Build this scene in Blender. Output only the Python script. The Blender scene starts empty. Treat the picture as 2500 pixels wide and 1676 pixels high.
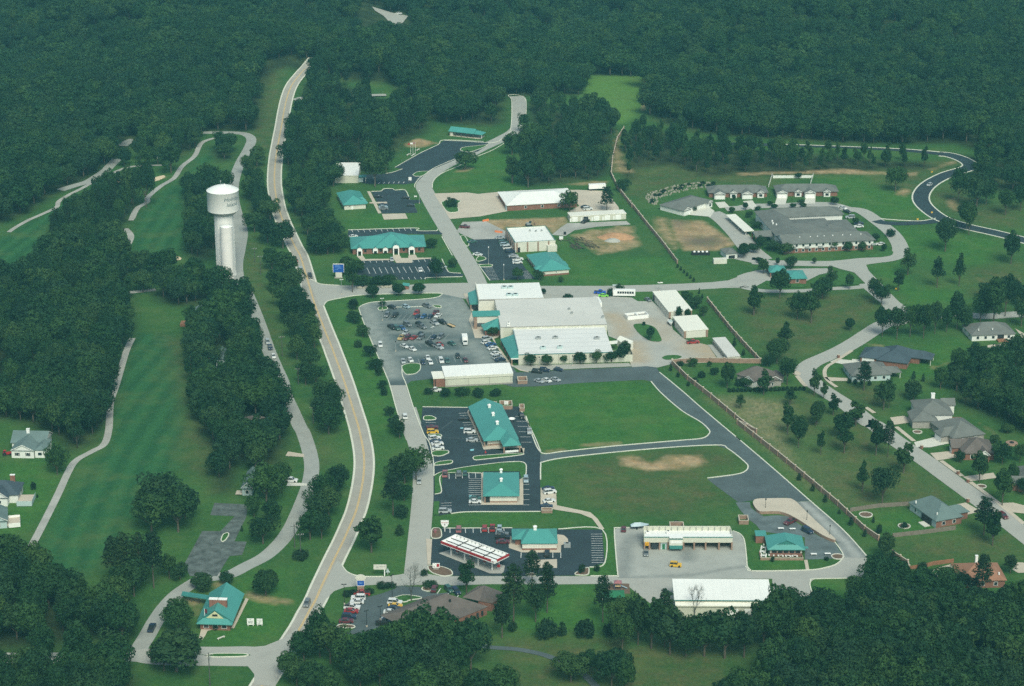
import bpy, bmesh, math, random
import numpy as np
from mathutils import Vector, noise as mnoise
from mathutils.geometry import tessellate_polygon
random.seed(7)
rng = np.random.default_rng(11)
scene = bpy.context.scene
COL = scene.collection
PI = math.pi
# ------------------------------------------------------------------ survey: photo pixels -> ground
F, HC, PITCH = 5600.0,357.0, math.atan(2038.0 / 5600.0)
CP, SP = math.cos(PITCH), math.sin(PITCH)
HY = 1400.0   # the hills begin here
REG = {'F': (0,0,1.0),1: (0,0,2.8),2: (600,0,2.8),3: (1200,0,2.8),4: (1800,0,2.8),5: (0,500,2.8),6: (600,500,2.8),
	   7: (1200,500,2.8),8: (1800,500,2.8),9: (0,1000,2.32),10: (600,1000,2.32),11: (1200,1000,2.32),12: (1800,1000,2.32),
	   'A': (1130,680,6.817), 'B': (800,540,8.354), 'C': (1590,420,4.977), 'D': (2080,820,3.564), 'E': (430,1400,7.841),
	   'G': (0,1020,5.225), 'H': (1440,690,5.8475), 'I': (1170,440,5.705), 'J': (890,700,6.497), 'K': (2180,980,5.228),
	   'L': (440,720,5.6), 'M': (800,280,6.155), 'N': (2080,1340,5.569), 'O': (1460,1380,4.678), 'P': (1700,860,6.155),
	   'Q': (490,440,7.13), 'S': (1900,500,8.996), 'T': (2180,1190,10.63), 'U': (1040,940,4.9), 'V': (1490,1260,6.879),
	   'W': (1820,1210,7.797), 'X': (1040,1260,5.316), 'Y': (760,1370,4.873)}
def px(r, x, y):
	o = REG[r]
	return o[0] + x / o[2], o[1] + y / o[2]
def ray_at(fx, fy, z):
	a, b = (fx - 1250.0) / F, -(fy - 838.0) / F
	dx, dy, dz = a, CP + b * SP, -SP + b * CP
	t = (z - HC) / dz
	return dx * t, dy * t
def terrain(x, y):
	"""gentle hills under the far woods, level ground in the town"""
	t = min(max((y - HY) / 220.0,0.0),1.0)
	t = t * t * (3 - 2 * t)
	if t <= 0:
		return 0.0
	return t * (13.0 * math.sin(x * 0.0135 + y * 0.006 + 0.8) + 10.0 * math.sin(y * 0.024 - x * 0.009 + 2.1) + 5.0 * math.sin(x * 0.034 - 1.0) * math.sin(y * 0.031))
def g(r, x, y, z=0.0):
	"""ground (or height z above level ground) under a surveyed point"""
	fx, fy = px(r, x, y)
	X, Y = ray_at(fx, fy, z)
	if Y > HY and z == 0.0:
		h = 0.0
		for _ in range(25):
			h = h * 0.5 + 0.5 * terrain(X, Y)
			X, Y = ray_at(fx, fy, h)
	return Vector((X, Y, 0))
def up(p, z):
	return Vector((p[0], p[1], z))
def pxm(r, x, y):
	"""photo pixels of that region per metre, sideways and upright, at a ground point"""
	fx, fy = px(r, x, y)
	d = math.atan(-(838 - fy) / F) + PITCH
	s = F / (HC / math.sin(d)) * math.cos(d - PITCH)
	k = REG[r][2]
	return s * k, s * math.cos(d) * k
# ------------------------------------------------------------------ materials
MATS = {}
def nt(name):
	m = bpy.data.materials.new(name)
	m.use_nodes = True
	n = m.node_tree.nodes
	return m, n, m.node_tree.links, n['Principled BSDF']
def mix(n, l, a, b, fac, mode='MIX'):
	x = n.new('ShaderNodeMix')
	x.data_type = 'RGBA'
	x.blend_type = mode
	for k, v in ((0, fac),(6, a),(7, b)):
		if hasattr(v, 'is_linked'):
			l.new(v, x.inputs[k])
		elif k == 0:
			x.inputs[0].default_value = v
		else:
			x.inputs[k].default_value = (*v[:3], 1)
	return x.outputs[2]
def noise_(n, l, scale, detail=4, coord=None, rough=0.6, stretch=None):
	t = n.new('ShaderNodeTexNoise')
	t.inputs['Scale'].default_value = scale
	t.inputs['Detail'].default_value = detail
	t.inputs['Roughness'].default_value = rough
	src = coord
	if stretch:
		mp = n.new('ShaderNodeMapping')
		mp.inputs['Scale'].default_value = stretch
		l.new(coord, mp.inputs['Vector'])
		src = mp.outputs[0]
	if src is not None:
		l.new(src, t.inputs['Vector'])
	return t.outputs['Fac']
def ramp(n, l, src, stops):
	r = n.new('ShaderNodeValToRGB')
	e = r.color_ramp.elements
	while len(e) < len(stops):
		e.new(0.5)
	for q, (p, c) in zip(e, stops):
		q.position = p
		q.color = (c, c, c, 1) if not hasattr(c, '__len__') else (*c, 1)
	l.new(src, r.inputs[0])
	return r.outputs[0]
def mat(name, col, rough=0.8, var=0.18, scale=0.35, spec=0.3, fine=3.0, metal=0.0, stripes=None, stain=0.0):
	"""weathered surface: broad and fine noise around a base colour, optional seams every metre or so, optional stains"""
	if name in MATS:
		return MATS[name]
	m, n, l, b = nt(name)
	geo = n.new('ShaderNodeNewGeometry').outputs['Position']
	lo = tuple(c * (1 - var) for c in col)
	hi = tuple(min(1, c * (1 + var)) for c in col)
	c = mix(n, l, lo, hi, ramp(n, l, noise_(n, l, scale, 5, geo), [(0.3,0.0),(0.7,1.0)]))
	c = mix(n, l, c, tuple(k * 0.72 for k in col), ramp(n, l, noise_(n, l, fine, 3, geo), [(0.45,0.0),(0.85,0.55 * min(1, var * 4))]))
	if stripes:
		tc = n.new('ShaderNodeTexCoord').outputs['Object']
		sx = n.new('ShaderNodeSeparateXYZ')
		l.new(tc, sx.inputs[0])
		mm = n.new('ShaderNodeMath')
		mm.operation = 'FRACT'
		dv = n.new('ShaderNodeMath')
		dv.operation = 'DIVIDE'
		l.new(sx.outputs[stripes[0]], dv.inputs[0])
		dv.inputs[1].default_value = stripes[1]
		l.new(dv.outputs[0], mm.inputs[0])
		c = mix(n, l, c, tuple(k * stripes[2] for k in col), ramp(n, l, mm.outputs[0], [(0.0,1.0),(0.16,0.0)]))
	if stain:
		c = mix(n, l, c, tuple(k * 0.55 for k in col), ramp(n, l, noise_(n, l, 0.12,6, geo, 0.7), [(0.5,0.0),(0.75, stain)]))
	l.new(c, b.inputs['Base Color'])
	b.inputs['Roughness'].default_value = rough
	b.inputs['Specular IOR Level'].default_value = spec
	b.inputs['Metallic'].default_value = metal
	MATS[name] = m
	return m
def foliage(name, stops, var=1.0):
	m, n, l, b = nt(name)
	oi = n.new('ShaderNodeObjectInfo').outputs['Random']
	geo = n.new('ShaderNodeNewGeometry').outputs['Position']
	c = ramp(n, l, oi, stops)
	c = mix(n, l, c, (0.42,0.5,0.38), ramp(n, l, noise_(n, l, 0.45,4, geo, 0.7), [(0.35,0.0),(0.7,0.95 * var)]), 'MULTIPLY')
	c = mix(n, l, c, (0.065,0.12,0.022), ramp(n, l, noise_(n, l, 0.055,3, geo), [(0.5,0.0),(0.8,0.35)]))
	l.new(c, b.inputs['Base Color'])
	b.inputs['Roughness'].default_value = 0.75
	b.inputs['Specular IOR Level'].default_value = 0.15
	return m
LEAF = foliage('broad_leaves', [(0.0,(0.008,0.033,0.014)),(0.22,(0.017,0.060,0.018)),(0.45,(0.012,0.045,0.019)),(0.68,(0.033,0.085,0.022)),(0.85,(0.018,0.052,0.024)),(1.0,(0.045,0.095,0.025))])
LEAF_PALE = foliage('pale_leaves', [(0.0,(0.0328,0.0937,0.0302)),(1.0,(0.0469,0.1125,0.0336))])
NEEDLE = foliage('pine_needles', [(0.0,(0.0094,0.0325,0.0175)),(0.5,(0.0141,0.0413,0.0188)),(1.0,(0.0179,0.0462,0.0214))])
LEAF_DARK = foliage('shrub_leaves', [(0.0,(0.0084,0.0312,0.0148)),(1.0,(0.0141,0.0426,0.0188))], 0.6)
BARK = mat('bark', (0.10,0.085,0.065),0.9,0.3,2.0)
BARK_GREY = mat('dead_bark', (0.085,0.09,0.08),0.9,0.25,2.0)
ASPH = mat('asphalt_new', (0.028,0.044,0.054),0.85,0.22,0.10,0.3,1.3)
ASPH_MID = mat('asphalt_grey', (0.082,0.107,0.112),0.88,0.2,0.09,0.3,1.2)
ASPH_OLD = mat('asphalt_cracked', (0.10,0.12,0.115),0.9,0.5,0.3,0.2,2.2)
CONC = mat('road_concrete', (0.37,0.37,0.335),0.9,0.10,0.12,0.2,1.2, stain=0.35)
CONC_TAN = mat('tan_concrete', (0.50,0.44,0.355),0.9,0.08,0.15,0.2,1.2)
CONC_WHITE = mat('pale_concrete', (0.58,0.57,0.50),0.9,0.08,0.3,0.2)
GRAVEL = mat('gravel', (0.37,0.365,0.335),0.95,0.2,0.08,0.1,2.0, stain=0.25)
HIGHWAY = mat('worn_highway', (0.35,0.335,0.295),0.9,0.09,0.15,0.2,1.0)
LANEGREY = mat('worn_lane', (0.315,0.325,0.30),0.9,0.12,0.12,0.2,1.0)
KERB = mat('kerb_concrete', (0.62,0.62,0.52),0.9,0.08,0.5,0.2)
PAINT_W = mat('white_marking', (0.62,0.64,0.62),0.8,0.15,1.0)
PAINT_Y = mat('yellow_marking', (0.62,0.42,0.16),0.8,0.15,1.0)
MULCH = mat('mulch', (0.15,0.10,0.07),0.95,0.3,1.0)
SOIL = mat('orange_soil', (0.42,0.24,0.13),0.95,0.25,0.5)
SAND = mat('bunker_sand', (0.62,0.50,0.34),0.95,0.1,0.8)
TEAL = mat('teal_metal_roof', (0.066,0.275,0.245),0.45,0.07,0.08,0.45,1.0, stripes=(0,0.9,0.86))
TEAL_DK = mat('teal_trim', (0.045,0.20,0.18),0.5,0.1)
ROOFW = mat('white_metal_roof', (0.80,0.80,0.755),0.5,0.05,0.07,0.4,0.8, stripes=(0,3.2,0.93))
ROOFC = mat('cream_metal_roof', (0.78,0.765,0.67),0.5,0.04,0.07,0.4,0.8, stripes=(0,1.6,0.94))
ROOFG = mat('grey_membrane_roof', (0.585,0.575,0.535),0.7,0.06,0.05,0.3,0.5, stain=0.12)
SH_GREY = mat('grey_shingles', (0.145,0.155,0.145),0.9,0.14,0.25,0.2,2.5, stripes=(1,0.7,0.86))
SH_SLATE = mat('slate_blue_shingles', (0.13,0.185,0.18),0.9,0.14,0.25,0.2,2.5, stripes=(1,0.7,0.86))
SH_NAVY = mat('navy_shingles', (0.060,0.085,0.105),0.9,0.14,0.25,0.2,2.5, stripes=(1,0.7,0.86))
SH_BROWN = mat('brown_shingles', (0.135,0.115,0.105),0.9,0.18,0.3,0.2,2.5, stripes=(1,0.7,0.84))
SH_RUST = mat('rust_shingles', (0.30,0.155,0.10),0.9,0.14,0.25,0.2,2.5, stripes=(1,0.7,0.86))
BEIGE = mat('beige_metal_wall', (0.55,0.55,0.455),0.7,0.07,0.3,0.3,2.0, stripes=(0,2.0,0.93))
CREAM = mat('cream_stucco', (0.62,0.61,0.53),0.85,0.06,0.3)
BRICK = mat('red_brick', (0.235,0.115,0.085),0.9,0.2,1.2,0.2,4.0)
BRICK_TAN = mat('brown_brick', (0.30,0.20,0.15),0.9,0.2,1.0,0.2,4.0)
SIDING = mat('white_siding', (0.70,0.71,0.67),0.7,0.05,0.5, stripes=(2,0.35,0.9))
SIDING_BL = mat('blue_siding', (0.42,0.52,0.52),0.7,0.06,0.5, stripes=(2,0.35,0.9))
STONE = mat('grey_stone', (0.33,0.31,0.28),0.9,0.25,1.5)
WHITE = mat('white_paint', (0.80,0.80,0.77),0.5,0.03,0.3)
TOWERW = mat('tower_paint', (0.745,0.73,0.70),0.6,0.035,0.25,0.3,0.9)
TOWERG = mat('tower_grey', (0.33,0.36,0.35),0.6,0.05,0.4)
GLASS = mat('dark_glass', (0.025,0.035,0.042),0.12,0.2,0.5,0.6)
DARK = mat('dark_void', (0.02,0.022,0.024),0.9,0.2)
GREYMET = mat('grey_metal', (0.30,0.32,0.32),0.5,0.1,0.5,0.4)
RED = mat('red_panel', (0.36,0.022,0.03),0.5,0.08)
BLUE = mat('blue_panel', (0.012,0.075,0.36),0.5,0.08)
BLUE_LT = mat('blue_lettering', (0.18,0.36,0.68),0.5,0.05)
YELLOW = mat('yellow_panel', (0.70,0.36,0.02),0.5,0.08)
GREENDK = mat('green_canvas', (0.025,0.16,0.075),0.8,0.1)
WOOD = mat('weathered_wood', (0.19,0.165,0.135),0.9,0.2,1.0, stripes=(0,0.5,0.7))
WOOD_RED = mat('cedar_wood', (0.27,0.13,0.075),0.9,0.2,1.0)
BLACK = mat('black_rubber', (0.018,0.018,0.02),0.8,0.2)
ROCK = mat('pale_rock', (0.33,0.31,0.25),0.9,0.25,0.8)
ORANGE = mat('orange_mesh', (0.75,0.22,0.08),0.7,0.1)
TAN = mat('tan_paint', (0.55,0.40,0.22),0.7,0.1)
# ------------------------------------------------------------------ object helpers
def link(o, parent=None):
	COL.objects.link(o)
	if parent is not None:
		o.parent = parent
	return o
def tag(o, label=None, cat=None, group=None, kind=None):
	for k, v in (('label', label),('category', cat),('group', group),('kind', kind)):
		if v:
			o[k] = v
	return o
def thing(name, label, cat, loc, rz=0.0, group=None):
	o = bpy.data.objects.new(name, None)
	o.empty_display_size = 0.5
	o.location = (loc[0], loc[1], loc[2] if len(loc) > 2 else 0)
	o.rotation_euler = (0,0, rz)
	link(o)
	return tag(o, label, cat, group)
class MB:
	"""collects faces and links them as one mesh object"""
	def __init__(s):
		s.v, s.f = [], []
	def poly(s, pts):
		k = len(s.v)
		s.v += [tuple(p) for p in pts]
		s.f.append(tuple(range(k, k + len(pts))))
		return s
	def box(s, x0, x1, y0, y1, z0, z1, bottom=True):
		k = len(s.v)
		s.v += [(x0, y0, z0),(x1, y0, z0),(x1, y1, z0),(x0, y1, z0),(x0, y0, z1),(x1, y0, z1),(x1, y1, z1),(x0, y1, z1)]
		q = [(4,5,6,7),(0,1,5,4),(1,2,6,5),(2,3,7,6),(3,0,4,7)] + ([(3,2,1,0)] if bottom else [])
		s.f += [tuple(k + i for i in t) for t in q]
		return s
	def cyl(s, x, y, z0, z1, r0, r1=None, n=12, cap=True):
		r1 = r0 if r1 is None else r1
		k = len(s.v)
		for z, r in ((z0, r0),(z1, r1)):
			s.v += [(x + r * math.cos(2 * PI * i / n), y + r * math.sin(2 * PI * i / n), z) for i in range(n)]
		s.f += [(k + i, k + (i + 1) % n, k + n + (i + 1) % n, k + n + i) for i in range(n)]
		if cap:
			s.f += [tuple(k + n + i for i in range(n)), tuple(k + n - 1 - i for i in range(n))]
		return s
	def tube(s, a, b, r0, r1=None, n=6):
		a, b = Vector(a), Vector(b)
		r1 = r0 if r1 is None else r1
		d = (b - a).normalized()
		u = d.cross(Vector((0,0,1)) if abs(d.z) < 0.9 else Vector((1,0,0))).normalized()
		w = d.cross(u)
		k = len(s.v)
		for c, r in ((a, r0),(b, r1)):
			s.v += [tuple(c + (u * math.cos(2 * PI * i / n) + w * math.sin(2 * PI * i / n)) * r) for i in range(n)]
		s.f += [(k + i, k + (i + 1) % n, k + n + (i + 1) % n, k + n + i) for i in range(n)]
		s.f += [tuple(k + n + i for i in range(n)), tuple(k + n - 1 - i for i in range(n))]
		return s
	def lathe(s, prof, n=40, x=0, y=0):
		k = len(s.v)
		for r, z in prof:
			s.v += [(x + r * math.cos(2 * PI * i / n), y + r * math.sin(2 * PI * i / n), z) for i in range(n)]
		for j in range(len(prof) - 1):
			s.f += [(k + j * n + i, k + j * n + (i + 1) % n, k + (j + 1) * n + (i + 1) % n, k + (j + 1) * n + i) for i in range(n)]
		return s
	def mesh(s, name, m, smooth=False):
		me = bpy.data.meshes.new(name)
		me.from_pydata(s.v, [], s.f)
		me.materials.append(m)
		if smooth:
			me.polygons.foreach_set('use_smooth', [True] * len(me.polygons))
		return me
	def build(s, name, m, parent=None, smooth=False):
		return link(bpy.data.objects.new(name, s.mesh(name, m, smooth)), parent)
def struct(o, label=None, cat=None):
	return tag(o, label, cat, kind='structure')
# ------------------------------------------------------------------ ground sheets, ribbons, kerbs
ZL = [0.012]
def nextz():
	ZL[0] += 0.0025
	return ZL[0]
ZW = [0]
def walkz():
	ZW[0] += 1
	return 0.142 + 0.003 * (ZW[0] % 7)
def pts(*a):
	"""pts(region, (x,y),(x,y), region, (x,y) ...) -> ground points"""
	out, r = [], None
	for q in a:
		if isinstance(q, tuple):
			out.append(g(r, *q))
		else:
			r = q
	return out
def catmull(p, sub=6, closed=False):
	n = len(p)
	out = []
	for i in range(n if closed else n - 1):
		if closed:
			a, b, c, d = p[(i - 1) % n], p[i], p[(i + 1) % n], p[(i + 2) % n]
		else:
			a, b, c, d = p[max(i - 1,0)], p[i], p[i + 1], p[min(i + 2, n - 1)]
		for k in range(sub):
			t = k / sub
			out.append(0.5 * ((2 * b) + (c - a) * t + (2 * a - 5 * b + 4 * c - d) * t * t + (3 * b - a - 3 * c + d) * t ** 3))
	if not closed:
		out.append(p[-1].copy())
	return out
def chaikin(p, it=2):
	for _ in range(it):
		q = []
		for i in range(len(p)):
			a, b = p[i], p[(i + 1) % len(p)]
			q += [a * 0.8 + b * 0.2, a * 0.2 + b * 0.8]
		p = q
	return p
def hz(p):
	return terrain(p[0], p[1]) + min(0.5,(p[1] - HY) * 0.02) if p[1] > HY else 0.0
PAVED = []   # polygons nothing grows on
def sheet(name, poly, m, label, z=None, rounded=0, parent=None, pave=True, cat=None):
	z = (walkz() if name in ('driveway', 'footpath', 'bunker', 'accessible_marking') else nextz()) if z is None else z
	if rounded:
		poly = chaikin(poly, rounded)
	b = MB()
	k = [(p[0], p[1], z + hz(p)) for p in poly]
	b.v = k
	b.f = [tuple(t) for t in tessellate_polygon([[Vector((p[0], p[1], 0)) for p in poly]])]
	me = b.mesh(name, m)
	me.update()
	for f in me.polygons:
		if f.normal.z < 0:
			f.flip()
	if pave:
		PAVED.append([(p[0], p[1]) for p in poly])
	return struct(link(bpy.data.objects.new(name, me), parent), label, cat)
def worn_sheet(name, poly, m, label, lines, fine=3.0):
	"""a paved sheet cut small, carrying how worn it is along some lines: (points, half width, amount)"""
	o = sheet(name, poly, m, label)
	bm = bmesh.new()
	bm.from_mesh(o.data)
	for _ in range(7):
		ed = [e for e in bm.edges if e.calc_length() > fine]
		if not ed:
			break
		bmesh.ops.subdivide_edges(bm, edges=ed, cuts=1)
		bmesh.ops.triangulate(bm, faces=bm.faces[:])
	bm.to_mesh(o.data)
	bm.free()
	n_ = len(o.data.vertices)
	co = np.zeros(n_ * 3)
	o.data.vertices.foreach_get('co', co)
	co = co.reshape(-1,3)
	wv = np.zeros(n_)
	for ln, hw, am in lines:
		ln = catmull(ln, 4)
		d2 = np.full(n_, 1e9)
		for a, b_ in zip(ln, ln[1:]):
			ex, ey = b_.x - a.x, b_.y - a.y
			t = np.clip(((co[:, 0] - a.x) * ex + (co[:, 1] - a.y) * ey) / max(ex * ex + ey * ey, 1e-9),0,1)
			d2 = np.minimum(d2,(co[:, 0] - a.x - t * ex) ** 2 + (co[:, 1] - a.y - t * ey) ** 2)
		wv = np.maximum(wv, np.clip(1.25 - np.sqrt(d2) / hw, 0,1) * am)
	at = o.data.attributes.new('wear', 'FLOAT', 'POINT')
	at.data.foreach_set('value', wv.astype(np.float32))
	return o
def worn_mat(name, col, to, **k):
	"""paving whose colour passes to another where it is worn"""
	m = mat(name, col, **k)
	n, l = m.node_tree.nodes, m.node_tree.links
	b = n['Principled BSDF']
	src = b.inputs['Base Color'].links[0].from_socket
	a = n.new('ShaderNodeAttribute')
	a.attribute_name = 'wear'
	geo = n.new('ShaderNodeNewGeometry').outputs['Position']
	mm = n.new('ShaderNodeMath')
	mm.operation = 'MULTIPLY'
	l.new(a.outputs['Fac'], mm.inputs[0])
	l.new(ramp(n, l, noise_(n, l, 0.25,5, geo, 0.7), [(0.25,0.45),(0.6,1.0)]), mm.inputs[1])
	l.new(mix(n, l, src, to, mm.outputs[0]), b.inputs['Base Color'])
	return m
def offs(c, w):
	L, Rr = [], []
	for i, p in enumerate(c):
		d = (c[min(i + 1, len(c) - 1)] - c[max(i - 1,0)])
		d.z = 0
		d.normalize()
		nrm = Vector((-d.y, d.x, 0))
		L.append(p + nrm * w)
		Rr.append(p - nrm * w)
	return L, Rr
def ribbon_mb(c, w, z, b=None, off=0.0):
	b = b or MB()
	hh = [z + hz(p) for p in c]
	if off:
		c = offs(c, off)[0]
	L, Rr = offs(c, w / 2)
	for i in range(len(c) - 1):
		b.poly([(q[0], q[1], h) for q, h in ((Rr[i], hh[i]),(Rr[i + 1], hh[i + 1]),(L[i + 1], hh[i + 1]),(L[i], hh[i]))])
	return b
def ribbon(name, c, w, m, label, sub=6, z=None, pave=True, edges=None):
	z = (walkz() if name in ('footpath', 'path') else nextz()) if z is None else z
	c = catmull(c, sub) if sub else c
	o = struct(ribbon_mb(c, w, z).build(name, m), label)
	if pave:
		L, Rr = offs(c, w / 2)
		for i in range(0, len(c) - 1):
			PAVED.append([(q[0], q[1]) for q in (Rr[i], Rr[i + 1], L[i + 1], L[i])])
	if edges:
		b = MB()
		for s in (-1,1):
			ribbon_mb(c, edges[0], z + 0.0009, b, s * (w / 2 - edges[0] / 2 - edges[2]))
		b.build('edge_line', edges[1], o)
	return o, c
def kerb_mb(b, c, w=0.42, h=0.22, closed=False):
	if closed:
		c = c + [c[0], c[1]]
	L, Rr = offs(c, w / 2)
	for i in range(len(c) - (2 if closed else 1)):
		a, d, e, f = Rr[i], Rr[i + 1], L[i + 1], L[i]
		t = [(q[0], q[1], h + hz(q)) for q in (a, d, e, f)]
		u = [(q[0], q[1], 0.0 + hz(q)) for q in (a, d, e, f)]
		b.poly(t)
		b.poly([u[0], u[1], t[1], t[0]])
		b.poly([u[2], u[3], t[3], t[2]])
	return b
def kerb(label, *lines, w=0.42, h=0.22, closed=False, sub=5):
	b = MB()
	for c in lines:
		kerb_mb(b, catmull(c, sub, closed) if sub else c, w, h, closed)
	return struct(b.build('kerb', KERB), label)
def island(poly, m, label, rounded=2, h=0.24, kerbed=True, name='traffic_island'):
	poly = chaikin(poly, rounded) if rounded else poly
	o = sheet(name, poly, m, label, z=h - 0.02 + random.random() * 0.004, pave=False)
	if kerbed:
		b = MB()
		kerb_mb(b, poly, 0.36, h + 0.02, True)
		b.build('kerb', KERB, o)
	return o
def stalls(parent, *rows, w=0.22, m=None):
	"""rows of (start, end, tip of the first line, number of lines)"""
	b = MB()
	z = 0.139
	for a, e, tip, n in rows:
		d = tip - a
		nr = Vector((-d.y, d.x, 0)).normalized() * w / 2
		for i in range(n):
			p = a.lerp(e, i / max(1, n - 1))
			q = p + d
			b.poly([up(p - nr, z), up(q - nr, z), up(q + nr, z), up(p + nr, z)])
	o = b.build('stall_marking', m or PAINT_W, parent)
	return o
HAZE_COL, HAZE_D = (0.27,0.84,1.0,1),0.000076
SUN_EL, SUN_AZ, SUN_S, SUN_ANG, SUN_T = 48,166,1.8,26,(0.96,1.0,0.86)
SKY_S, EXPO, SKY_T = 0.092,0.66,(0.95,1.0,0.90)
# ------------------------------------------------------------------ the ground sheet with its kinds of grass and soil
def soft(poly, X, Y, w):
	"""0..1 mask of a polygon with an edge w metres wide"""
	P = np.array([(p[0], p[1]) for p in poly])
	x0, y0 = P.min(0) - w
	x1, y1 = P.max(0) + w
	out = np.zeros(X.shape)
	sel = (X > x0) & (X < x1) & (Y > y0) & (Y < y1)
	x, y = X[sel], Y[sel]
	ins = np.zeros(x.shape, bool)
	d2 = np.full(x.shape, 1e12)
	n = len(P)
	for i in range(n):
		ax, ay = P[i]
		bx, by = P[(i + 1) % n]
		if ay != by:
			c = ((ay > y) != (by > y)) & (x < (bx - ax) * (y - ay) / (by - ay) + ax)
			ins ^= c
		ex, ey = bx - ax, by - ay
		t = np.clip(((x - ax) * ex + (y - ay) * ey) / max(ex * ex + ey * ey, 1e-9),0,1)
		d2 = np.minimum(d2,(x - ax - t * ex) ** 2 + (y - ay - t * ey) ** 2)
	s = np.sqrt(d2) * np.where(ins, 1,-1)
	t = np.clip(s / w * 0.5 + 0.5,0,1)
	out[sel] = t * t * (3 - 2 * t)
	return out
gx = np.concatenate([[-6000,-3500,-2000,-1200,-800,-620], np.arange(-480,481,2.0), [620,800,1200,2000,3500,6000]])
gy = np.concatenate([[-5500,-2500,-900,0,300,450,550], np.arange(600,1901,2.0), [1950,2050,2200,2500,3200,4500,6500]])
GX, GY = np.meshgrid(gx, gy)
tt = np.clip((GY - HY) / 220,0,1)
tt = tt * tt * (3 - 2 * tt)
GZ = tt * (13.0 * np.sin(GX * 0.0135 + GY * 0.006 + 0.8) + 10.0 * np.sin(GY * 0.024 - GX * 0.009 + 2.1) + 5.0 * np.sin(GX * 0.034 - 1.0) * np.sin(GY * 0.031))
GZ = np.where(GY > 2100,0, GZ)
ATT = {k: np.zeros(GX.shape) for k in ('lush', 'dry', 'dirt', 'hay', 'fairway', 'floor', 'stripe', 'gray', 'spring')}
def zone(kind, strength, w, *a, also=None):
	ATT[kind] = np.maximum(ATT[kind], soft(pts(*a), GX, GY, w) * strength)
def band(kind, strength, c, width, w=3):
	L, Rr = offs(catmull(c, 4), width / 2)
	for i in range(len(L) - 1):
		ATT[kind] = np.maximum(ATT[kind], soft([Rr[i], Rr[i + 1], L[i + 1], L[i]], GX, GY, w) * strength)
fwA = (5,(890,1000),(960,880),(1150,880),(1240,960),(1250,1250),(1290,1568),9,(1010,330),(830,420),(740,640),(570,900),(430,990),(330,960),(190,900),(190,830),(330,600),(440,360),(560,240),(640,150),5,(760,1500),(790,1300))
fwB = (1,(1480,960),(1580,950),(1480,1070),(1290,1200),(1260,1568),5,(1270,320),(910,350),(900,220),(930,80),1,(1030,1380),(1200,1240),(1370,1060))
fwC = (1,(700,1240),(770,1250),(770,1330),(600,1400),(300,1568),5,(330,280),(200,420),(80,490),(-200,520),(-200,330),(60,200),(140,150),(300,70),1,(420,1400))
for fw in (fwA, fwB, fwC):
	zone('fairway', 1.0,5, *fw)
def stripes_along(mask_pts, a, b, per, bend=0.0):
	d = (b - a).normalized()
	s = (GX - a[0]) * -d.y + (GY - a[1]) * d.x
	al = (GX - a[0]) * d.x + (GY - a[1]) * d.y
	s = s + bend * al * al
	m = soft(pts(*mask_pts), GX, GY, 4)
	ATT['stripe'] += m * (0.5 + 0.5 * np.tanh(2.2 * np.sin(s * 2 * PI / per)))
stripes_along(fwA, g(9,560,900), g(5,1060,900),9.0,0.0006)
stripes_along(fwB, g(5,1000,300), g(1,1400,1100),8.0)
stripes_along(fwC, g(5,0,420), g(1,700,1300),8.0)
for a in [(3,(640,520),(1060,515),(1060,680),(950,800),(880,830),(860,690),(720,680)),
		  (4,(520,1200),(1010,1195),(1200,1330),(1350,1480),(1000,1490),(880,1440),(690,1390)),
		  (6,(660,60),(1230,60),(1300,160),(700,165)),
		  (7,(480,230),(560,370),(1180,360),(1350,520),(900,550),(500,550)),
		  (2,(1440,1140),(1700,1040),(1880,1060),(1900,1300),(1300,1320),(1280,1250)),
		  (11,(310,1000),(560,1000),(640,1100),(600,1250),(100,1250)),
		  (12,(420,960),(720,960),(720,1060),(560,1120),(430,1070)),
		  (7,(1400,1200),(1570,1300),(1690,1300),(1560,1260)),
		  (8,(1080,150),(1500,200),(1800,250),(1700,420),(1300,380),(1100,300)),
		  (8,(880,400),(1090,390),(1180,560),(1500,600),(1450,690),(1150,680),(1050,560)),
		  (7,(150,1260),(900,1210),(1080,1230),(1440,1560),(1400,1568),(250,1568)),
		  (11,(200,0),(1080,0),(1210,110),(1190,150),(300,240)),(9,(1320,960),(1620,900),(1620,1280),(1420,1360),(1180,1340),(1180,1260)),
		  (7,(960,600),(1100,600),(1100,640),(1000,640)),(6,(540,680),(760,640),(880,1060),(960,1300),(1060,1568),(840,1568),(650,1000)),
		  (12,(650,580),(980,560),(1000,640),(1140,680),(880,700)),(9,(0,300),(260,290),(330,400),(250,560),(100,700),(0,700)),
		  (11,(560,580),(690,580),(700,940),(560,940),(630,880),(630,680)),(8,(1180,1000),(1560,900),(1500,1100),(1400,1140),(1100,1250)),
		  (10,(1070,600),(1550,585),(1600,650),(1080,660)),(12,(60,700),(380,850),(380,905),(80,905))]:
	zone('lush', 0.8,6, *a)
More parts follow.
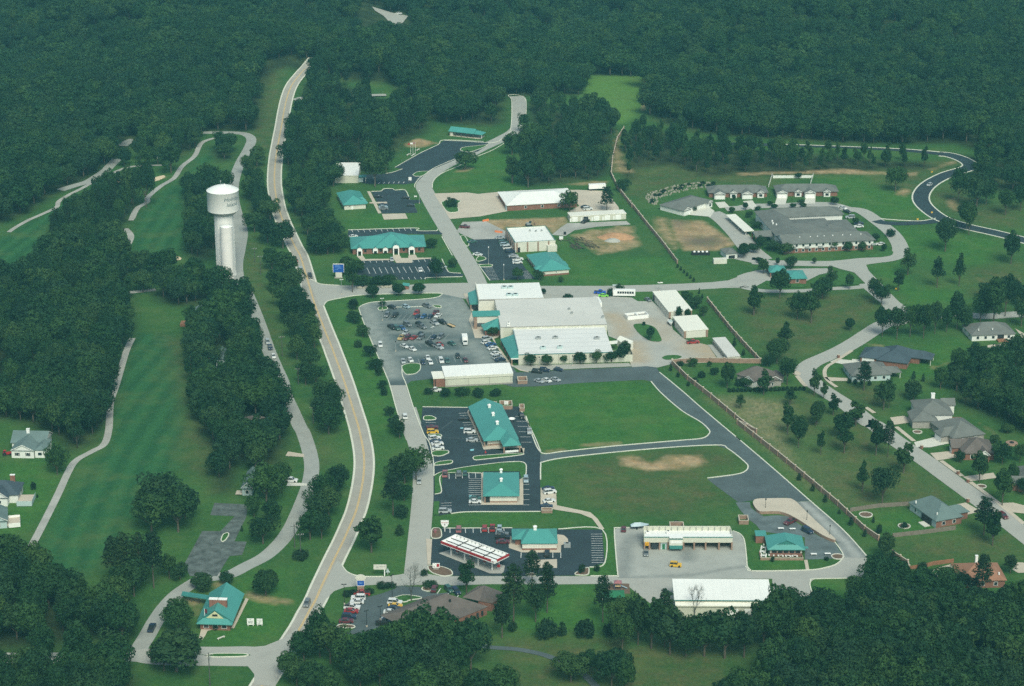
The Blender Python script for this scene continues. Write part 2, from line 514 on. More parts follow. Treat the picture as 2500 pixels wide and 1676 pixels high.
for a in [(5,(1690,200),(1760,260),(1850,600),(1900,860),(1990,1100),(1950,1100),(1830,900),(1700,540),(1640,400)),
		  (10,(250,0),(430,130),(500,280),(420,330),(380,200)),(5,(1130,900),(1280,940),(1300,1240),(1390,1568),(1290,1568),(1230,1250)),
		  (9,(1130,0),(1200,100),(1230,470),(1060,330),(1030,100)),
		  (8,(0,580),(250,620),(700,600),(960,640),(960,760),(700,900),(440,1050),(300,1080),(60,850)),
		  (8,(500,1300),(640,1480),(760,1568),(380,1568),(330,1320)),(12,(560,0),(700,40),(820,180),(1080,380),(1270,520),(980,560),(640,560),(450,380)),
		  (11,(460,300),(900,240),(1270,215),(1430,300),(1240,380),(1360,520),(1000,600),(560,560),(430,440)),
		  (11,(0,1310),(700,1290),(1420,1340),(1400,1600),(900,1676),(0,1676)),(4,(820,1180),(1500,1080),(1560,1110),(1300,1220),(1200,1330),(1030,1300)),
		  (4,(0,1100),(400,1130),(900,1140),(1200,1180),(900,1200),(300,1210),(0,1250)),(3,(930,1100),(1300,1080),(1960,1180),(1960,1280),(1400,1250),(1040,1360),(930,1330)),
		  (4,(1310,1330),(1480,1240),(1700,1400),(1960,1400),(1960,1560),(1700,1550),(1500,1490),(1360,1400)),(8,(1560,440),(1960,400),(1960,620),(1600,620)),
		  (8,(620,1200),(960,1230),(1120,1300),(960,1420),(860,1400)),(12,(880,740),(1560,700),(1624,860),(1000,860)),
		  (1,(1800,480),(1960,430),(1900,640),(1850,1000),(1760,1150),(1700,880)),(2,(100,600),(260,560),(240,800),(180,1000),(60,1100),(60,900))]:
	zone('dry', 0.75,9, *a)
zone('hay', 1.0,7, 'P', (180,700),(600,660),(1380,760),(1420,960),(1330,1300),12,(330,290),(420,440),(300,330),(100,150),(0,60), 'P', (700,1060),(430,850))
zone('hay', 0.25,12,12,(0,60),(300,60),(560,300),(640,520),(560,520),(300,330))
for a, s in [(('C', (230,580),(620,590),(900,780),(1030,880),(800,960),(400,960),(270,780)),0.95),(('C', (0,520),(230,560),(300,700),(380,900),(280,1000),(120,830),(0,680)),0.62),
			 (('I', (60,560),(1180,520),(1230,600),(1020,750),(1000,690),(900,640),(380,660),(330,760),(200,700)),0.95),
			 (('I', (1240,770),(1500,690),(2100,640),(2250,800),(2300,920),(2000,1010),(1650,1060),(1400,900)),0.62),(('I', (1750,740),(2100,760),(2250,880),(1900,900)),0.9),
			 (('I', (1900,640),(2160,640),(2160,760),(1900,720)),0.8),
			 ((11,(720,270),(800,260),(900,300),(1000,260),(1180,260),(1230,300),(1080,345),(900,345),(740,320)),0.9),((11,(500,195),(730,185),(730,205),(510,212)),0.8),((11,(290,225),(420,220),(420,245),(300,250)),0.8),
			 ((9,(1400,1030),(1470,1050),(1624,1080),(1624,1110),(1500,1090),(1400,1060)),0.9),((10,(0,1030),(80,1060),(260,1085),(250,1110),(100,1095),(0,1060)),0.9),
			 ((3,(820,1180),(900,1200),(1000,1180),(930,1120),(870,900),(840,880),(800,1100)),0.6),((4,(0,1180),(400,1170),(700,1150),(1060,1180),(1240,1180),(1230,1205),(850,1195),(500,1190),(0,1205)),0.75),
			 ((4,(1070,1330),(1130,1280),(1200,1300),(1150,1350)),0.8),((4,(1420,1380),(1500,1340),(1530,1450),(1450,1430)),0.7),((4,(1280,1160),(1480,1090),(1510,1120),(1330,1180)),0.6),
			 ((2,(1420,1180),(1490,1140),(1560,1150),(1500,1180)),0.8),((3,(450,1265),(700,1235),(800,1240),(790,1265),(600,1270)),0.7),((2,(1090,985),(1180,945),(1310,980),(1200,1010),(1100,1005)),0.95),
			 (('H', (380,480),(500,640),(520,720),(420,770),(240,770),(250,620)),0.45),(('H', (590,900),(700,1000),(680,1200),(590,1190)),0.75),
			 (('H', (600,570),(980,560),(1060,640),(1040,860),(900,700),(600,600)),0.35),(('H', (1540,900),(1690,900),(1860,1140),(1500,1130)),0.6),
			 (('E', (130,500),(480,420),(540,440),(400,800),(330,800),(340,640)),0.85),(('E', (640,230),(950,130),(900,240),(780,300)),0.85),
			 (('D', (640,170),(700,180),(690,240),(620,230)),0.7),(('D', (660,270),(850,230),(840,250),(700,300)),0.7),(('D', (1040,730),(1220,800),(1330,920),(1200,860)),0.6),(('D', (130,70),(280,80),(270,105),(150,95)),0.7),
			 ((8,(1620,500),(1660,490),(1700,530),(1660,535)),0.6),((8,(1850,500),(1960,490),(1960,560),(1880,540)),0.5),((12,(640,160),(770,180),(760,215),(680,205)),0.55),((12,(760,262),(880,262),(870,290),(790,290)),0.4),
			 ((7,(960,100),(1060,220),(1040,240),(960,140)),0.5),((1,(1010,1235),(1110,1200),(1135,1215),(1060,1240)),0.85),(('E', (1360,400),(1450,390),(1800,480),(2200,540),(2190,610),(1900,600),(1500,480)),0.85)]:
	zone('dirt', s, 7.0, *a)
zone('gray', 0.8,6, 'C', (400,800),(800,780),(900,860),(700,920),(420,890))
zone('gray', 0.6,4, 'C', (300,500),(560,560),(330,700),(200,600))
for k in range(7):
	band('dry', 0.9, pts(11,(520 + 75 * k, 1310),(640 + 85 * k, 1520),(700 + 90 * k, 1700)),1.2,2)
zone('spring', 1.0,7,3,(640,520),(1050,515),(1050,680),(960,800),(880,840),(840,760),(640,700))
band('dirt', .8, pts(3,(1052,540),(1045,650),(1038,760)),3,4)
FLOORS = []
# ------------------------------------------------------------------ roads, lots and paths
hw = pts(2,(470,400),(425,455),(375,510),(320,580),(286,660),(262,760),(245,860),(226,960),(208,1060),(198,1160),(196,1250),(205,1330),(222,1420),6,(232,50),(262,130),(300,210),(338,290),(372,350),(405,455),(440,575),(472,680),(506,770),(545,870),(580,955),(612,1040),(642,1120),(674,1210),(706,1310),(737,1410),(768,1510),10,(648,140),(664,220),(671,300),(666,380),(651,470),(626,570),(590,660),(550,750),(510,830),(472,910),(430,1000),(395,1080),(355,1150),(315,1225),(260,1310),(200,1400),(140,1490),(90,1568),(30,1676),(-40,1800))
o, c = ribbon('highway', hw, 8.6, HIGHWAY, 'two-lane highway sweeping past the shops with a yellow centre line', edges=(0.75, KERB, 0.1))
b = MB()
for s in (-0.22,0.22):
	ribbon_mb(c, 0.26, ZL[0] + 0.0013, b, s)
b.build('centre_line', PAINT_Y, o)
ribbon('road', pts(10,(910,-10),(941,90),(975,190),(1000,290),(1006,380),(1004,470),(998,560),(990,650),(980,750),(972,830),(965,900),(960,965)),8.3, CONC, 'pale concrete frontage road beside the highway')
sheet('road', pts(6,(980,1236),(1098,1232),(1150,1400),(1205,1540),(1210,1600),(1095,1610),(1080,1568),(1030,1400)), CONC, 'upper end of the concrete frontage road')
sheet('road', pts(6,(425,500),(470,525),(520,545),(640,553),(1000,556),(1240,541),(1500,535),(1700,545),7,(0,552),(340,556),(800,556),(1100,548),(1300,541),(1500,531),(1620,518),(1720,480),8,(10,492),(60,540),(60,570),7,(1780,580),(1700,570),(1600,570),(1400,582),(1220,592),(960,597),(760,610),(700,640),(340,640),(0,640),6,(1560,660),(1480,640),(1345,612),(1300,606),(980,612),(760,622),(650,640),(560,660),(535,690),(500,690)), CONC, 'concrete cross street between the offices and the market')
nr = pts(6,(1590,548),(1555,470),(1500,370),(1430,260),(1385,180),(1330,90),(1278,0),2,(1235,1320),(1218,1275),(1240,1225),(1300,1170),(1400,1115),(1500,1070),(1620,1010),(1740,955),(1850,890),(1865,820),(1866,740),(1870,690),(1850,664))
ribbon('road', nr, 9.2, CONC, 'concrete side road climbing north past the offices')
kerb('pale kerbs along the north side road', pts(2,(1810,895),(1818,800),(1816,690),(1795,660),(1850,655),(1905,680),(1918,740),(1905,890)), pts(2,(1155,1285),(1160,1255),(1205,1205),(1300,1145),(1430,1090)), pts(2,(1360,962),(1500,968),(1690,978),(1760,945),(1815,895)), pts(2,(1275,1290),(1285,1235),(1345,1185),(1450,1140),(1550,1085),(1700,1022),(1830,938)))
ribbon('road', pts(2,(330,690),(420,670),(560,662),(720,660),(960,655)),5.5, CONC, 'small side lane entering the woods from the highway')
sheet('road', pts(2,(862,50),(900,62),(1000,92),(1110,115),(1075,160),(1030,182),(985,160),(940,112),(885,80)), CONC, 'short bend of pale road glimpsed far off in the woods')
sheet('road', pts(10,(520,850),(548,890),(580,925),(650,946),(780,948),(870,936),(930,925),(1020,930),(1100,945),11,(0,945),(550,945),(730,944),(1200,930),(1440,880),12,(45,890),(62,905),(90,916),(400,911),(500,897),(565,875),(608,838),(740,838),(718,900),(714,955),(440,960),(418,975),(412,1000),(430,1062),(330,1060),(200,1030),11,(1590,960),(1025,960),(1030,1120),(900,1100),(790,1015),(760,988),(700,988),(350,992),(0,990),10,(1330,992),(1180,998),(1080,992),(850,1000),(760,992),(640,1000),(560,1008),(500,1030),(455,1075),(420,1130),(380,1130)), CONC, 'lower concrete street past the fuel station and the bays')
lane = pts(1,(1390,908),(1500,908),(1640,912),(1700,930),(1718,965),(1690,1030),(1640,1120),(1608,1210),(1595,1290),(1600,1380),(1625,1480),5,(1640,120),(1655,200),(1640,300),(1620,420),(1640,540),(1690,610),(1745,740),(1790,860),(1835,990),(1885,1110),(1930,1210),6,(270,1300),(320,1410),(370,1520),10,(325,130),(358,230),(374,320),(362,410),(332,500),(290,600),(250,680),(195,755),(110,832),(0,890),9,(1310,932),(1230,948),(1140,962),(1070,1000),(1000,1050),(935,1120),(880,1200),(835,1280),(790,1350),(745,1405))
ribbon('lane', lane, 6.0, LANEGREY, 'grey lane winding beside the golf course and the water tower')
sheet('lane', pts(5,(1620,90),(1650,110),(1672,170),(1660,210),(1618,258),(1560,250),(1540,180)), LANEGREY, 'gravelled turnout at the foot of the water tower')
ribbon('street', pts(9,(-120,1408),(100,1409),(300,1408),(520,1404),(760,1398),(860,1412),(1000,1420),(1200,1422),(1420,1425),(1520,1420)),7.5, CONC, 'pale street along the lower left corner')
ribbon('street', pts(9,(760,1385),(900,1372),(1060,1367),(1250,1367),(1400,1365),(1530,1380)),5.5, CONC, 'upper half of the divided street at the lower left junction')
sheet('street', pts(9,(1380,1350),(1500,1340),(1600,1300),(1680,1240),(1720,1300),(1624,1420),(1580,1520),(1560,1568),(1440,1560),(1440,1500),(1400,1450),(1340,1440),(1420,1395)), CONC, 'paved junction where the divided street meets the highway')
for cc, w, lb in [((1,(60,1590),(105,1558),(190,1510),(280,1470),(385,1420),(402,1380),(470,1335),(560,1290),(640,1245),(720,1210),(830,1160),(900,1142),(1000,1134),(1110,1132)),2.6, 'golf cart path along the far left fairway'),
				  ((1,(410,1303),(500,1275),(600,1245),(660,1210),(720,1170),(760,1130),(800,1090)),6.0, 'lane beside the far left fairway'),((1,(835,1000),(870,975),(915,955)),6.5, 'bend of the far lane at the wood edge'),
				  ((1,(895,1510),(935,1430),(1005,1385),(1012,1350),(1100,1275),(1190,1220),(1245,1140),(1330,1070),(1370,990),(1420,960),(1500,940)),3.0, 'golf cart path curling up the middle fairway'),
				  ((5,(945,20),(925,50),(905,98)),3.0, 'short piece of cart path by the middle fairway'),((5,(855,165),(895,215),(872,280),(830,347)),3.4, 'cart path below the pine clump'),
				  ((5,(905,915),(862,1010),(800,1220),(755,1360),9,(617,110),(590,198),(520,240),(430,292),(385,360),(330,480),(250,640),(150,832)),3.0, 'long pale cart path down the near fairway'),
				  ((5,(890,602),(1065,583)),3.6, 'cart path crossing above the near tee'),((5,(1240,460),(1270,420),(1320,392)),3.0, 'cart path by the bunker near the tower')]:
	ribbon('path', pts(*cc), w, LANEGREY if w > 5 else GRAVEL, lb)
ribbon('path', pts(10,(1340,1340),11,(0,1350),(120,1358),(200,1370),(290,1390),(370,1420),(450,1455),(520,1500),(600,1580)),2.6, ASPH_MID, 'narrow dark path curving through the lower meadow')
for bx, nm in [((('F', (284,440),(298,436),(306,440),(300,449),(286,447)),), 'sand bunker at the far green'),((('F', (368,437),(400,428),(405,433),(385,443),(366,444)),), 'brown waste bunker beside the far path'),(((5,(1195,362),(1215,355),(1243,366),(1235,382),(1205,380)),), 'round bunker above the round trees'),(((9,(355,958),(380,948),(412,955),(405,968),(375,970)),), 'small sand bunker at the foot of the fairway')]:
	sheet('bunker', pts(*bx[0]), SAND, nm, rounded=2, pave=False)
mall = worn_sheet('parking_lot', pts(6,(775,715),(782,700),(810,683),(870,668),(1000,660),(1200,648),(1310,634),(1345,612),(1480,640),(1540,725),(1560,860),(1572,905),(1650,905),(1730,1000),(1820,1095),(1850,1150),(1600,1200),(1290,1190),(1130,1207),(1098,1235),(985,1235),(960,1170),(900,1030),(840,890),(800,790)), worn_mat('asphalt_worn', (0.088,0.118,0.122),(0.30,0.325,0.30), rough=0.9, var=0.22, scale=0.06, spec=0.2, fine=0.8), 'large worn car park in front of the market', [(pts('J', (-60,300),(60,420),(170,800),(330,1200),(420,1400)),7.5,.85),(pts('J', (150,270),(700,240),(1250,230)),5,.65),(pts('J', (1200,280),(1480,330),(1500,600)),17,.8),(pts('J', (200,560),(620,560),(1040,530)),3.4,.45),(pts('J', (300,735),(760,710),(1300,690)),3.6,.55),(pts('J', (440,880),(800,880),(1480,850)),3.2,.4),(pts('J', (480,1060),(1000,1060),(1900,1040)),4.5,.6),(pts('J', (1700,900),(1800,1030),(1900,1180)),7,.7)])
sheet('parking_lot', pts(7,(75,1150),(240,1146),(620,1126),(960,1111),(1060,1098),(1115,1095),(1150,1150),(1300,1275),11,(1195,0),(1400,172),12,(0,165),(200,335),(405,518),(340,523),(275,500),(100,514),11,(1400,528),(1280,440),(1222,395),(1380,370),(1436,352),(1452,325),(1430,295),(1340,225),(1270,203),(900,225),(450,270),(320,290),(270,310),(240,255),(300,255),(700,210),(1050,180),(1190,168),(1226,150),(1235,128),(1180,70),7,(1300,1410),(1160,1290),(1090,1210),(1040,1198),(600,1220),(300,1243),(150,1247),(60,1225)), ASPH_MID, 'grey asphalt road sweeping behind the market to the lower lots')
kerb('pale kerbs along the grey asphalt road', pts(7,(1148,1148),(1300,1273),11,(1195,-2),(1400,170),12,(0,163),(200,333),(405,513),(600,685),(738,838)),
	 pts(7,(1090,1210),(1160,1290),(1300,1410),11,(1180,70),(1230,115),(1232,140),(1190,165),(1050,178),(700,208),(400,240),(310,252),(270,235),(235,160),(195,40)),
	 pts(11,(278,400),(279,320),(295,298),(450,270),(900,225),(1270,203),(1340,225),(1430,295),(1453,325),(1436,352),(1380,370),(1222,390)), w=0.5)
strip = sheet('parking_lot', pts('U', (-40,262),(500,270),(1110,260),(1190,400),(1300,620),(1372,800),11,(275,300),(277,545),(340,562), 'U', (1372,1515),(1000,1518),(500,1520),(300,1540),(160,1566),(90,1560),(90,1200),(88,1000),(60,880),(0,650),(-60,480)), ASPH, 'dark fresh car park around the long teal shop block')
gas = sheet('parking_lot', pts('X', (65,300),(205,290),(215,165),(1120,160),(1715,176),(2285,180),(2320,610),(2120,668),(2100,700),(1925,775),(1450,782),(350,778),(330,690),(200,660),(65,630)), ASPH, 'dark forecourt of the fuel station')
worn_sheet('parking_lot', pts('V', (70,228),(120,205),(560,200),(2060,258),(2180,310),(2250,420),(2285,700),(2300,850),(2370,930),(2400,1050),(130,1050),(90,600)), worn_mat('wash_concrete', (0.345,0.355,0.325),(0.17,0.185,0.18), rough=0.9, var=0.12, scale=0.12, spec=0.2, fine=1.0), 'stained concrete apron around the wash bays', [(pts('V', (520,330),(330,400),(260,560),(270,800),(220,1020)),3.2,.7),(pts('V', (170,1045),(700,1020),(1400,990),(1900,900),(2250,850)),1.6,.55),(pts('V', (1310,600),(1310,720)),3.5,.8)], 2.0)
sheet('parking_lot', pts('W', (-190,135),(85,133),(100,230),(180,300),(350,400),(600,380),(800,400),(1100,600),(1400,780),(1700,905),(1800,1070),(1860,1150),(1700,1205),(1200,1222),(1130,1222),(1130,800),(400,700),(310,700),(200,560),(60,460),(0,400),(-110,270)), mat('asphalt_patched', (0.12,0.15,0.155),0.9,0.35,0.15,0.2,1.0, stain=0.3), 'patched car park beside the corner restaurant')
worn_sheet('road', pts('W', (960,125),(1215,113),(1600,420),(2000,800),(2330,1190),(1890,1190),(1860,1100),(1730,880),(1600,760),(1250,430)), worn_mat('oil_streaked_concrete', (0.33,0.345,0.325),(0.10,0.12,0.125), rough=0.9, var=0.15, scale=0.12, spec=0.2, fine=1.0), 'streaked exit lane beside the raised drive', [(pts('W', (980,150),(1260,440),(1600,760),(1760,900)),1.8,.8),(pts('W', (1215,115),(1600,440),(1990,810),(2320,1190)),2.0,.75),(pts('W', (1800,900),(1950,1150)),1.6,.5)], 2.0)
bank = sheet('parking_lot', pts('Y', (700,425),(840,388),(1000,330),(1012,300),(1300,310),(1310,340),(1380,372),(1500,390),(1640,375),(1640,470),(1100,470),(940,480),(910,530),(880,700),(800,790),(560,875),(380,868),(530,805),(275,800),(340,720),(400,540),(490,440),(650,432)), ASPH_MID, 'grey car park beside the brown shingled office')
sheet('parking_lot', pts(9,(1045,875),(1075,945),(1230,945),(1300,832),(1372,825),(1398,750),(1328,748),(1395,610),(1405,540),(1215,530),(1190,600),(1330,605),(1250,690),(1145,690)), ASPH_OLD, 'cracked old car park beside the lane')
nlot = sheet('parking_lot', pts('M', (1752,388),(2339,412),(2420,425),(2380,480),(2250,560),(2060,600),(1900,690),(1530,845),(1425,935),(1330,1030),(1140,1052),(590,1042),(480,1015),(500,905),(870,892),(980,872),(1130,822),(1010,800),(1400,580),(1660,458)), ASPH, 'dark slanting car park below the picnic shelter')
mlot = sheet('parking_lot', pts('M', (655,1162),(800,1157),(850,1122),(970,1122),(1010,1142),(1160,1142),(1230,1282),(1400,1290),(1400,1330),(1290,1342),(1350,1460),6,(1170,57),(930,62), 'M', (790,1400)), ASPH, 'small dark car park beside the north teal office')
olot = sheet('parking_lot', pts('B', (680,815),(1250,803),(1390,862),(1720,857),(1740,800),(2110,765),6,(1352,400),(1392,465),(1490,475),(1482,492),(1250,500),(1230,513),(1020,515),(760,480)), ASPH, 'dark car park in front of the long teal office')
olot2 = sheet('parking_lot', pts('B', (420,192),(1770,150),(1820,202),(2240,207),(2320,240),(2350,275),(1900,272),(1700,262),(600,335),(400,335)), ASPH, 'narrow dark car park behind the long teal office')
rlot = sheet('parking_lot', pts(6,(1510,255),(1562,232),(1770,226), 'I', (380,800),(520,1040),(640,1230),(785,1375),(145,1402),(10,1212),6,(1690,418),(1580,412),(1632,360),(1540,322)), ASPH, 'dark car park beside the white roofed office')
sheet('parking_lot', pts(6,(1440,185),(1482,120),(1640,114),(1792,190),(1790,232),(1560,240),(1480,205)), GRAVEL, 'pale apron at the edge of the building site')
sheet('parking_lot', pts(2,(1285,1325),(1510,1318),(1590,1328),(1740,1313),3,(200,1303),(590,1300),(780,1308),(870,1420),(872,1442),(520,1452),(600,1410),(585,1392),(105,1442),2,(1790,1446),(1600,1482),(1395,1500),(1370,1458)), CONC_TAN, 'tan concrete apron around the broad white roof')
sheet('lane', pts('I', (1010,765),(1100,690),(1220,605),(2050,572),(2110,622),(1650,652),(1330,702),(1200,782)), GRAVEL, 'gravel drive to the row of five garage doors')
worn_sheet('yard', pts(7,(330,605),(560,640),(665,640),(700,622),(960,637),(1000,662),(1100,662),(1218,775),(1240,855),(1320,922),(1480,962),(1560,1078),(1235,1090),(1135,1115),(1060,1106),(960,1112),(940,1060),(955,960),(800,900),(780,800),(670,648)), worn_mat('yard_gravel', (0.385,0.385,0.35),(0.40,0.32,0.22), rough=0.95, var=0.12, scale=0.1, spec=0.1, fine=1.5), 'gravel yard behind the market', [(pts('H', (330,480),(470,620),(480,740)),6,.8),(pts('H', (800,560),(1000,640),(1080,800)),8,.5),(pts('H', (1560,920),(1700,980),(1820,1120)),12,.95),(pts('H', (620,900),(680,1100)),7,.9)])
sheet('lane', pts('H', (1685,892),(1755,890),(1965,1135),(1870,1142)), CONC, 'concrete strip beside the small lock-up row')
sheet('street', pts(8,(0,488),(60,468),(140,450),(230,441),(620,436),(660,458),(560,480),(480,520),(400,540),(200,520),(110,570),(40,575),(0,560)), CONC, 'pale forecourt around the small teal gatehouse')
ribbon('street', pts(7,(1620,552),(1720,560),8,(60,570),(200,592),(450,590),(640,576),(780,570),(880,560)),4.6, CONC, 'lower arm of the loop past the gatehouse')
ribbon('street', pts(8,(-60,340),(60,370),(200,396),(400,402),(650,404),(850,385),(1000,376),(1090,350),(1115,295),(1060,200),(950,110),(850,45),4,(750,1430),(640,1402),(480,1400),(300,1408),(100,1412),3,(1700,1425),(1600,1430)),8.5, CONC, 'pale drive looping around the senior housing')
ribbon('street', pts(3,(1500,1455),(1580,1500),7,(1680,200),(1760,300),(1850,380),8,(100,385)),11.0, CONC, 'broad pale drive beside the carport')
sheet('street', pts(8,(600,405),(1000,395),(880,412),(900,455),(1000,560),(1130,690),(1010,720),(960,640),(880,545),(800,465),(700,440)), CONC, 'street leaving the senior housing loop')
ribbon('street', pts(8,(890,540),(960,600),(1030,660),(1100,710),(1150,760),(1100,800),(1000,820),(900,880),(800,945),(700,1000),(600,1045),(520,1080),(470,1120),(470,1160),(520,1220),(620,1290),(760,1380),(900,1490),12,(780,90),(900,180),(1050,280),(1200,390),(1330,485),(1450,575),(1560,660),(1700,770)),9.0, CONC, 'residential street running down the right side')
ribbon('street', pts(8,(1130,770),(1300,765),(1500,752),(1700,765),(1900,752),(2050,760)),8.0, CONC, 'side street hidden behind the row of trees at right')
nw_ = pts(4,(1380,1055),(1450,1062),(1540,1092),(1592,1128),(1570,1155),(1440,1195),(1330,1250),(1268,1310),(1256,1370),(1300,1430),(1400,1498),8,(1560,150),(1760,195),(1960,245),(2150,300))
o, c = ribbon('road', nw_, 9.0, ASPH, 'fresh dark road in an S bend at the upper right')
kerb('white kerbs of the dark S bend', *[offs(catmull(nw_, 5), s * 4.6)[0] for s in (-1,1)], w=0.8, sub=0)
ribbon('road', pts(4,(1380,1510),(1280,1522),(1120,1530),(1000,1525),8,(950,110)),6.5, ASPH, 'dark spur joining the S bend to the senior housing')
kerb('kerb of the dark spur', pts(4,(1355,1495),(1250,1513),(1100,1507),(980,1497)), w=0.7)
ribbon('road', pts(4,(-40,985),(230,992),(500,1000),(900,1015),(1200,1035),(1420,1058)),5.5, ASPH, 'dark road running behind the thin line of trees')
kerb('pale kerb of the road behind the thin line of trees', pts(4,(230,987),(500,995),(900,1010),(1200,1025),(1430,1046)), w=0.9)
for a, m_, lb in [(('D', (0,205),(70,210),(62,240),(0,245)), CONC_WHITE, 'white drive of the navy roofed house'),(('P', (2010,150),(2110,105),(2339,130),(2400,190),(2300,205)), CONC_WHITE, 'wide white drive at the street bend'),
				  (('P', (1915,380),(1960,382),(2270,395),(2280,440),(2000,440)), CONC_TAN, 'tan walk to the grey house'),(('P', (1440,340),(1500,280),(1570,320),(1560,355)), CONC_TAN, 'tan drive opposite the grey house'),
				  (('D', (330,715),(450,700),(560,750),(370,778)), CONC_TAN, 'tan drive of the chimney house'),(('D', (540,930),(740,880),(870,935),(680,975),(560,975)), CONC_WHITE, 'white drive of the wide grey house'),
				  (('D', (680,1025),(890,1003),(915,1060),(770,1085),(740,1090)), CONC_TAN, 'tan drive of the brown roofed house'),(('D', (960,1230),(1230,1195),(1260,1240),(1030,1270)), CONC_TAN, 'tan drive under the trees'),
				  (('D', (910,1470),(990,1455),(1120,1530),(980,1568)), CONC_TAN, 'tan drive of the slate blue house'),(('D', (1270,1460),(1400,1455),(1500,1480),(1500,1550),(1400,1540)), CONC_TAN, 'pale drive at the right edge'),
				  (('N', (990,470),(1010,390),(1080,310),(1180,260),(1390,205),(1410,260),(1180,330),(1150,420)), CONC_TAN, 'curved tan terrace of the rust roofed house'),(('N', (2180,290),(2250,190),(2400,200),(2400,330),(2260,335)), CONC_TAN, 'pale drive behind the rust roofed house'),
				  (('D', (1180,105),(1180,85),(1440,60),(1497,60),(1380,110)), CONC_TAN, 'terrace behind the white house at right'),(('D', (1180,175),(1380,140),(1600,130),(1600,150),(1200,195)), CONC_TAN, 'garden walk below the white house at right'),
				  (('D', (1420,-60),(1600,40),(1600,90),(1497,40)), CONC_TAN, 'drive of the white house at right'),
				  (('C', (775,375),(890,365),(955,430),(830,445)), CONC_WHITE, 'white drive of the middle duplex, left unit'),(('C', (1112,360),(1230,350),(1280,420),(1240,470),(1170,420)), CONC_WHITE, 'white drive of the middle duplex, right unit'),
				  (('C', (1530,305),(1655,305),(1630,400),(1500,400)), CONC_WHITE, 'white drive of the right duplex, left unit'),(('C', (1880,320),(1995,320),(1990,390),(1850,390)), CONC_WHITE, 'white drive of the right duplex, right unit'),
				  (('C', (360,510),(450,490),(620,430),(700,430),(770,480),(720,550),(500,530)), CONC_WHITE, 'white drive of the left duplex'),
				  ((10,(225,265),(240,240),(330,255),(330,272)), CONC_TAN, 'short tan drive under the trees by the lane'),((10,(230,435),(240,415),(345,420),(345,435)), CONC_WHITE, 'short pale drive with a white car'),
				  (('G', (180,180),(330,165),(310,195),(200,200)), CONC_TAN, 'tan terrace behind the grey gabled house')]:
	sheet('driveway', pts(*a), m_, lb)
ribbon('footpath', pts('P', (2339,-20),(2200,70),(2080,150),(1980,210),(1930,280),(1940,380),(2010,460),(2110,530)),1.7, CONC_TAN, 'footpath around the inside of the street bend')
for a, lb in [(('P', (1510,360),(1600,470),(1650,520)), 'footpath strip left of the street bend'),(('D', (120,625),(195,675)), 'short footpath strip by the chimney house'),(('D', (385,795),(540,920)), 'footpath strip before the wide grey house'),(('D', (775,1090),(960,1225)), 'footpath strip before the brown roofed house'),(('D', (1030,1275),(1250,1440),(1400,1560),12,(1624,650)), 'long footpath strip at the lower right')]:
	ribbon('footpath', pts(*a),1.9, CONC_TAN, lb)
for a, m_, lb in [(('B', (590,722),(722,715),(770,782),(1262,776),(1290,803),(690,818)), CONC_TAN, 'tan walk at the west entrance of the long office'),(('B', (1330,702),(1462,692),(1502,762),(1640,760),(1652,702),(1790,692),(1832,755),(2110,753),(2110,772),(1725,802),(1720,858),(1400,860),(1340,775)), CONC_TAN, 'tan forecourt between the arched entrances'),
				  (('M', (592,1160),(640,1158),(760,1390),(810,1490),(760,1490)), CONC_TAN, 'tan walk beside the small north lot'),(('M', (625,1322),(890,1315),(895,1340),(630,1342)), CONC_TAN, 'tan walk to the door of the north teal office'),((6,(930,66),(1090,62),(1108,98),(945,105)), CONC_TAN, 'bare concrete slab on the lawn'),
				  (('X', (165,490),(330,438),(1025,650),(1010,725),(985,752),(830,752)), GRAVEL, 'concrete pump island under the canopy'),(('X', (1075,420),(1078,290),(1125,255),(1715,245),(1790,255),(1840,300),(1850,362),(1755,385),(1750,480),(1245,478)), CONC_TAN, 'tan walk around the fuel station shop'),(('X', (1320,580),(1700,565),(1702,680),(1325,677)), CONC_TAN, 'tan tank pad of the fuel station'),
				  (('U', (490,330),(560,480),(660,700),(690,780),(800,770),(1180,760),(1170,830),(1140,735),(690,690),(520,290)), CONC_TAN, 'tan walk around the long teal shop block'),(('U', (660,1060),(690,1045),(690,1330),(1120,1330),(1120,1130),(1162,1130),(1165,1440),(660,1440)), CONC_TAN, 'tan walk around the square teal office'),((11,(278,445),(365,460),(370,545),(560,585),(600,620),(640,680),(615,680),(570,620),(500,592),(360,570),(278,545)), CONC_TAN, 'tan pad and footpath right of the square office'),
				  (('A', (10,260),(80,250),(120,380),(190,530),(150,560)), CONC_TAN, 'tan storefront walk, far end'),(('A', (100,700),(160,860),(200,1000),(340,1000),(480,1000),(540,1090),(640,1200),(800,1430),(900,1480),(1080,1540),(1100,1568),(950,1540),(760,1430),(600,1200),(520,1010),(600,980),(560,560),(150,560)), CONC_TAN, 'tan storefront walk along the market'),
				  ((7,(130,1105),(240,1142),(620,1122),(960,1108),(940,1085),(185,1100)), CONC, 'pale service walk below the market trees'),(('W', (1115,1235),(1180,1232),(1215,1420),(1150,1422)), CONC_TAN, 'tan path to the street from the restaurant'),
				  (('E', (1330,480),(1390,500),(1240,800),(1110,1060),(820,1055),(600,1110),(560,1200),(500,1280),(430,1270),(480,1080),(640,1040),(1080,1010)), CONC_TAN, 'tan walk around the clubhouse'),(('D', (1330,0),(1400,0),(1400,10),(1330,10)), CONC_TAN, 'stepping pad beside the white house')]:
	sheet('footpath', pts(*a), m_, lb)
sheet('footpath', pts('X', (0,300),(80,305),(60,640),(20,640)), CONC_TAN, 'tan strip beside the fuel station entrance')
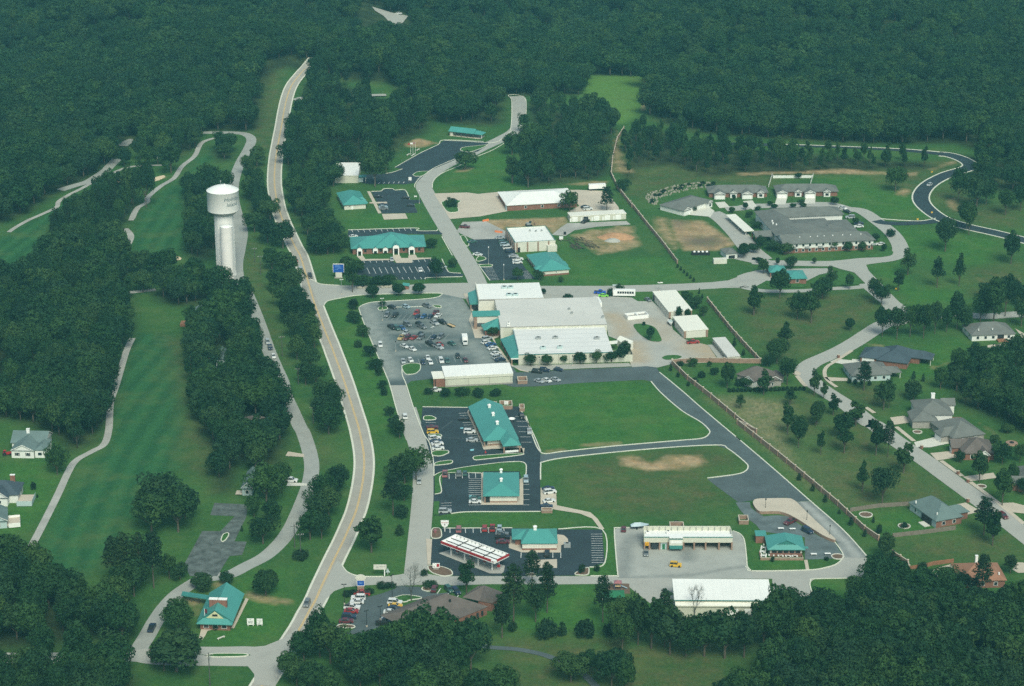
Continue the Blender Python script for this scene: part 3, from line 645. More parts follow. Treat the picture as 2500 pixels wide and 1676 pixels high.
for a, m_, lb in [((6,(1065,1120),(1070,1100),(1130,1085),(1195,1090),(1195,1130),(1160,1160),(1090,1165)),0, 'grass island at the foot of the market car park'),((6,(903,710),(925,695),(965,698),(972,715),(940,724),(905,722)),0, 'round grass island under a small tree'),((6,(1270,690),(1330,690),(1340,708),(1300,706)),0, 'grass tip at the end of the divider'),
				  (('U', (-30,378),(60,372),(125,402),(110,422),(-30,428)),0, 'grass island at the north end of the shop lot'),(('U', (20,595),(165,592),(195,615),(150,630),(45,632)),0, 'grass island between two rows of parked cars'),(('U', (60,815),(110,790),(260,788),(282,815),(180,858),(80,852)),0, 'grass island below the parked white cars'),(('U', (85,972),(120,928),(300,903),(325,922),(300,948)),0, 'thin grass island at the lot entrance'),(('U', (558,880),(580,855),(1160,817),(1178,840),(640,900),(580,903)),0, 'long grass island below the shop block'),
				  (('X', (65,295),(75,160),(190,160),(208,270),(160,298)),1, 'mulched corner by the round sign'),(('X', (22,655),(90,648),(220,665),(330,710),(352,770),(230,790),(90,750),(30,700)),1, 'planted bed at the fuel station corner'),(('X', (1930,770),(1940,740),(2100,668),(2118,690),(2112,775)),1, 'mulched corner at the lower right of the forecourt'),(('X', (1290,765),(1380,745),(1440,765),(1400,785),(1320,785)),1, 'small mulched bed at the forecourt edge'),
				  (('Y', (930,462),(1100,402),(1310,432),(1310,452),(1160,470),(1130,492),(960,490)),0, 'grass island under the bare tree'),(('Y', (1310,345),(1330,310),(1440,305),(1420,365),(1360,362)),1, 'shrub island at the office drive'),(('Y', (285,790),(350,755),(500,768),(525,792),(480,805)),1, 'mulched island at the end of the car row'),
				  (('M', (1270,912),(1350,862),(1500,855),(1515,865),(1420,932),(1310,932)),0, 'grass island at the foot of the slanting lot'),(('M', (1985,540),(2020,495),(2339,465),(2420,450),(2339,500),(2150,570),(2040,560)),0, 'grass island above the slanting lot'),(('I', (-40,1100),(0,1060),(80,1078),(100,1105),(20,1135),(-40,1130)),0, 'grass island with a white car behind it'),(('I', (0,1185),(150,1175),(190,1192),(170,1212),(0,1215)),0, 'thin grass island above the striped stalls'),((6,(1465,215),(1500,215),(1530,275),(1510,290),(1480,250)),0, 'grass tip by the building site'),
				  ((2,(1330,1388),(1370,1372),(1480,1372),(1440,1400),(1462,1452),(1380,1458)),0, 'grass corner of the tan apron'),(('H', (600,600),(760,590),(940,640),(1035,830),(1000,852),(860,845),(700,740)),0, 'grass island in the gravel yard'),(('H', (1020,1080),(1090,1045),(1250,1040),(1330,1070),(1220,1105),(1080,1110)),0, 'small oval grass island in the gravel yard'),
				  ((8,(205,375),(320,368),(330,380),(230,385)),0, 'thin grass island by the senior housing'),((8,(870,355),(960,340),(1010,310),(1070,320),(1060,350),(960,365)),0, 'grass island at the corner of the senior housing'),((8,(640,470),(780,458),(868,545),(660,560),(480,545),(560,500)),0, 'grass centre of the gatehouse loop'),((8,(175,535),(240,520),(470,545),(480,568),(260,572)),0, 'grass strip around the gatehouse'),((9,(1160,1395),(1210,1385),(1380,1385),(1412,1392),(1380,1402),(1200,1405)),0, 'grass median of the divided street'),((9,(1250,745),(1262,710),(1290,698),(1298,712),(1280,740),(1262,752)),0, 'yellow kerbed island in the cracked lot')]:
	island(pts(*a), MULCH if m_ else bpy.data.materials.get('island_grass') or mat('island_grass', (0.048,0.13,0.034),0.95,0.25,0.5,0.1,2.0), lb, kerbed='yard' not in lb and 'senior' not in lb and 'gatehouse' not in lb)
sheet('traffic_island', pts('U', (104,1085),(190,1045),(450,990),(900,935),(1120,925),(1185,950),(1198,1010),(1188,1090),(1140,1130),(1120,1040),(690,1040),(660,1055),(200,1068),(185,1270),(160,1298),(104,1310)), MATS['island_grass'], 'grass strip wrapped around the square teal office', z=0.2, pave=False)
sheet('traffic_island', pts('U', (95,1400),(160,1396),(158,1560),(92,1560)), MATS['island_grass'], 'grass verge at the lower end of the shop lot', z=0.2, pave=False)
kerb('kerbs of the dark shop lot', pts('U', (-40,266),(500,274)), pts('U', (1110,264),(1190,404),(1300,624),(1372,800)), pts('U', (104,1085),(190,1045),(450,990),(900,933),(1120,922),(1190,950),(1200,1010),(1190,1090),(1140,1132)), pts('U', (1372,1517),(1000,1520),(500,1522),(300,1542)), pts('U', (660,1058),(200,1070),(187,1270),(160,1300),(104,1312)))
kerb('kerbs of the fuel station forecourt', pts('X', (215,163),(1120,158)), pts('X', (1715,174),(2285,178),(2322,610),(2120,668)))
kerb('kerbs of the market car park', pts(6,(1345,612),(1310,634),(1200,648),(1000,660),(870,668),(810,683),(780,700),(775,718),(800,790),(840,890),(900,1030),(960,1170),(985,1235),(1030,1400),(1080,1560)), pts(6,(970,700),(1100,702),(1270,694)), pts(6,(1068,1100),(1070,1165),(1098,1235),(1150,1400),(1215,1568),10,(1040,190),(1062,290),(1066,380)))
kerb('kerbs of the office car parks', pts('B', (420,186),(1770,146),(1815,200),(2200,204),(2240,170)), pts(6,(1340,372),(1372,440),(1395,465),(1470,470)), pts('M', (655,1158),(800,1153),(850,1118),(970,1118),(1010,1138),(1162,1138),(1232,1280)), pts('M', (1010,798),(1400,578),(1660,456),(1755,385),(2339,408)), pts('M', (870,890),(980,870),(1125,820)), pts('I', (10,1214),(150,1404)), pts(6,(1585,410),(1690,415)), pts(6,(1340,220),(1412,350)), pts(6,(1228,513),(1250,500),(1482,494)))
kerb('kerbs of the wash apron and lower street', pts('V', (130,1040),(90,600),(70,228),(120,203),(560,198)), pts('V', (2060,256),(2180,308),(2252,420),(2287,700),(2302,850),(2370,930)), pts(12,(45,890),(62,905),(90,916),(400,911),(500,897),(565,875),(600,835),(580,790),(545,745)), pts(12,(714,957),(440,961),(416,975),(412,1000),(430,1062)), pts(11,(560,944),(715,944)), pts(10,(548,890),(580,925),(650,946),(780,948)), pts(6,(425,498),(470,525),(520,545),(640,553)), pts(6,(535,690),(560,660),(650,640),(760,622),(980,612),(1300,606),(1345,612)))
stalls(mall, (g('J', 340,545), g('J', 1010,520), g('J', 425,455),9),(g('J', 500,892), g('J', 1260,850), g('J', 580,800),9),(g('J', 390,640), g('J', 1260,590), g('J', 440,690),9),(g('J', 545,935), g('J', 1480,900), g('J', 600,985),10),(g('J', 560,1155), g('J', 1600,1110), g('J', 590,1240),12),(g('J', 400,330), g('J', 1130,320), g('J', 445,372),9),(g('J', 1860,850), g('J', 2060,1210), g('J', 2000,830),9), w=0.2, m=mat('faded_marking', (0.30,0.32,0.31),0.9,0.3,0.6))
stalls(strip, (g('U', 390,345), g('U', 540,690), g('U', 500,340),13),(g('U', -5,455), g('U', -5,456), g('U', 120,455),1),(g('U', 510,1128), g('U', 510,1440), g('U', 660,1128),14),(g('U', 275,1065), g('U', 590,1050), g('U', 278,1130),5),(g('U', 180,1420), g('U', 165,1520), g('U', 310,1415),4),(g('U', 1070,380), g('U', 1140,690), g('U', 1190,380),6),(g('U', 1165,1195), g('U', 1165,1440), g('U', 1235,1195),5))
stalls(gas, (g('X', 310,165), g('X', 1010,165), g('X', 312,225),8),(g('X', 2140,240), g('X', 2150,610), g('X', 2290,240),13),(g('X', 1235,478), g('X', 1750,478), g('X', 1232,550),6))
stalls(bank, (g('Y', 1540,330), g('Y', 1780,370), g('Y', 1495,395),3),(g('Y', 520,450), g('Y', 380,700), g('Y', 640,460),6), w=0.3)
stalls(nlot, (g('M', 780,1020), g('M', 1150,1010), g('M', 765,1045),6), w=0.3)
stalls(olot, (g('B', 735,820), g('B', 1230,808), g('B', 755,860),5),(g('B', 800,960), g('B', 2030,930), g('B', 860,1080),11),(g('B', 1390,1155), g('B', 1890,1150), g('B', 1420,1200),5),(g('B', 1720,800), g('B', 2090,780), g('B', 1745,850),4))
stalls(olot2,(g('B', 490,185), g('B', 1680,152), g('B', 515,235),11))
stalls(rlot, (g('I', 60,1225), g('I', 150,1395), g('I', 190,1222),10),(g('I', 580,1275), g('I', 640,1380), g('I', 680,1270),8))
for lot_, a in [(strip, ('U', (520,1325),(548,1322),(546,1340),(518,1342))),(strip, ('U', (530,775),(575,770),(572,792),(528,795))),(strip, ('U', (412,515),(448,512),(446,528),(410,530)))]:
	sheet('accessible_marking', pts(*a), mat('blue_marking', (0.22,0.5,0.55),0.8), 'blue accessible stall marking', parent=lot_, pave=False)
stalls(strip, (g('U', 185,530), g('U', 470,335), g('U', 320,435),1),(g('U', 200,634), g('U', 201,634), g('U', 480,650),1), w=0.3, m=MATS['asphalt_grey'])
# ------------------------------------------------------------------ buildings
FOOT = []    # building footprints (world polygons)
class B:
	"""a building: an Empty turned like its long side; x runs along the front, y backwards"""
	def __init__(s, name, label, cat, r, FL, FR, BL, h, group=None, z0=0.0, foot=True):
		a, b_, c_ = (up(g(r if len(p) == 2 else p[0], *p[-2:], z=h),0) for p in (FL, FR, BL))
		u, v = b_ - a, c_ - a
		if v.length > u.length:
			vd = v.normalized()
			ud = Vector((vd.y, -vd.x, 0))
		else:
			ud = u.normalized()
			vd = Vector((-ud.y, ud.x, 0))
		s.L, s.D, s.h = abs(u.dot(ud)), abs(v.dot(vd)), h
		ctr = a + ud * s.L / 2 + vd * s.D / 2
		s.rz = math.atan2(ud.y, ud.x)
		s.o = thing(name, label, cat, (ctr.x, ctr.y, z0), s.rz, group)
		s.ctr, s.ud, s.vd = ctr, ud, vd
		s.rect = (-s.L / 2, s.L / 2,-s.D / 2, s.D / 2)
		if foot:
			FOOT.append([tuple((ctr + ud * x + vd * y)[:2]) for x, y in ((-s.L / 2,-s.D / 2),(s.L / 2,-s.D / 2),(s.L / 2, s.D / 2),(-s.L / 2, s.D / 2))])
	def loc(s, r, x, y, z=0.0):
		d = up(g(r, x, y, z=z if z else 1e-6),0) - s.ctr
		return d.dot(s.ud), d.dot(s.vd)
	def wing(s, r, FL, FR, BL, h):
		q = [s.loc(r, *p, z=h) for p in (FL, FR, BL)]
		xs, ys = [p[0] for p in q], [p[1] for p in q]
		return (min(xs), max(xs), min(ys), max(ys))
	def walls(s, m, z1=None, z0=0.0, rect=None, inset=0.45, name='wall', sides='fblr'):
		x0, x1, y0, y1 = rect or s.rect
		x0, x1, y0, y1 = x0 + inset, x1 - inset, y0 + inset, y1 - inset
		z1 = s.h if z1 is None else z1
		b = MB()
		q = {'f': [(x0, y0),(x1, y0)], 'r': [(x1, y0),(x1, y1)], 'b': [(x1, y1),(x0, y1)], 'l': [(x0, y1),(x0, y0)]}
		for k in sides:
			(ax, ay),(bx, by) = q[k]
			b.poly([(ax, ay, z0),(bx, by, z0),(bx, by, z1),(ax, ay, z1)])
		return b.build(name, m, s.o)
	def hip(s, m, rise, axis='x', ends=(1,1), rect=None, z=None, inset=None, wallm=None, name='roof', cut=0.45):
		"""eaves at z; ends: 1 hipped, 0 gabled"""
		x0, x1, y0, y1 = rect or s.rect
		z = s.h if z is None else z
		sw = axis == 'y'
		if sw:
			x0, x1, y0, y1 = y0, y1, x0, x1
		T = (lambda x, y, z: (y, x, z)) if sw else (lambda x, y, z: (x, y, z))
		hd = (y1 - y0) / 2
		ins = hd if inset is None else inset
		ym = (y0 + y1) / 2
		ra, rb = x0 + (ins if ends[0] else 0), x1 - (ins if ends[1] else 0)
		if rb <= ra:
			ra = rb = (ra + rb) / 2 + (0 if ends[0] and ends[1] else 0)
			rb += 0.01
		b = MB()
		t = 0.22
		b.poly([T(x0, y0, z), T(x1, y0, z), T(rb, ym, z + rise), T(ra, ym, z + rise)])
		b.poly([T(x1, y1, z), T(x0, y1, z), T(ra, ym, z + rise), T(rb, ym, z + rise)])
		if ends[0]:
			b.poly([T(x0, y1, z), T(x0, y0, z), T(ra, ym, z + rise)])
		if ends[1]:
			b.poly([T(x1, y0, z), T(x1, y1, z), T(rb, ym, z + rise)])
		for (ax, ay),(bx, by) in (((x0, y0),(x1, y0)),((x1, y0),(x1, y1)),((x1, y1),(x0, y1)),((x0, y1),(x0, y0))):
			b.poly([T(ax, ay, z - t), T(bx, by, z - t), T(bx, by, z), T(ax, ay, z)])
		b.poly([T(x0, y0, z - t), T(x0, y1, z - t), T(x1, y1, z - t), T(x1, y0, z - t)])
		roof = b.build(name, m, s.o)
		for e, (xx, sg) in enumerate(((x0,1),(x1,-1))):
			if not ends[e]:
				k = cut * sg
				w = MB().poly([T(xx + k, y0 + 0.3, z - 0.1), T(xx + k, y1 - 0.3, z - 0.1), T(xx + k, ym, z + rise - 0.16)])
				w.build('gable', wallm or SIDING, s.o)
				MB().poly([T(xx, y0, z - t), T(xx, y0, z), T(xx, ym, z + rise), T(xx, ym, z + rise - t * 1.3)]).poly([T(xx, y1, z), T(xx, y1, z - t), T(xx, ym, z + rise - t * 1.3), T(xx, ym, z + rise)]).build('barge_board', WHITE if m not in (TEAL, ROOFC) else TEAL_DK, roof)
		return roof
	def flat(s, m, wallm, par=0.5, rect=None, z=None, cap=None, tilt=0.0, name='roof', inset=0.0):
		"""flat or slightly tilted roof inside a low parapet or with a plain eave (par=0)"""
		x0, x1, y0, y1 = rect or s.rect
		z = s.h if z is None else z
		b = MB()
		if par:
			b.poly([(x0 + .25, y0 + .25, z - par),(x1 - .25, y0 + .25, z - par),(x1 - .25, y1 - .25, z - par + tilt),(x0 + .25, y1 - .25, z - par + tilt)])
		else:
			zt = z + tilt
			b.poly([(x0, y0, z),(x1, y0, z),(x1, y1, zt),(x0, y1, zt)])
			b.poly([(x0, y0, z - .3),(x0, y0, z),(x0, y1, zt),(x0, y1, zt - .3)][::-1]).poly([(x1, y0, z - .3),(x1, y0, z),(x1, y1, zt),(x1, y1, zt - .3)])
			b.poly([(x0, y0, z - .3),(x1, y0, z - .3),(x1, y0, z),(x0, y0, z)]).poly([(x1, y1, zt - .3),(x0, y1, zt - .3),(x0, y1, zt),(x1, y1, zt)])
			b.poly([(x0, y0, z - .3),(x0, y1, zt - .3),(x1, y1, zt - .3),(x1, y0, z - .3)])
		roof = b.build(name, m, s.o)
		if par:
			p = MB()
			for bx in ((x0, x1, y0, y0 + .25),(x0, x1, y1 - .25, y1),(x0, x0 + .25, y0 + .25, y1 - .25),(x1 - .25, x1, y0 + .25, y1 - .25)):
				p.box(*bx, z - par - 0.6, z)
			p.build('parapet', wallm, s.o)
			q = MB()
			for bx in ((x0 - .04, x1 + .04, y0 - .04, y0 + .3),(x0 - .04, x1 + .04, y1 - .3, y1 + .04),(x0 - .04, x0 + .3, y0 + .3, y1 - .3),(x1 - .3, x1 + .04, y0 + .3, y1 - .3)):
				q.box(*bx, z, z + 0.1)
			q.build('coping', cap or WHITE, s.o)
		return roof
	def win(s, face, c_, z, w, h, m=None, rect=None, inset=0.45, name='window', frame=WHITE, depth=0.05):
		x0, x1, y0, y1 = rect or s.rect
		x0, x1, y0, y1 = x0 + inset, x1 - inset, y0 + inset, y1 - inset
		def bx(b, grow, d0, d1):
			a0, a1, za, zb = c_ - w / 2 - grow, c_ + w / 2 + grow, z - grow, z + h + grow
			if face == 'f':
				b.box(a0, a1, y0 - d1, y0 - d0, za, zb)
			elif face == 'b':
				b.box(a0, a1, y1 + d0, y1 + d1, za, zb)
			elif face == 'l':
				b.box(x0 - d1, x0 - d0, a0, a1, za, zb)
			else:
				b.box(x1 + d0, x1 + d1, a0, a1, za, zb)
			return b
		o = bx(MB(),0,0.01, depth + 0.03).build(name, m or GLASS, s.o)
		if frame is not None:
			bx(MB(),0.13,0.004, depth).build('frame', frame, o)
		return o
	def wins(s, face, n, z, w, h, rect=None, margin=1.5, **k):
		x0, x1, y0, y1 = rect or s.rect
		a, e = (x0, x1) if face in 'fb' else (y0, y1)
		for i in range(n):
			c_ = a + margin + (e - a - 2 * margin) * (i + 0.5) / n
			s.win(face, c_, z, w, h, rect=rect, **k)
	def box(s, name, m, x0, x1, y0, y1, z0, z1, parent=None):
		return MB().box(x0, x1, y0, y1, z0, z1).build(name, m, parent or s.o)
	def post(s, name, m, x, y, z1, w=0.3, z0=0.0):
		return s.box(name, m, x - w / 2, x + w / 2, y - w / 2, y + w / 2, z0, z1)
	def pts3(s, name, m, faces, parent=None):
		b = MB()
		for f in faces:
			b.poly(f)
		return b.build(name, m, parent or s.o)
	def unit(s, name, x, y, z, w=1.6, d=1.4, h=1.0, m=None):
		o = s.box(name, m or GREYMET, x - w / 2, x + w / 2, y - d / 2, y + d / 2, z, z + h)
		MB().cyl(x, y, z + h, z + h + 0.12, min(w, d) * 0.35, n=10).build('fan', DARK, o)
		return o
	def cupola(s, x, y, z, w=1.0, m=WHITE):
		o = s.box('cupola', m, x - w / 2, x + w / 2, y - w / 2, y + w / 2, z - 0.8, z + 0.8)
		b = MB()
		k = w / 2 + 0.2
		for a, c_ in (((-k, -k),(k, -k)),((k, -k),(k, k)),((k, k),(-k, k)),((-k, k),(-k, -k))):
			b.poly([(x + a[0], y + a[1], z + 0.8),(x + c_[0], y + c_[1], z + 0.8),(x, y, z + 1.35)])
		b.build('cupola_roof', m, o)
		return o
	def vent(s, x, y, z, m=WHITE, r=0.22, h=0.5):
		return MB().cyl(x, y, z - 0.3, z + h, r, n=8).build('roof_vent', m, s.o)
	def chimney(s, x, y, z0, z1, m, w=1.0, d=0.8):
		o = s.box('chimney', m, x - w / 2, x + w / 2, y - d / 2, y + d / 2, z0, z1)
		s.box('chimney_cap', WHITE, x - w / 2 - .08, x + w / 2 + .08, y - d / 2 - .08, y + d / 2 + .08, z1, z1 + 0.15, o)
		return o
# --- water tower and standpipe
tb = g('Q', 447,1640)
tw = thing('water_tower', 'tall white water tower with a drum tank and blue lettering', 'water tower', tb)
MB().lathe([(5.2,0),(4.95,1.5),(4.75,6),(4.72,31.0)], 48).build('column', TOWERW, tw, True)
MB().lathe([(4.72,31.0),(5.3,31.3),(7.55,33.1),(7.78,33.35)], 56).build('tank_cone', TOWERG, tw, True)
tank = MB().lathe([(7.78,33.35),(7.82,33.6),(7.82,43.2),(7.9,43.28),(7.9,43.45)], 64).build('tank', TOWERW, tw, True)
dome = MB().lathe([(7.9,43.45),(6.6,44.2),(5.0,44.95),(3.2,45.55),(1.4,45.9),(0.01,46.0)], 64).build('dome', WHITE, tw, True)
b = MB()
for i in range(48):
	if i % 4 == 0:
		a = 2 * PI * i / 48
		b.box(4.76 * math.cos(a) - .05,4.76 * math.cos(a) + .05,4.76 * math.sin(a) - .05,4.76 * math.sin(a) + .05,2,31)
b.build('rib', TOWERW, tw)
an = MB().cyl(-0.9,0.4,45.7,48.0,0.1,0.05,6).cyl(-0.9,0.4,47.4,48.1,0.28, n=6).build('antenna', GREYMET, tw)
MB().cyl(0.9,0.2,45.6,46.4,0.5, n=10).build('hatch', WHITE, tw)
def text_mesh(txt, size, shear=0.0):
	cu = bpy.data.curves.new('lettering', 'FONT')
	cu.body = txt
	cu.size = size
	cu.shear = shear
	cu.extrude = 0.0
	cu.align_x = 'CENTER'
	cu.resolution_u = 3
	o = bpy.data.objects.new('lettering', cu)
	COL.objects.link(o)
	dg = bpy.context.evaluated_depsgraph_get()
	me = bpy.data.meshes.new_from_object(o.evaluated_get(dg))
	bpy.data.objects.remove(o)
	bpy.data.curves.remove(cu)
	return me
def lettering(txt, size, m, parent, f, shear=0.0):
	"""words as a mesh laid on a surface by f(x, y) -> point"""
	me = text_mesh(txt, size, shear)
	bm = bmesh.new()
	bm.from_mesh(me)
	bmesh.ops.subdivide_edges(bm, edges=[e for e in bm.edges if e.calc_length() > 0.5], cuts=2)
	for v in bm.verts:
		v.co = f(v.co.x, v.co.y)
	bm.to_mesh(me)
	bm.free()
	me.materials.clear()
	me.materials.append(m)
	return link(bpy.data.objects.new('lettering', me), parent)
LETTER = mat('slate_lettering', (0.05,0.11,0.13),0.7,0.05)
ang0 = math.radians(-90 + 41) + math.atan2(-tb.x, tb.y) * 0  # lettering sits to the right of the side facing the photographer
for i, wd in enumerate(('Holiday', 'Island')):
	lettering(wd, 2.8, LETTER, tank, lambda x, y, i=i: Vector((7.86 * math.cos(ang0 + x / 7.84),7.86 * math.sin(ang0 + x / 7.84),39.6 - 2.75 * i + y)),0.25)
sp = g('Q', 482,1740)
st = thing('standpipe', 'shorter white standpipe just in front of the water tower', 'water tank', sp)
MB().lathe([(3.1,0),(3.05,0.5),(3.05,27.6)], 40).build('shell', mat('standpipe_paint', (0.72,0.69,0.66),0.6,0.05,0.25), st, True)
MB().lathe([(3.1,27.6),(3.1,27.75),(1.6,28.05),(0.01,28.15)], 40).build('lid', WHITE, st, True)
# --- long teal shop block
s = B('shop_block', 'long teal roofed shop block with three white cupolas on its ridge', 'shop', 'U', (690,672),(1118,660),(503,262),3.2)
x0, x1, y0, y1 = s.rect
s.hip(TEAL, 3.3, 'y', (1,0), wallm=CREAM)
s.walls(CREAM, inset=1.9, z0=0.9)
s.walls(BRICK_TAN, z1=0.9, inset=1.87)
for i in range(7):
	y = y0 + 1 + (y1 - y0 - 2) * i / 6
	s.post('column', BRICK_TAN, x0 + 0.5, y, 3.0,0.5)
for i in range(6):
	s.win('l', y0 + (y1 - y0) * (i + .5) / 6,0.4,3.2,2.2, inset=1.87)
s.wins('r', 5,0.9,1.0,1.2, inset=1.87)
w = s.wing('U', (915,722),(1138,720),(915,650),3.2)
w = (w[0], w[1], w[2], y0 + 3)
s.hip(TEAL, 2.1, 'y', (1,0), rect=(w[0], w[1], w[2], y0 + 5), name='porch_roof', z=3.22)
for x in (w[0] + .5, w[1] - .5):
	s.post('column', BRICK_TAN, x, w[2] + .5,3.0,0.55)
s.box('railing', WHITE, w[0] + 1, w[1] - 1, w[2] + .45, w[2] + .55,0.1,1.0)
for cx, cy in ((750,255),(797,352),(845,455)):
	q = s.loc('U', cx, cy, 7.0)
	s.cupola((x0 + x1) / 2, q[1], 6.75)
# --- square teal office
s = B('office', 'square teal hip roofed office with two white cupolas', 'office', 'U', (683,1330),(1120,1330),(685,1045),3.3)
x0, x1, y0, y1 = s.rect
s.hip(TEAL, 2.5, 'y', (1,1))
s.walls(CREAM, z0=0.8, inset=0.9)
s.walls(BRICK_TAN, z1=0.8, inset=0.87)
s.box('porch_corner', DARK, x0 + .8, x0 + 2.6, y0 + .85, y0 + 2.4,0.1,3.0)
s.post('column', BRICK_TAN, x0 + .7, y0 + .7,3.1,.45)
s.wins('l', 4,0.8,1.8,1.6, inset=0.87)
s.wins('r', 4,1.0,1.0,1.3, inset=0.87)
for cy in (1030,1140):
	q = s.loc('U', 903, cy, 6.2)
	s.cupola((x0 + x1) / 2, q[1], 6.0,0.9)
# --- fuel station shop
s = B('fuel_shop', 'teal roofed fuel station shop with a white cupola', 'shop', 'X', (1235,358),(1712,355),(1235,165),3.0)
x0, x1, y0, y1 = s.rect
s.hip(TEAL, 2.7, 'x', (1,1), inset=3.2)
s.walls(CREAM, z0=0.8)
s.walls(BRICK, z1=0.8, inset=0.42)
w = s.wing('X', (1115,300),(1240,300),(1118,165),3.0)
w = (w[0], x0 + 3.2, w[2], w[3])
s.hip(TEAL, 1.6, 'x', (1,0), rect=w, z=2.98, name='side_roof', wallm=TEAL)
s.walls(BRICK, rect=(w[0] + .8, x0 + .5, w[2] + 0.8, w[3]), z1=2.8, name='entrance_wall')
s.win('f', x0 + 4.2,1.0,3.6,1.3, m=CREAM)
s.win('l', w[2] + (w[3] - w[2]) * .5,0.3,4.0,2.2, rect=(w[0] + .8, x0, w[2], w[3]))
s.win('r', 0,0.1,1.0,2.1, name='door')
q = s.loc('X', 1413,112,6.4)
s.cupola(q[0], (y0 + y1) / 2,6.0,1.1)
s.unit('roof_unit', x1 + 3.5, y0 + 3.0,0.1,2.4,1.6,1.6)
# --- fuel canopy
A4 = [g('X', *p, z=5.5) for p in ((180,320),(862,580),(1105,497),(398,243))]
A4 = [up(p, 0) for p in A4]
ud = ((A4[1] - A4[0]) + (A4[2] - A4[3])).normalized()
vd = Vector((-ud.y, ud.x, 0))
ctr = (A4[0] + A4[1] + A4[2] + A4[3]) / 4
LL = ((A4[1] - A4[0]).length + (A4[2] - A4[3]).length) / 2
WW = abs((A4[3] - A4[0]).dot(vd)) * .5 + abs((A4[2] - A4[1]).dot(vd)) * .5
cn = thing('fuel_canopy', 'flat white fuel canopy with red edge over the pumps', 'canopy', ctr, math.atan2(ud.y, ud.x))
hx, hy = LL / 2, WW / 2
MB().box(-hx + .25, hx - .25,-hy + .25, hy - .25,4.6,4.75).build('deck', WHITE, cn)
b = MB()
for k in range(1,3):
	yy = -hy + WW * k / 3
	b.box(-hx + .3, hx - .3, yy - .14, yy + .14,4.755,4.95)
for k in range(1,4):
	xx = -hx + LL * k / 4
	b.box(xx - .16, xx + .16,-hy + .3, hy - .3,4.76,4.94)
b.build('seam', BLACK, cn)
fa = MB()
fa.box(-hx, hx, -hy, -hy + .25,4.3,4.62).box(-hx, hx, hy - .25, hy, 4.3,5.5).box(-hx, -hx + .25,-hy + .25, hy - .25,4.3,5.5).box(hx - .25, hx, -hy + .25, hy - .25,4.3,4.62)
fo = fa.build('fascia', WHITE, cn)
MB().box(-hx - .03, hx - 1.6,-hy - .04,-hy + .25,4.63,5.5).box(hx - .25, hx + .04,-hy + 1.4, hy + .03,4.63,5.5).build('red_band', RED, fo)
MB().box(hx - 1.55, hx + .06,-hy - .06,-hy + 1.35,4.62,5.35).build('corner_box', WHITE, fo)
b = MB()
for k in range(14):
	b.box(-hx + 1 + k * (LL - 2) / 13 - .06,-hx + 1 + k * (LL - 2) / 13 + .06, hy - .7, hy - .26,4.76,5.35)
b.build('rib', GREYMET, fo)
MB().box(hx - 1.1, hx - .4,-hy - .09,-hy - .062,4.8,5.15).build('emblem', RED, fo)
for k in range(4):
	xx = -hx + 3 + k * (LL - 6) / 3
	for yy in (-hy + 2.2, hy - 2.2):
		MB().box(xx - .18, xx + .18, yy - .18, yy + .18,0,4.6).build('column', WHITE, cn)
for k in range(4):
	xx = -hx + 3 + k * (LL - 6) / 3 + 1.5
	p = thing('fuel_pump', ('%s fuel pump from the street corner end, under the red edged canopy' % ('fourth', 'third', 'second', 'first')[k]), 'fuel pump', ctr + ud * xx, math.atan2(ud.y, ud.x), 'fuel pumps under the canopy')
	MB().box(-.45,.45,-.35,.35,0.05,1.3).build('cabinet', GREYMET, p)
	MB().box(-.48,.48,-.38,.38,1.3,2.1).build('head', RED, p)
# --- wash bays
s = B('wash_bays', 'long low beige building with open wash bays and a yellow sign', 'car wash', 'V', (566,348),(2056,350),(566,210),5.4)
x0, x1, y0, y1 = s.rect
y1 = y0 + 7.6
W_ = x1 - x0
s.rect = (x0, x1, y0, y1)
s.pts3('roof', ROOFW, [[(x0 + .3, y0 + .3,4.5),(x1 - .3, y0 + .3,4.5),(x1 - .3, y1 - .3,4.5),(x0 + .3, y1 - .3,4.5)]])
p = MB()
p.box(x0, x1, y0, y0 + .3,3.9,5.3).box(x0, x0 + .3, y0 + .3, y1,3.9,5.6).box(x1 - .3, x1, y0 + .3, y1,3.9,5.6).box(x0 + .3, x1 - .3, y1 - .3, y1,3.9,6.2)
p.build('parapet', BEIGE, s.o)
b = MB()
for k in range(14):
	xx = x0 + 1.5 + k * (W_ - 3) / 13
	b.box(xx - .06, xx + .06, y1 - .75, y1 - .31,4.5,6.0)
b.build('rib', GREYMET, s.o)
s.box('coping', WHITE, x0 - .04, x1 + .04, y0 - .04, y0 + 2.4,5.3,5.4)
s.box('trim', TEAL_DK, x0 - .05, x0 + W_ * .28, y0 - .1, y0 - .045,5.05,5.38)
s.box('trim', TEAL_DK, x0 + W_ * .44, x1 + .05, y0 - .1, y0 - .045,5.05,5.38)
gx0, gx1 = x0 + W_ * .285, x0 + W_ * .435
s.box('portal', CREAM, gx0, gx1, y0 - 1.4, y0 - .001,2.5,5.25)
s.box('coping', WHITE, gx0 - .05, gx1 + .05, y0 - 1.45, y0 + 1,5.41,5.5)
s.box('trim', TEAL_DK, gx0 - .06, gx1 + .06, y0 - 1.5, y0 - 1.41,4.9,5.24)
s.box('sign_board', WHITE, gx0 + .4, gx1 - .4, y0 - 1.48, y0 - 1.41,3.35,4.4)
s.box('awning', TEAL_DK, gx0 + .1, gx1 - .1, y0 - 1.9, y0 - 1.0,1.3,2.5)
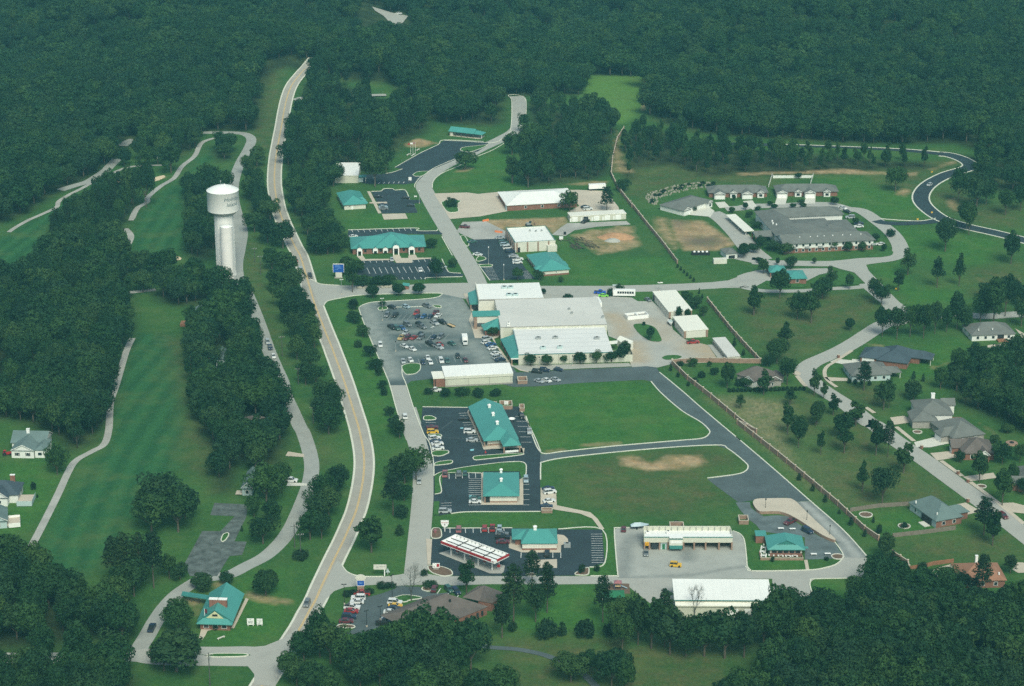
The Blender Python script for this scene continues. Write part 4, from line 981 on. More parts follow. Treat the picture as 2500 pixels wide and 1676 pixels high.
s.pts3('wall', BEIGE, [[(x0, y0,3.0),(x1, y0,3.0),(x1, y0,3.9),(x0, y0,3.9)], [(x0, y1,0),(x0, y0,0),(x0, y0,3.9),(x0, y1,3.9)], [(x1, y0,0),(x1, y1,0),(x1, y1,3.9),(x1, y0,3.9)], [(x1, y1,0),(x0, y1,0),(x0, y1,3.9),(x1, y1,3.9)]])
s.pts3('back_panel', STONE, [[(x0 + .1, y1 - .3,0),(x1 - .1, y1 - .3,0),(x1 - .1, y1 - .3,3.9),(x0 + .1, y1 - .3,3.9)]])
for fr in (0.0,.055,.17,.265,.44,.56,.69,.84,.985):
	s.box('pier', BRICK_TAN, x0 + W_ * fr - .0, x0 + W_ * fr + .55, y0 - .12, y1 - .4,0,3.2)
s.box('shop_front', SIDING_BL, x0 + W_ * .19, x0 + W_ * .26, y0 + .5, y0 + .6,0,2.9)
s.box('door', GREENDK, x0 + W_ * .21, x0 + W_ * .24, y0 + .4, y0 + .49,0,2.2)
s.box('window', GLASS, x0 + W_ * .09, x0 + W_ * .155, y0 + .05, y0 + .2,0.4,2.6)
sg = s.box('yellow_sign', YELLOW, x0 + W_ * .015, x0 + W_ * .055, y0 - .35, y0 - .13,1.9,3.3)
MB().box(x0 + W_ * .027, x0 + W_ * .043, y0 - .37, y0 - .352,2.45,2.75).build('emblem', BLACK, sg)
s.unit('roof_unit', x0 + W_ * .28, y0 + 4.5,4.51,1.2,1.0,1.2, WHITE)
s.unit('roof_unit', x0 + 1.6, y0 + 4.6,4.51,1.6,1.2,.9, WHITE)
# --- corner restaurant
s = B('restaurant', 'teal roofed brick restaurant with a dark gablet and a patio of white umbrellas', 'restaurant', 'W', (422,1032),(1140,1035),(395,765),3.3)
x0, x1, y0, y1 = s.rect
s.hip(TEAL, 2.9, 'y', (1,1), inset=min(3.4,(y1 - y0) * .3))
s.walls(BRICK, z1=1.5, inset=1.0)
s.walls(CREAM, z0=1.5, inset=1.03)
s.wins('f', 5,1.55,1.7,1.1, inset=1.0, frame=BRICK)
q0, q1 = s.loc('W', 600,890,4.6), s.loc('W', 945,890,4.6)
qm = (q0[0] + q1[0]) / 2
yy = y0 + 1.4
gb = MB().poly([(q0[0], yy, 4.85),(q1[0], yy, 4.85),(qm, yy, 6.25)]).build('gablet', TEAL_DK, s.o)
MB().poly([(q0[0] - .3, yy - .3,4.75),(qm, yy - .3,6.4),(qm, yy + 3.5,6.4)]).poly([(qm, yy - .3,6.4),(q1[0] + .3, yy - .3,4.75),(qm, yy + 3.5,6.4)]).build('gablet_roof', TEAL, s.o)
a0, a1 = s.loc('W', 195,910), s.loc('W', 375,910)
ay = a0[1]
s.box('annex', BRICK, a0[0], x0 + .9, ay, ay + 4.5,0,2.9)
s.box('annex_roof', TEAL, a0[0] - .15, x0 + .85, ay - .15, ay + 4.65,2.9,3.05)
s.box('side_porch', TEAL, x1 - .5, x1 + 1.4, y0 + 2.2, y0 + 3.8,2.7,2.85)
p0, p1 = s.loc('W', 285,1235), s.loc('W', 1100,1235)
pw = MB()
pw.box(p0[0], p1[0], p0[1], p0[1] + .3,0,.9).box(p0[0], p0[0] + .3, p0[1] + .3, p0[1] + 6.0,0,.9).box(p1[0] - .3, p1[0], p0[1] + .3, y0 + 1,0,.9)
pw.build('patio_wall', BRICK_TAN, s.o)
s.box('patio_cap', CONC_TAN, p0[0] - .05, p1[0] + .05, p0[1] - .05, p0[1] + .35,.9,.98)
RB, RP = s, p0[1]
for k, (ux, uy) in enumerate(((345,1150),(345,1000),(495,1130),(670,1140),(815,1145),(940,1145),(330,1075))):
	wp = g('W', ux, uy + 22)
	t = thing('patio_table', ('white patio table and chairs, %s along the restaurant patio from its left rear' % ('third', 'first', 'fourth', 'fifth', 'sixth', 'seventh', 'second')[k]), 'table', wp, 0, 'tables on the restaurant patio')
	MB().cyl(0,0,0.7,0.76,0.65, n=14).cyl(0,0,0,0.7,0.07, n=6).build('table', WHITE, t)
	for a in range(4):
		an = a * PI / 2 + .6
		cx, cy = 1.0 * math.cos(an),1.0 * math.sin(an)
		MB().box(cx - .25, cx + .25, cy - .25, cy + .25,.4,.46).box(cx - .25 + .2 * math.cos(an), cx + .25 + .2 * math.cos(an), cy + .2 * math.sin(an) - .2, cy + .2 * math.sin(an) + .2,.46,.95).build('chair', WHITE, t)
	if k in (0,1,2):
		MB().cyl(0,0,.7,2.3,.04, n=6).cyl(0,0,1.6,2.3,.28,.05, n=8).build('folded_umbrella', CREAM, t)
# --- brown shingled office at the bottom (walls mostly behind trees)
s = B('office', 'sprawling brown shingled brick office behind the dark trees', 'office', 'Y', (1560,770),(2108,545),(1065,610),3.2)
x0, x1, y0, y1 = s.rect
EV = [s.loc('Y', *p, z=zz) for p, zz in (((1060,607),5.2),((1602,386),6.6),((1800,432),5.2),((2108,543),3.1),((1788,672),3.1),((1400,830),3.1),((1050,760),3.1))]
Z = [5.2,6.6,5.6,3.1,3.1,3.1,3.1]
P3 = [(*e, z) for e, z in zip(EV, Z)]
W0, N0, M0, E0, S0, S1, W1 = P3
back1 = (N0[0] - 1.5, N0[1] + 8.0,3.1)
back0 = (W0[0] - 4.0, W0[1] + 6.0,3.1)
s.pts3('roof', SH_BROWN, [[W0, W1, S1, S0], [W0, S0, E0, N0], [back0, W0, N0, back1], [back1, N0, E0], [back0, W1, W0], [W1, back0, back1, E0, S0, S1]])
wl = MB()
ring = [W1, S1, S0, E0]
for a, e in zip(ring, ring[1:] + [W1]):
	wl.poly([(a[0] * .96 + e[0] * .0, a[1] * .97,0),(e[0] * .96, e[1] * .97,0),(e[0] * .96, e[1] * .97,3.1),(a[0] * .96, a[1] * .97,3.1)])
wl.build('wall', BRICK, s.o)
for f in (.18,.38,.62,.8):
	cx, cy = S0[0] * (1 - f) + E0[0] * f, S0[1] * (1 - f) + E0[1] * f
	MB().cyl(cx * .965, cy * .975 - .1,.9,2.3,.55, n=4).build('window', GLASS, s.o)
w5 = [(*s.loc('Y', *p, z=zz), zz) for p, zz in (((1795,432),4.6),((1850,385),3.1),((1985,296),4.4),((2060,290),5.6),((2330,392),3.3),((2150,505),3.3),((2000,478),3.3),((2105,436),5.0))]
s.pts3('wing_roof', SH_BROWN, [[w5[0], w5[6], w5[7], w5[3]], [w5[7], w5[5], w5[4], w5[3]], [w5[6], w5[5], w5[7]], [w5[1], w5[0], w5[3], w5[2]]])
wl = MB()
for a, e in ((w5[6], w5[5]),(w5[5], w5[4])):
	wl.poly([(a[0], a[1] + .5,0),(e[0], e[1] + .5,0),(e[0], e[1] + .5,3.2),(a[0], a[1] + .5,3.2)])
wl.build('wing_wall', BRICK, s.o)
q = s.loc('Y', 1650,455,6.2)
s.vent(q[0], q[1], 5.6, DARK, .4,.5)
# --- market: three roofs joined into one building
s = B('market', 'large market with three joined flat roofs and teal storefront canopies', 'market', 'A', (630,812),(7,790,818),(365,370),6.4)
x0, x1, y0, y1 = s.rect
s.pts3('roof', ROOFG, [[(x0, y0,6.4),(x1, y0,6.4),(x1, y1,6.7),(x0, y1,6.7)]])
s.walls(BEIGE, inset=0.0, z1=6.3, sides='frl')
s.box('eave_trim', STONE, x0 - .1, x1 + .1, y0 - .12, y0 - .005,6.1,6.36)
n_ = 8
for i in range(n_ + 1):
	xx = x0 + .1 + (x1 - x0 - 1.4) * i / n_
	s.box('pilaster', CREAM, xx, xx + 1.1, y0 - .1, y0 - .004,0,6.1)
s.box('side_band', CREAM, x0 - .1, x0 - .004, y0, y1,2.5,6.3)
wn = s.wing('A', (340,360),(1350,345),(205,92),6.6)
wn = (wn[0], wn[1], y1 + .02, wn[3])
s.pts3('north_roof', ROOFW, [[(wn[0] + .3, wn[2] + .3,6.55),(wn[1], wn[2] + .3,6.5),(wn[1], wn[3] - .2,6.5),(wn[0] + .3, wn[3] - .2,6.55)]])
s.walls(CREAM, rect=wn, inset=0, z1=6.5, name='north_wall')
s.box('parapet', CREAM, wn[0] - .02, wn[0] + .3, wn[2], wn[3], 5,7.3)
s.box('parapet', STONE, wn[0] + .31, wn[1], wn[2], wn[2] + .3,6.2,6.9)
for qx, qy in ((690,155),(795,155),(770,278),(875,278)):
	q = s.loc('A', qx, qy, 6.8)
	s.unit('roof_unit', q[0], q[1], 6.52,2.6,2.2,1.0, SIDING_BL)
qa, qb, qc = s.loc('A', 930,1285,4.9), s.loc(7,828,1000,4.9), s.loc(7,745,880,4.9)
ws_ = (qa[0], qb[0], (qa[1] + qb[1]) / 2, y0 - .02)
s.pts3('south_roof', mat('pale_grey_roof', (0.68,0.68,0.655),0.6,0.05,0.07,0.4,0.8, stripes=(1,5.5,0.8)), [[(ws_[0], ws_[2], 4.9),(ws_[1], ws_[2], 4.9),(ws_[1], ws_[3], 5.25),(ws_[0], ws_[3], 5.25)]])
s.walls(BEIGE, rect=ws_, inset=0, z1=4.85, name='south_wall', sides='frl')
s.box('eave_trim', TEAL_DK, ws_[0] - .05, ws_[1] + .1, ws_[2] - .12, ws_[2] - .005,4.6,4.92)
for i in range(9):
	xx = ws_[0] + 4 + (ws_[1] - ws_[0] - 5) * i / 8
	s.box('downspout', STONE, xx - .08, xx + .08, ws_[2] - .12, ws_[2] - .004,0.2,4.55)
for qx, qy, mm in ((1255,1000, GREYMET),(1540,990, GREYMET),(1335,1160, SIDING_BL),(1615,1150, SIDING_BL),(7,728,915) and (2230,1000, GREYMET)):
	q = s.loc('A', qx, qy, 5.4)
	s.unit('roof_unit', q[0], q[1], 5.0,2.4,1.6,1.1, mm)
ce = [s.loc('A', *p, z=zz) for p, zz in (((625,1010),3.2),((800,1335),3.2),((912,1325),4.9),((745,1000),4.9))]
c3 = [(*p, z) for p, z in zip(ce, (3.2,3.2,4.9,4.9))]
c3[2] = (ws_[0] + .01, c3[1][1] + .2,5.3)
c3[3] = (ws_[0] + .01, c3[0][1], 5.3)
cp = s.pts3('canopy', TEAL, [c3, [c3[1], (ws_[0], c3[1][1], 3.2), c3[2]], [(c3[1][0], c3[1][1], 2.9),(c3[1][0], c3[1][1], 3.2),(c3[0][0], c3[0][1], 3.2),(c3[0][0], c3[0][1], 2.9)]])
s.box('canopy_fascia', WHITE, c3[1][0], ws_[0], c3[1][1] - .08, c3[1][1] - .01,2.75,3.3)
for k in range(6):
	t = k / 5
	s.post('column', BRICK_TAN, c3[1][0] * (1 - t) + c3[0][0] * t + .4, c3[1][1] * (1 - t) + c3[0][1] * t + .3,3.0,.55)
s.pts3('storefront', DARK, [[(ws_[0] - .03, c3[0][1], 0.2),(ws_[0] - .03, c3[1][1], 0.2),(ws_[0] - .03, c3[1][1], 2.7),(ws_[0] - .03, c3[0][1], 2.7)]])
s.box('parapet', SIDING_BL, ws_[0] + .02, ws_[0] + .3, ws_[2] + 2, ws_[3] - 3,4.9,6.3)
e0, e1, e2 = s.loc('A', 165,630,6.6), s.loc('A', 520,620,6.6), s.loc('A', 160,545,6.6)
ex0, ex1, ey0, ey1 = e0[0], x0 - .02, e0[1], e0[1] + 5.0
s.box('entrance_block', CREAM, ex0 + 1.8, ex1, ey0 + .4, ey1 - .3,3.0,6.5)
s.pts3('entrance_roof', TEAL, [[(ex0, ey0,6.6),(x0 + 1.0, ey0,6.6),(x0 + 1.0, ey1,7.4),(ex0, ey1,7.4)], [(ex0, ey0,6.2),(x0 + 1, ey0,6.2),(x0 + 1, ey0,6.6),(ex0, ey0,6.6)], [(ex0, ey1,5.5),(ex0, ey0,5.5),(ex0, ey0,6.6),(ex0, ey1,7.4)]])
s.box('pier', BRICK_TAN, ex0 + .6, ex0 + 2.0, ey0 + .2, ey1 - .4,0,6.1)
pq = [s.loc('A', *p, z=zz) for p, zz in (((300,770),3.4),((350,862),3.2),((555,810),3.4),((520,640),6.2))]
pp = [(*p, z) for p, z in zip(pq, (3.3,3.3,3.3,6.3))]
pp[2] = (x0 - .02, pp[1][1], 3.3)
pp[3] = (x0 - .02, pp[0][1] + .5,6.3)
s.pts3('pyramid_canopy', TEAL, [[pp[0], pp[1], pp[3]], [pp[1], pp[2], pp[3]], [(pp[0][0], pp[0][1], 3.0),(pp[1][0], pp[1][1], 3.0), pp[1], pp[0]], [(pp[1][0], pp[1][1], 3.0),(pp[2][0], pp[2][1], 3.0), pp[2], pp[1]]])
s.box('entrance_wall', BRICK, pp[1][0] + .6, x0 - .02, pp[1][1] + .5, pp[1][1] + .8,0,3.0)
s.box('entrance_wall', BRICK, pp[1][0] + .6, pp[1][0] + .9, pp[1][1] + .81, ey0 + .3,0,3.0)
s.box('window', GLASS, pp[1][0] + .52, pp[1][0] + .59, pp[1][1] + 1.2, ey0 - .4,.3,2.6)
k0, k1, k2 = s.loc('A', 80,235,3.6), s.loc('A', 190,425,3.4), s.loc('A', 312,415,4.6)
kx1 = wn[0] - .03
s.pts3('side_canopy', TEAL, [[(k0[0], k1[1], 3.4),(kx1, k1[1], 4.9),(kx1, k0[1], 4.9),(k0[0], k0[1], 3.4)], [(k0[0], k1[1], 3.0),(kx1, k1[1], 3.0),(kx1, k1[1], 4.9),(k0[0], k1[1], 3.4)], [(k0[0], k0[1], 3.0),(k0[0], k1[1], 3.0),(k0[0], k1[1], 3.4),(k0[0], k0[1], 3.4)]])
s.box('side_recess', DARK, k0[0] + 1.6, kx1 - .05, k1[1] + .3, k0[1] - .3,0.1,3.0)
for t in (0,.33,.66,1):
	s.post('column', BRICK_TAN, k0[0] + .5, k1[1] * (1 - t) + k0[1] * t + (.4 if t < .5 else -.4),3.1,.55)
for qx, qy in ((760,745),(755,780),(1770,510),(1812,575),(7,655,718) and (2330,640)):
	q = s.loc('A', qx, qy, 7)
	s.unit('roof_vent', q[0], q[1], 6.5,1.2,1.0,.9, WHITE if qx < 800 else GREYMET)
q0, q1, q2, q3 = [s.loc('H', *p, z=3.4) for p in ((430,770),(620,850),(545,905),(385,800))]
s.pts3('lean_to', ROOFC, [[(*q3,3.0),(*q2,3.0),(*q1,3.8),(*q0,3.8)], [(q2[0], q2[1], 0),(q1[0], q1[1], 0),(*q1,3.8),(*q2,3.0)], [(q3[0], q3[1], 0),(q2[0], q2[1], 0),(*q2,3.0),(*q3,3.0)]])
q0, q1, q2, q3 = [s.loc('H', *p, z=3.4) for p in ((250,845),(400,830),(390,875),(270,885))]
s.pts3('lean_to', ROOFC, [[(*q3,3.4),(*q2,3.4),(*q1,3.5),(*q0,3.5)]])
s.walls(BEIGE, rect=(qb[0] - .02, s.loc('H', 580,1050)[0], ws_[2], ws_[2] + 6), inset=0, z1=3.4, name='yard_wall')
# --- small shop in front of the market
s = B('shop', 'long cream metal shop with a pale shallow roof below the market car park', 'shop', 6,(1360,1176),(1829,1152),(1334,1111),5.0)
x0, x1, y0, y1 = s.rect
s.flat(ROOFW, CREAM, 0, tilt=0.5)
s.walls(BEIGE, inset=.3, z1=4.75)
s.box('frieze', CREAM, x0 + .1, x1 - .1, y0 + .05, y0 + .295,3.7,4.7)
s.box('base_band', STONE, x0 + .25, x1 - .25, y0 + .2, y0 + .296,0,.7)
for k in range(4):
	s.box('downspout', STONE, x0 + 1 + k * (x1 - x0 - 2) / 3 - .07, x0 + 1 + k * (x1 - x0 - 2) / 3 + .07, y0 + .18, y0 + .29,.7,3.7)
q = s.wing(6,(1283,1195),(1360,1180),(1275,1152),4.4)
s.box('porch_roof', ROOFC, q[0], x0 + .05, y0 + .6, q[3] + 2.0,3.9,4.4)
s.box('porch_wall', BRICK, q[0] + 1.2, x0 + .25, y0 + .9, q[3] + 1.6,0,3.9)
s.post('column', BRICK, q[0] + .5, y0 + 1.0,3.9,.5)
s.win('l', (y0 + y1) / 2,.2,3,2.2, rect=(q[0] + .8, x1, y0, y1))
# --- long teal office with arched entrances
s = B('office', 'long teal hip roofed office with a central peak and white arched entrances', 'office', 'B', (470,565),(2010,520),(402,370),3.4)
x0, x1, y0, y1 = s.rect
y1 = y0 + 20.0
s.hip(TEAL, 3.4, 'x', (1,1), rect=(x0, x1, y0, y1))
qx = s.loc('B', 1290,205,9.0)[0]
s.hip(TEAL, 4.7, 'y', (1,1), rect=(qx - 9.2, qx + 9.2, y0 - .3, y1 + 1.0), z=3.42, name='centre_roof', inset=9.4)
s.walls(BRICK, rect=(x0, x1, y0, y1), inset=1.0)
s.box('frieze', WHITE, x0 + .6, x1 - .6, y0 + .5, y0 + .98,2.9,3.2)
for cx, w, h, pr in ((650,2.6,3.4,2.6),(975,2.5,2.7,.8),(1180,2.5,2.7,.8),(1395,3.1,4.4,3.0),(1715,3.0,3.4,2.8)):
	ax = s.loc('B', cx, 600,2.5)[0]
	yf = y0 + .5 - pr
	ar = MB()
	ar.box(ax - w / 2, ax - w / 2 + .5, yf, y0 + .9,0 if pr > 1 else .8, h).box(ax + w / 2 - .5, ax + w / 2, yf, y0 + .9,0 if pr > 1 else .8, h)
	ar.poly([(ax - w / 2, yf, h),(ax + w / 2, yf, h),(ax + w / 2 - .4, yf, h + .7),(ax, yf, h + 1.0),(ax - w / 2 + .4, yf, h + .7)])
	ar.box(ax - w / 2 + .5, ax + w / 2 - .5, yf, yf + .4, h - .9, h - .001)
	arch = ar.build('entrance_arch', WHITE, s.o)
	MB().poly([(ax - w / 2 - .25, yf - .15, h + .1),(ax, yf - .15, h + 1.4),(ax, y0 + 3.5, h + 1.4),(ax - w / 2 - .25, y0 + 1.5, h + .1)]).poly([(ax, yf - .15, h + 1.4),(ax + w / 2 + .25, yf - .15, h + .1),(ax + w / 2 + .25, y0 + 1.5, h + .1),(ax, y0 + 3.5, h + 1.4)]).build('arch_roof', TEAL, arch)
	s.box('window', GLASS, ax - w / 2 + .5, ax + w / 2 - .5, y0 + .8, y0 + .95,.1, h - .9)
s.wins('f', 9,1.0,1.2,1.4, rect=(x0, x1, y0, y1), inset=.98, frame=None)
# --- north teal office and its neighbours
s = B('office', 'small teal hip roofed office beside the small dark car park', 'office', 'M', (232,1362),(600,1345),(128,1175),3.0)
x0, x1, y0, y1 = s.rect
s.hip(TEAL, 3.1, 'y', (1,1))
s.walls(CREAM, inset=.8)
s.hip(TEAL, 1.4, 'x', (0,1), rect=((x0 + x1) / 2, x1 + .6, y0 + 1.2, y0 + 4.6), z=3.03, name='porch_roof', wallm=TEAL)
s.hip(TEAL, 1.4, 'x', (0,1), rect=((x0 + x1) / 2, x1 + .4, y0 + 6.0, y0 + 9.0), z=3.05, name='porch_roof', wallm=TEAL)
s.win('f', x0 + 3.5,1.5,.5,.5, inset=.78)
s.win('f', x0 + 5,.1,.9,2.0, inset=.78, name='door', m=WHITE)
s = B('metal_building', 'white roofed beige metal building half hidden by a tree, with a small teal canopy', 'building', 'M', (95,915),(462,918),(135,742),4.6)
x0, x1, y0, y1 = s.rect
s.flat(ROOFW, BEIGE, 0, tilt=.8)
s.walls(BEIGE, inset=.2, z1=4.35)
s.box('canopy', TEAL, x1, x1 + 4.2, y0 + 1.4, y0 + 5.2,3.0,3.25)
for dy in (1.7,4.9):
	s.post('post', WHITE, x1 + 3.9, y0 + dy, 3.0,.2)
s.box('entrance', SIDING_BL, x1 - .19, x1 + 2.4, y0 + 1.9, y0 + 4.4,0,2.4)
s = B('picnic_shelter', 'open sided picnic shelter with a teal roof at the edge of the woods', 'shelter', 'M', (1812,250),(2195,292),(1880,160),2.9)
x0, x1, y0, y1 = s.rect
s.hip(TEAL, 2.1, 'x', (0,0), wallm=TEAL_DK, rect=(x0, x1, y0, y0 + 8.0))
for i in range(5):
	for yy in (y0 + .5, y0 + 7.5):
		s.post('post', BARK, x0 + .6 + (x1 - x0 - 1.2) * i / 4, yy, 2.75,.25)
s.box('end_room', CREAM, x0 + .8, x0 + 2.6, y0 + .8, y0 + 7,0,2.7)
s.box('floor', CONC_TAN, x0 + .3, x1 + 4, y0 + .2, y0 + 7.8,0,.06)
s.hip(TEAL, 1.5, 'x', (0,1), rect=(x1 - .5, x1 + 5.2, y0 + .6, y0 + 6.8), z=2.7, name='lower_roof', wallm=TEAL_DK)
s.post('post', WHITE, x1 + 4.8, y0 + 1.0,2.5,.25)
# --- broad white roof
s = B('meeting_hall', 'broad low brick hall under a white hip roof on a tan apron', 'hall', 'I', (380,355),(1378,300),(275,262),3.3)
x0, x1, y0, y1 = s.rect
y1 = y0 + 27
R_ = (x0, x1, y0, y1)
s.hip(ROOFW, 3.0, 'x', (1,1), rect=R_, inset=11)
s.walls(BRICK, rect=R_, inset=.5)
s.wins('f', 3,1.1,1.2,1.2, rect=R_, inset=.5, margin=6)
s.box('side_porch', SIDING_BL, x0 + .1, x0 + .45, y0 + 1, y0 + 5,0.1,2.9)
# --- five-door garages
s = B('garage_row', 'low beige garage row with five white roller doors and a dark pickup', 'garage', 'I', (1268,503),(2050,462),(1222,470),3.4)
x0, x1, y0, y1 = s.rect
y1 = y0 + 8
R_ = (x0, x1, y0, y1)
s.flat(ROOFC, BEIGE, 0, rect=R_, tilt=-.3)
s.walls(BEIGE, rect=R_, inset=.15, z1=3.1)
for cx, mm in ((1345, WHITE),(1503, DARK),(1660, WHITE),(1815, WHITE),(1972, WHITE)):
	q = s.loc('I', cx, 560,1.6)[0]
	s.win('f', q, 0.02,2.7,2.6, m=mm, rect=R_, inset=.15, name='garage_door', frame=WHITE)
	s.win('f', q - 2.4,0.02,.8,2.0, m=WHITE, rect=R_, inset=.15, name='door', frame=None)
# --- white roofed office with brick piers
s = B('office', 'white flat roofed cream office with brown brick piers', 'office', 'I', (500,870),(1065,842),(372,668),5.4)
x0, x1, y0, y1 = s.rect
s.flat(ROOFW, CREAM, .35, cap=TEAL_DK)
s.walls(CREAM, inset=.05, z1=4.9)
for k in range(4):
	xx = x0 + .6 + k * (x1 - x0 - 1.2) / 3.6
	s.box('pier', BRICK_TAN, xx, xx + .7, y0 - .25, y0 + .049,0,5.2)
for k in range(6):
	yy = y0 + .6 + k * (y1 - y0 - 1.2) / 5
	s.box('pier', BRICK_TAN, x0 - .3, x0 + .049, yy - .35, yy + .35,0,5.2)
	if k < 5:
		s.win('l', yy + (y1 - y0 - 1.2) / 10,.3,2.0,2.6, inset=.05)
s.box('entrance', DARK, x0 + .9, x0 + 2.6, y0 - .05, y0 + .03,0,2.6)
s.box('bump_out', CREAM, x1 - 4.5, x1 + .4, y0 - 2.2, y0 + .04,0,3.2)
for qx, qy in ((705,700),(790,705),(870,700)):
	q = s.loc('I', qx, qy, 5.6)
	s.unit('roof_vent', q[0], q[1], 5.06,.8,.8,.7)
s = B('office', 'teal pyramid roofed office beside the brick piered white office', 'office', 'I', (845,1272),(1278,1245),(650,1040),3.0)
x0, x1, y0, y1 = s.rect
s.hip(TEAL, 3.3, 'y', (1,1))
s.walls(CREAM, inset=.7, z0=.9)
s.walls(BRICK, inset=.68, z1=.9)
s.wins('l', 4,.8,1.4,1.4, inset=.68)
s.win('f', x0 + (x1 - x0) * .55,1.5,.4,.7, inset=.68)
s.hip(TEAL, 1.2, 'x', (1,0), rect=(x0 - 1.4, x0 + 3.5, y0 + 3.5, y0 + 7.5), z=2.95, name='porch_roof', wallm=TEAL)
s.box('dormer', TEAL, x1 - 2.8, x1 - .4, y0 + 3, y0 + 9.5,3.1,4.2)
# --- lock-up storage rows
for lb, (FL, FR, BL), h, nd, pier in (('longer cream roofed lock-up storage row with brick corner piers, behind the powerboat', ((1122,416),(1492,424),(892,134)),3.8,8, True),('shorter cream roofed lock-up storage row above the red pickup', ((1340,690),(1720,695),(1180,492)),3.8,6, True),('narrow pale lock-up row with many small dark doors beside the brick wall', ((1962,1060),(2160,1058),(1748,797)),2.7,11, False)):
	s = B('storage_row', lb, 'storage', 'H', FL, FR, BL, h, 'lock-up storage rows behind the market')
	x0, x1, y0, y1 = s.rect
	s.flat(ROOFC if pier else ROOFG, BEIGE, 0, tilt=.25)
	s.walls(CREAM if pier else BEIGE, inset=.2, z1=h - .28)
	for k in range(nd):
		yy = y0 + .8 + (y1 - y0 - 1.6) * (k + .5) / nd
		s.win('l', yy, 0.02,(y1 - y0) / nd * (.62 if pier else .5), h - 1.0, m=DARK if (pier and k == nd - 1) or not pier else CREAM, inset=.2, name='roller_door', frame=BRICK_TAN if pier else WHITE)
	if pier:
		for xx in (x0 + .2, x1 - 1.2):
			s.box('corner_pier', BRICK_TAN, xx, xx + 1.0, y0 - .05, y0 + .195,0, h - .35)
# --- warehouse at the bottom
s = B('warehouse', 'beige metal warehouse with a wide white roof behind the bottom trees', 'warehouse', 'O', (872,398),(1992,405),(845,180),6.0)
x0, x1, y0, y1 = s.rect
s.flat(ROOFW, BEIGE, 0, tilt=.8)
s.walls(BEIGE, inset=.25, z1=5.7)
s.box('eave_trim', TEAL_DK, x0, x1, y0 - .05, y0 - .004,5.65,6.0)
s.pts3('lean_to_roof', ROOFC, [[(x0 + .3, y0 - 1.6,4.6),(x1 - .3, y0 - 1.6,4.6),(x1 - .3, y0 + .2,5.1),(x0 + .3, y0 + .2,5.1)]])
s.box('frieze', BEIGE, x0 + .3, x1 - .3, y0 - 1.7, y0 - 1.6,4.2,4.6)
s.walls(BEIGE, rect=(x0 + .4, x1 - .4, y0 - 1.3, y0 + .3), inset=0, z1=4.3, name='lower_wall')
for cx in (1535,1728):
	q = s.loc('O', cx, 510,2)[0]
	s.win('f', q, .05,3.4,3.2, m=WHITE, rect=(x0, x1, y0 - 1.35, y1), inset=0.05, name='garage_door')
# --- senior housing
s = B('senior_housing', 'big grey shingled two-storey senior housing with a courtyard and brick ground floor', 'apartment house', 'S', (105,872),(2145,775),(560,600),5.4)
x0, x1, y0, y1 = s.rect
y1 = y0 + 14.5
so = (x0, x1, y0, y1)
s.hip(SH_GREY, 2.9, 'x', (0,1), rect=so, wallm=SIDING)
s.walls(BRICK, rect=so, inset=1.0, z1=2.5)
s.walls(SIDING, rect=so, inset=.97, z0=2.5, z1=5.3, name='upper_wall')
for i in range(13):
	xx = x0 + 4 + (x1 - x0 - 7) * i / 12
	s.win('f', xx, 3.4,1.1,1.3, rect=so, inset=.97)
	s.win('f', xx, .8,1.2,1.4, rect=so, inset=1.0)
	if i % 2 == 0:
		s.box('balcony', GREYMET, xx + .9, xx + 3.2, y0 + .1, y0 + .96,2.5,3.4)
wsp = s.wing('C', (1620,880),(1760,735),(1205,480),5.4)
sp_ = (s.loc('C', 1400,700,5.4)[0] - 1.0, s.loc('C', 1400,700,5.4)[0] + 15.5, y0 + .3, s.loc('C', 1330,450,5.4)[1])
sq = s.loc('C', 1210,480,5.4)
sp_ = (min(sq[0], x0 + 4) - 0.0, min(sq[0], x0 + 4) + 15.5, y0 + .35, sq[1])
s.hip(SH_GREY, 3.0, 'y', (1,1), rect=(x0 + .05, x0 + 15.0, y0 + .2, sq[1]), z=5.42, name='west_roof')
s.walls(SIDING, rect=(x0, x0 + 15.0, y0 + 2, sq[1]), inset=.9, z1=5.3, name='west_wall')
nq, nr_ = s.loc('S', 1490,245,5.4), s.loc('S', 300,265,5.4)
no_ = (x0 + 8, nq[0], nr_[1], nr_[1] + 14.0)
s.hip(SH_GREY, 2.8, 'x', (0,1), rect=no_, z=5.38, name='north_roof', wallm=SIDING)
s.walls(SIDING, rect=no_, inset=.9, z1=5.3, name='north_wall')
s.wins('f', 5,1.2,1.2,1.3, rect=no_, inset=.9, margin=8)
mq, mr = s.loc('S', 400,600,4.2), s.loc('S', 1240,520,4.2)
mo = (x0 + 12, mr[0], y1 + 2.0, nr_[1] - 1.2)
s.hip(SH_GREY, 2.2, 'x', (0,1), rect=mo, z=4.2, name='middle_roof', wallm=SIDING)
s.walls(SIDING, rect=mo, inset=.7, z1=4.1, name='middle_wall')
eq = s.loc('S', 1680,505,3.4)
eo = (mo[1] - 3, eq[0], mo[2] + 1, mo[3] - 2)
s.hip(SH_GREY, 1.8, 'x', (0,1), rect=eo, z=3.5, name='east_roof', wallm=SIDING)
s.walls(SIDING, rect=eo, inset=.6, z1=3.4, name='east_wall')
pq_ = s.loc('C', 1340,760,3.6)
s.hip(SH_GREY, 2.0, 'x', (0,0), rect=(pq_[0] - 4.2, x0 + 2, pq_[1] - 4, pq_[1] + 4.5), z=3.6, name='porch_roof', wallm=SIDING)
for dx, dy in ((-3.8,-3.6),(-3.8,4.0)):
	s.post('column', BRICK, pq_[0] + dx, pq_[1] + dy, 3.4,.6)
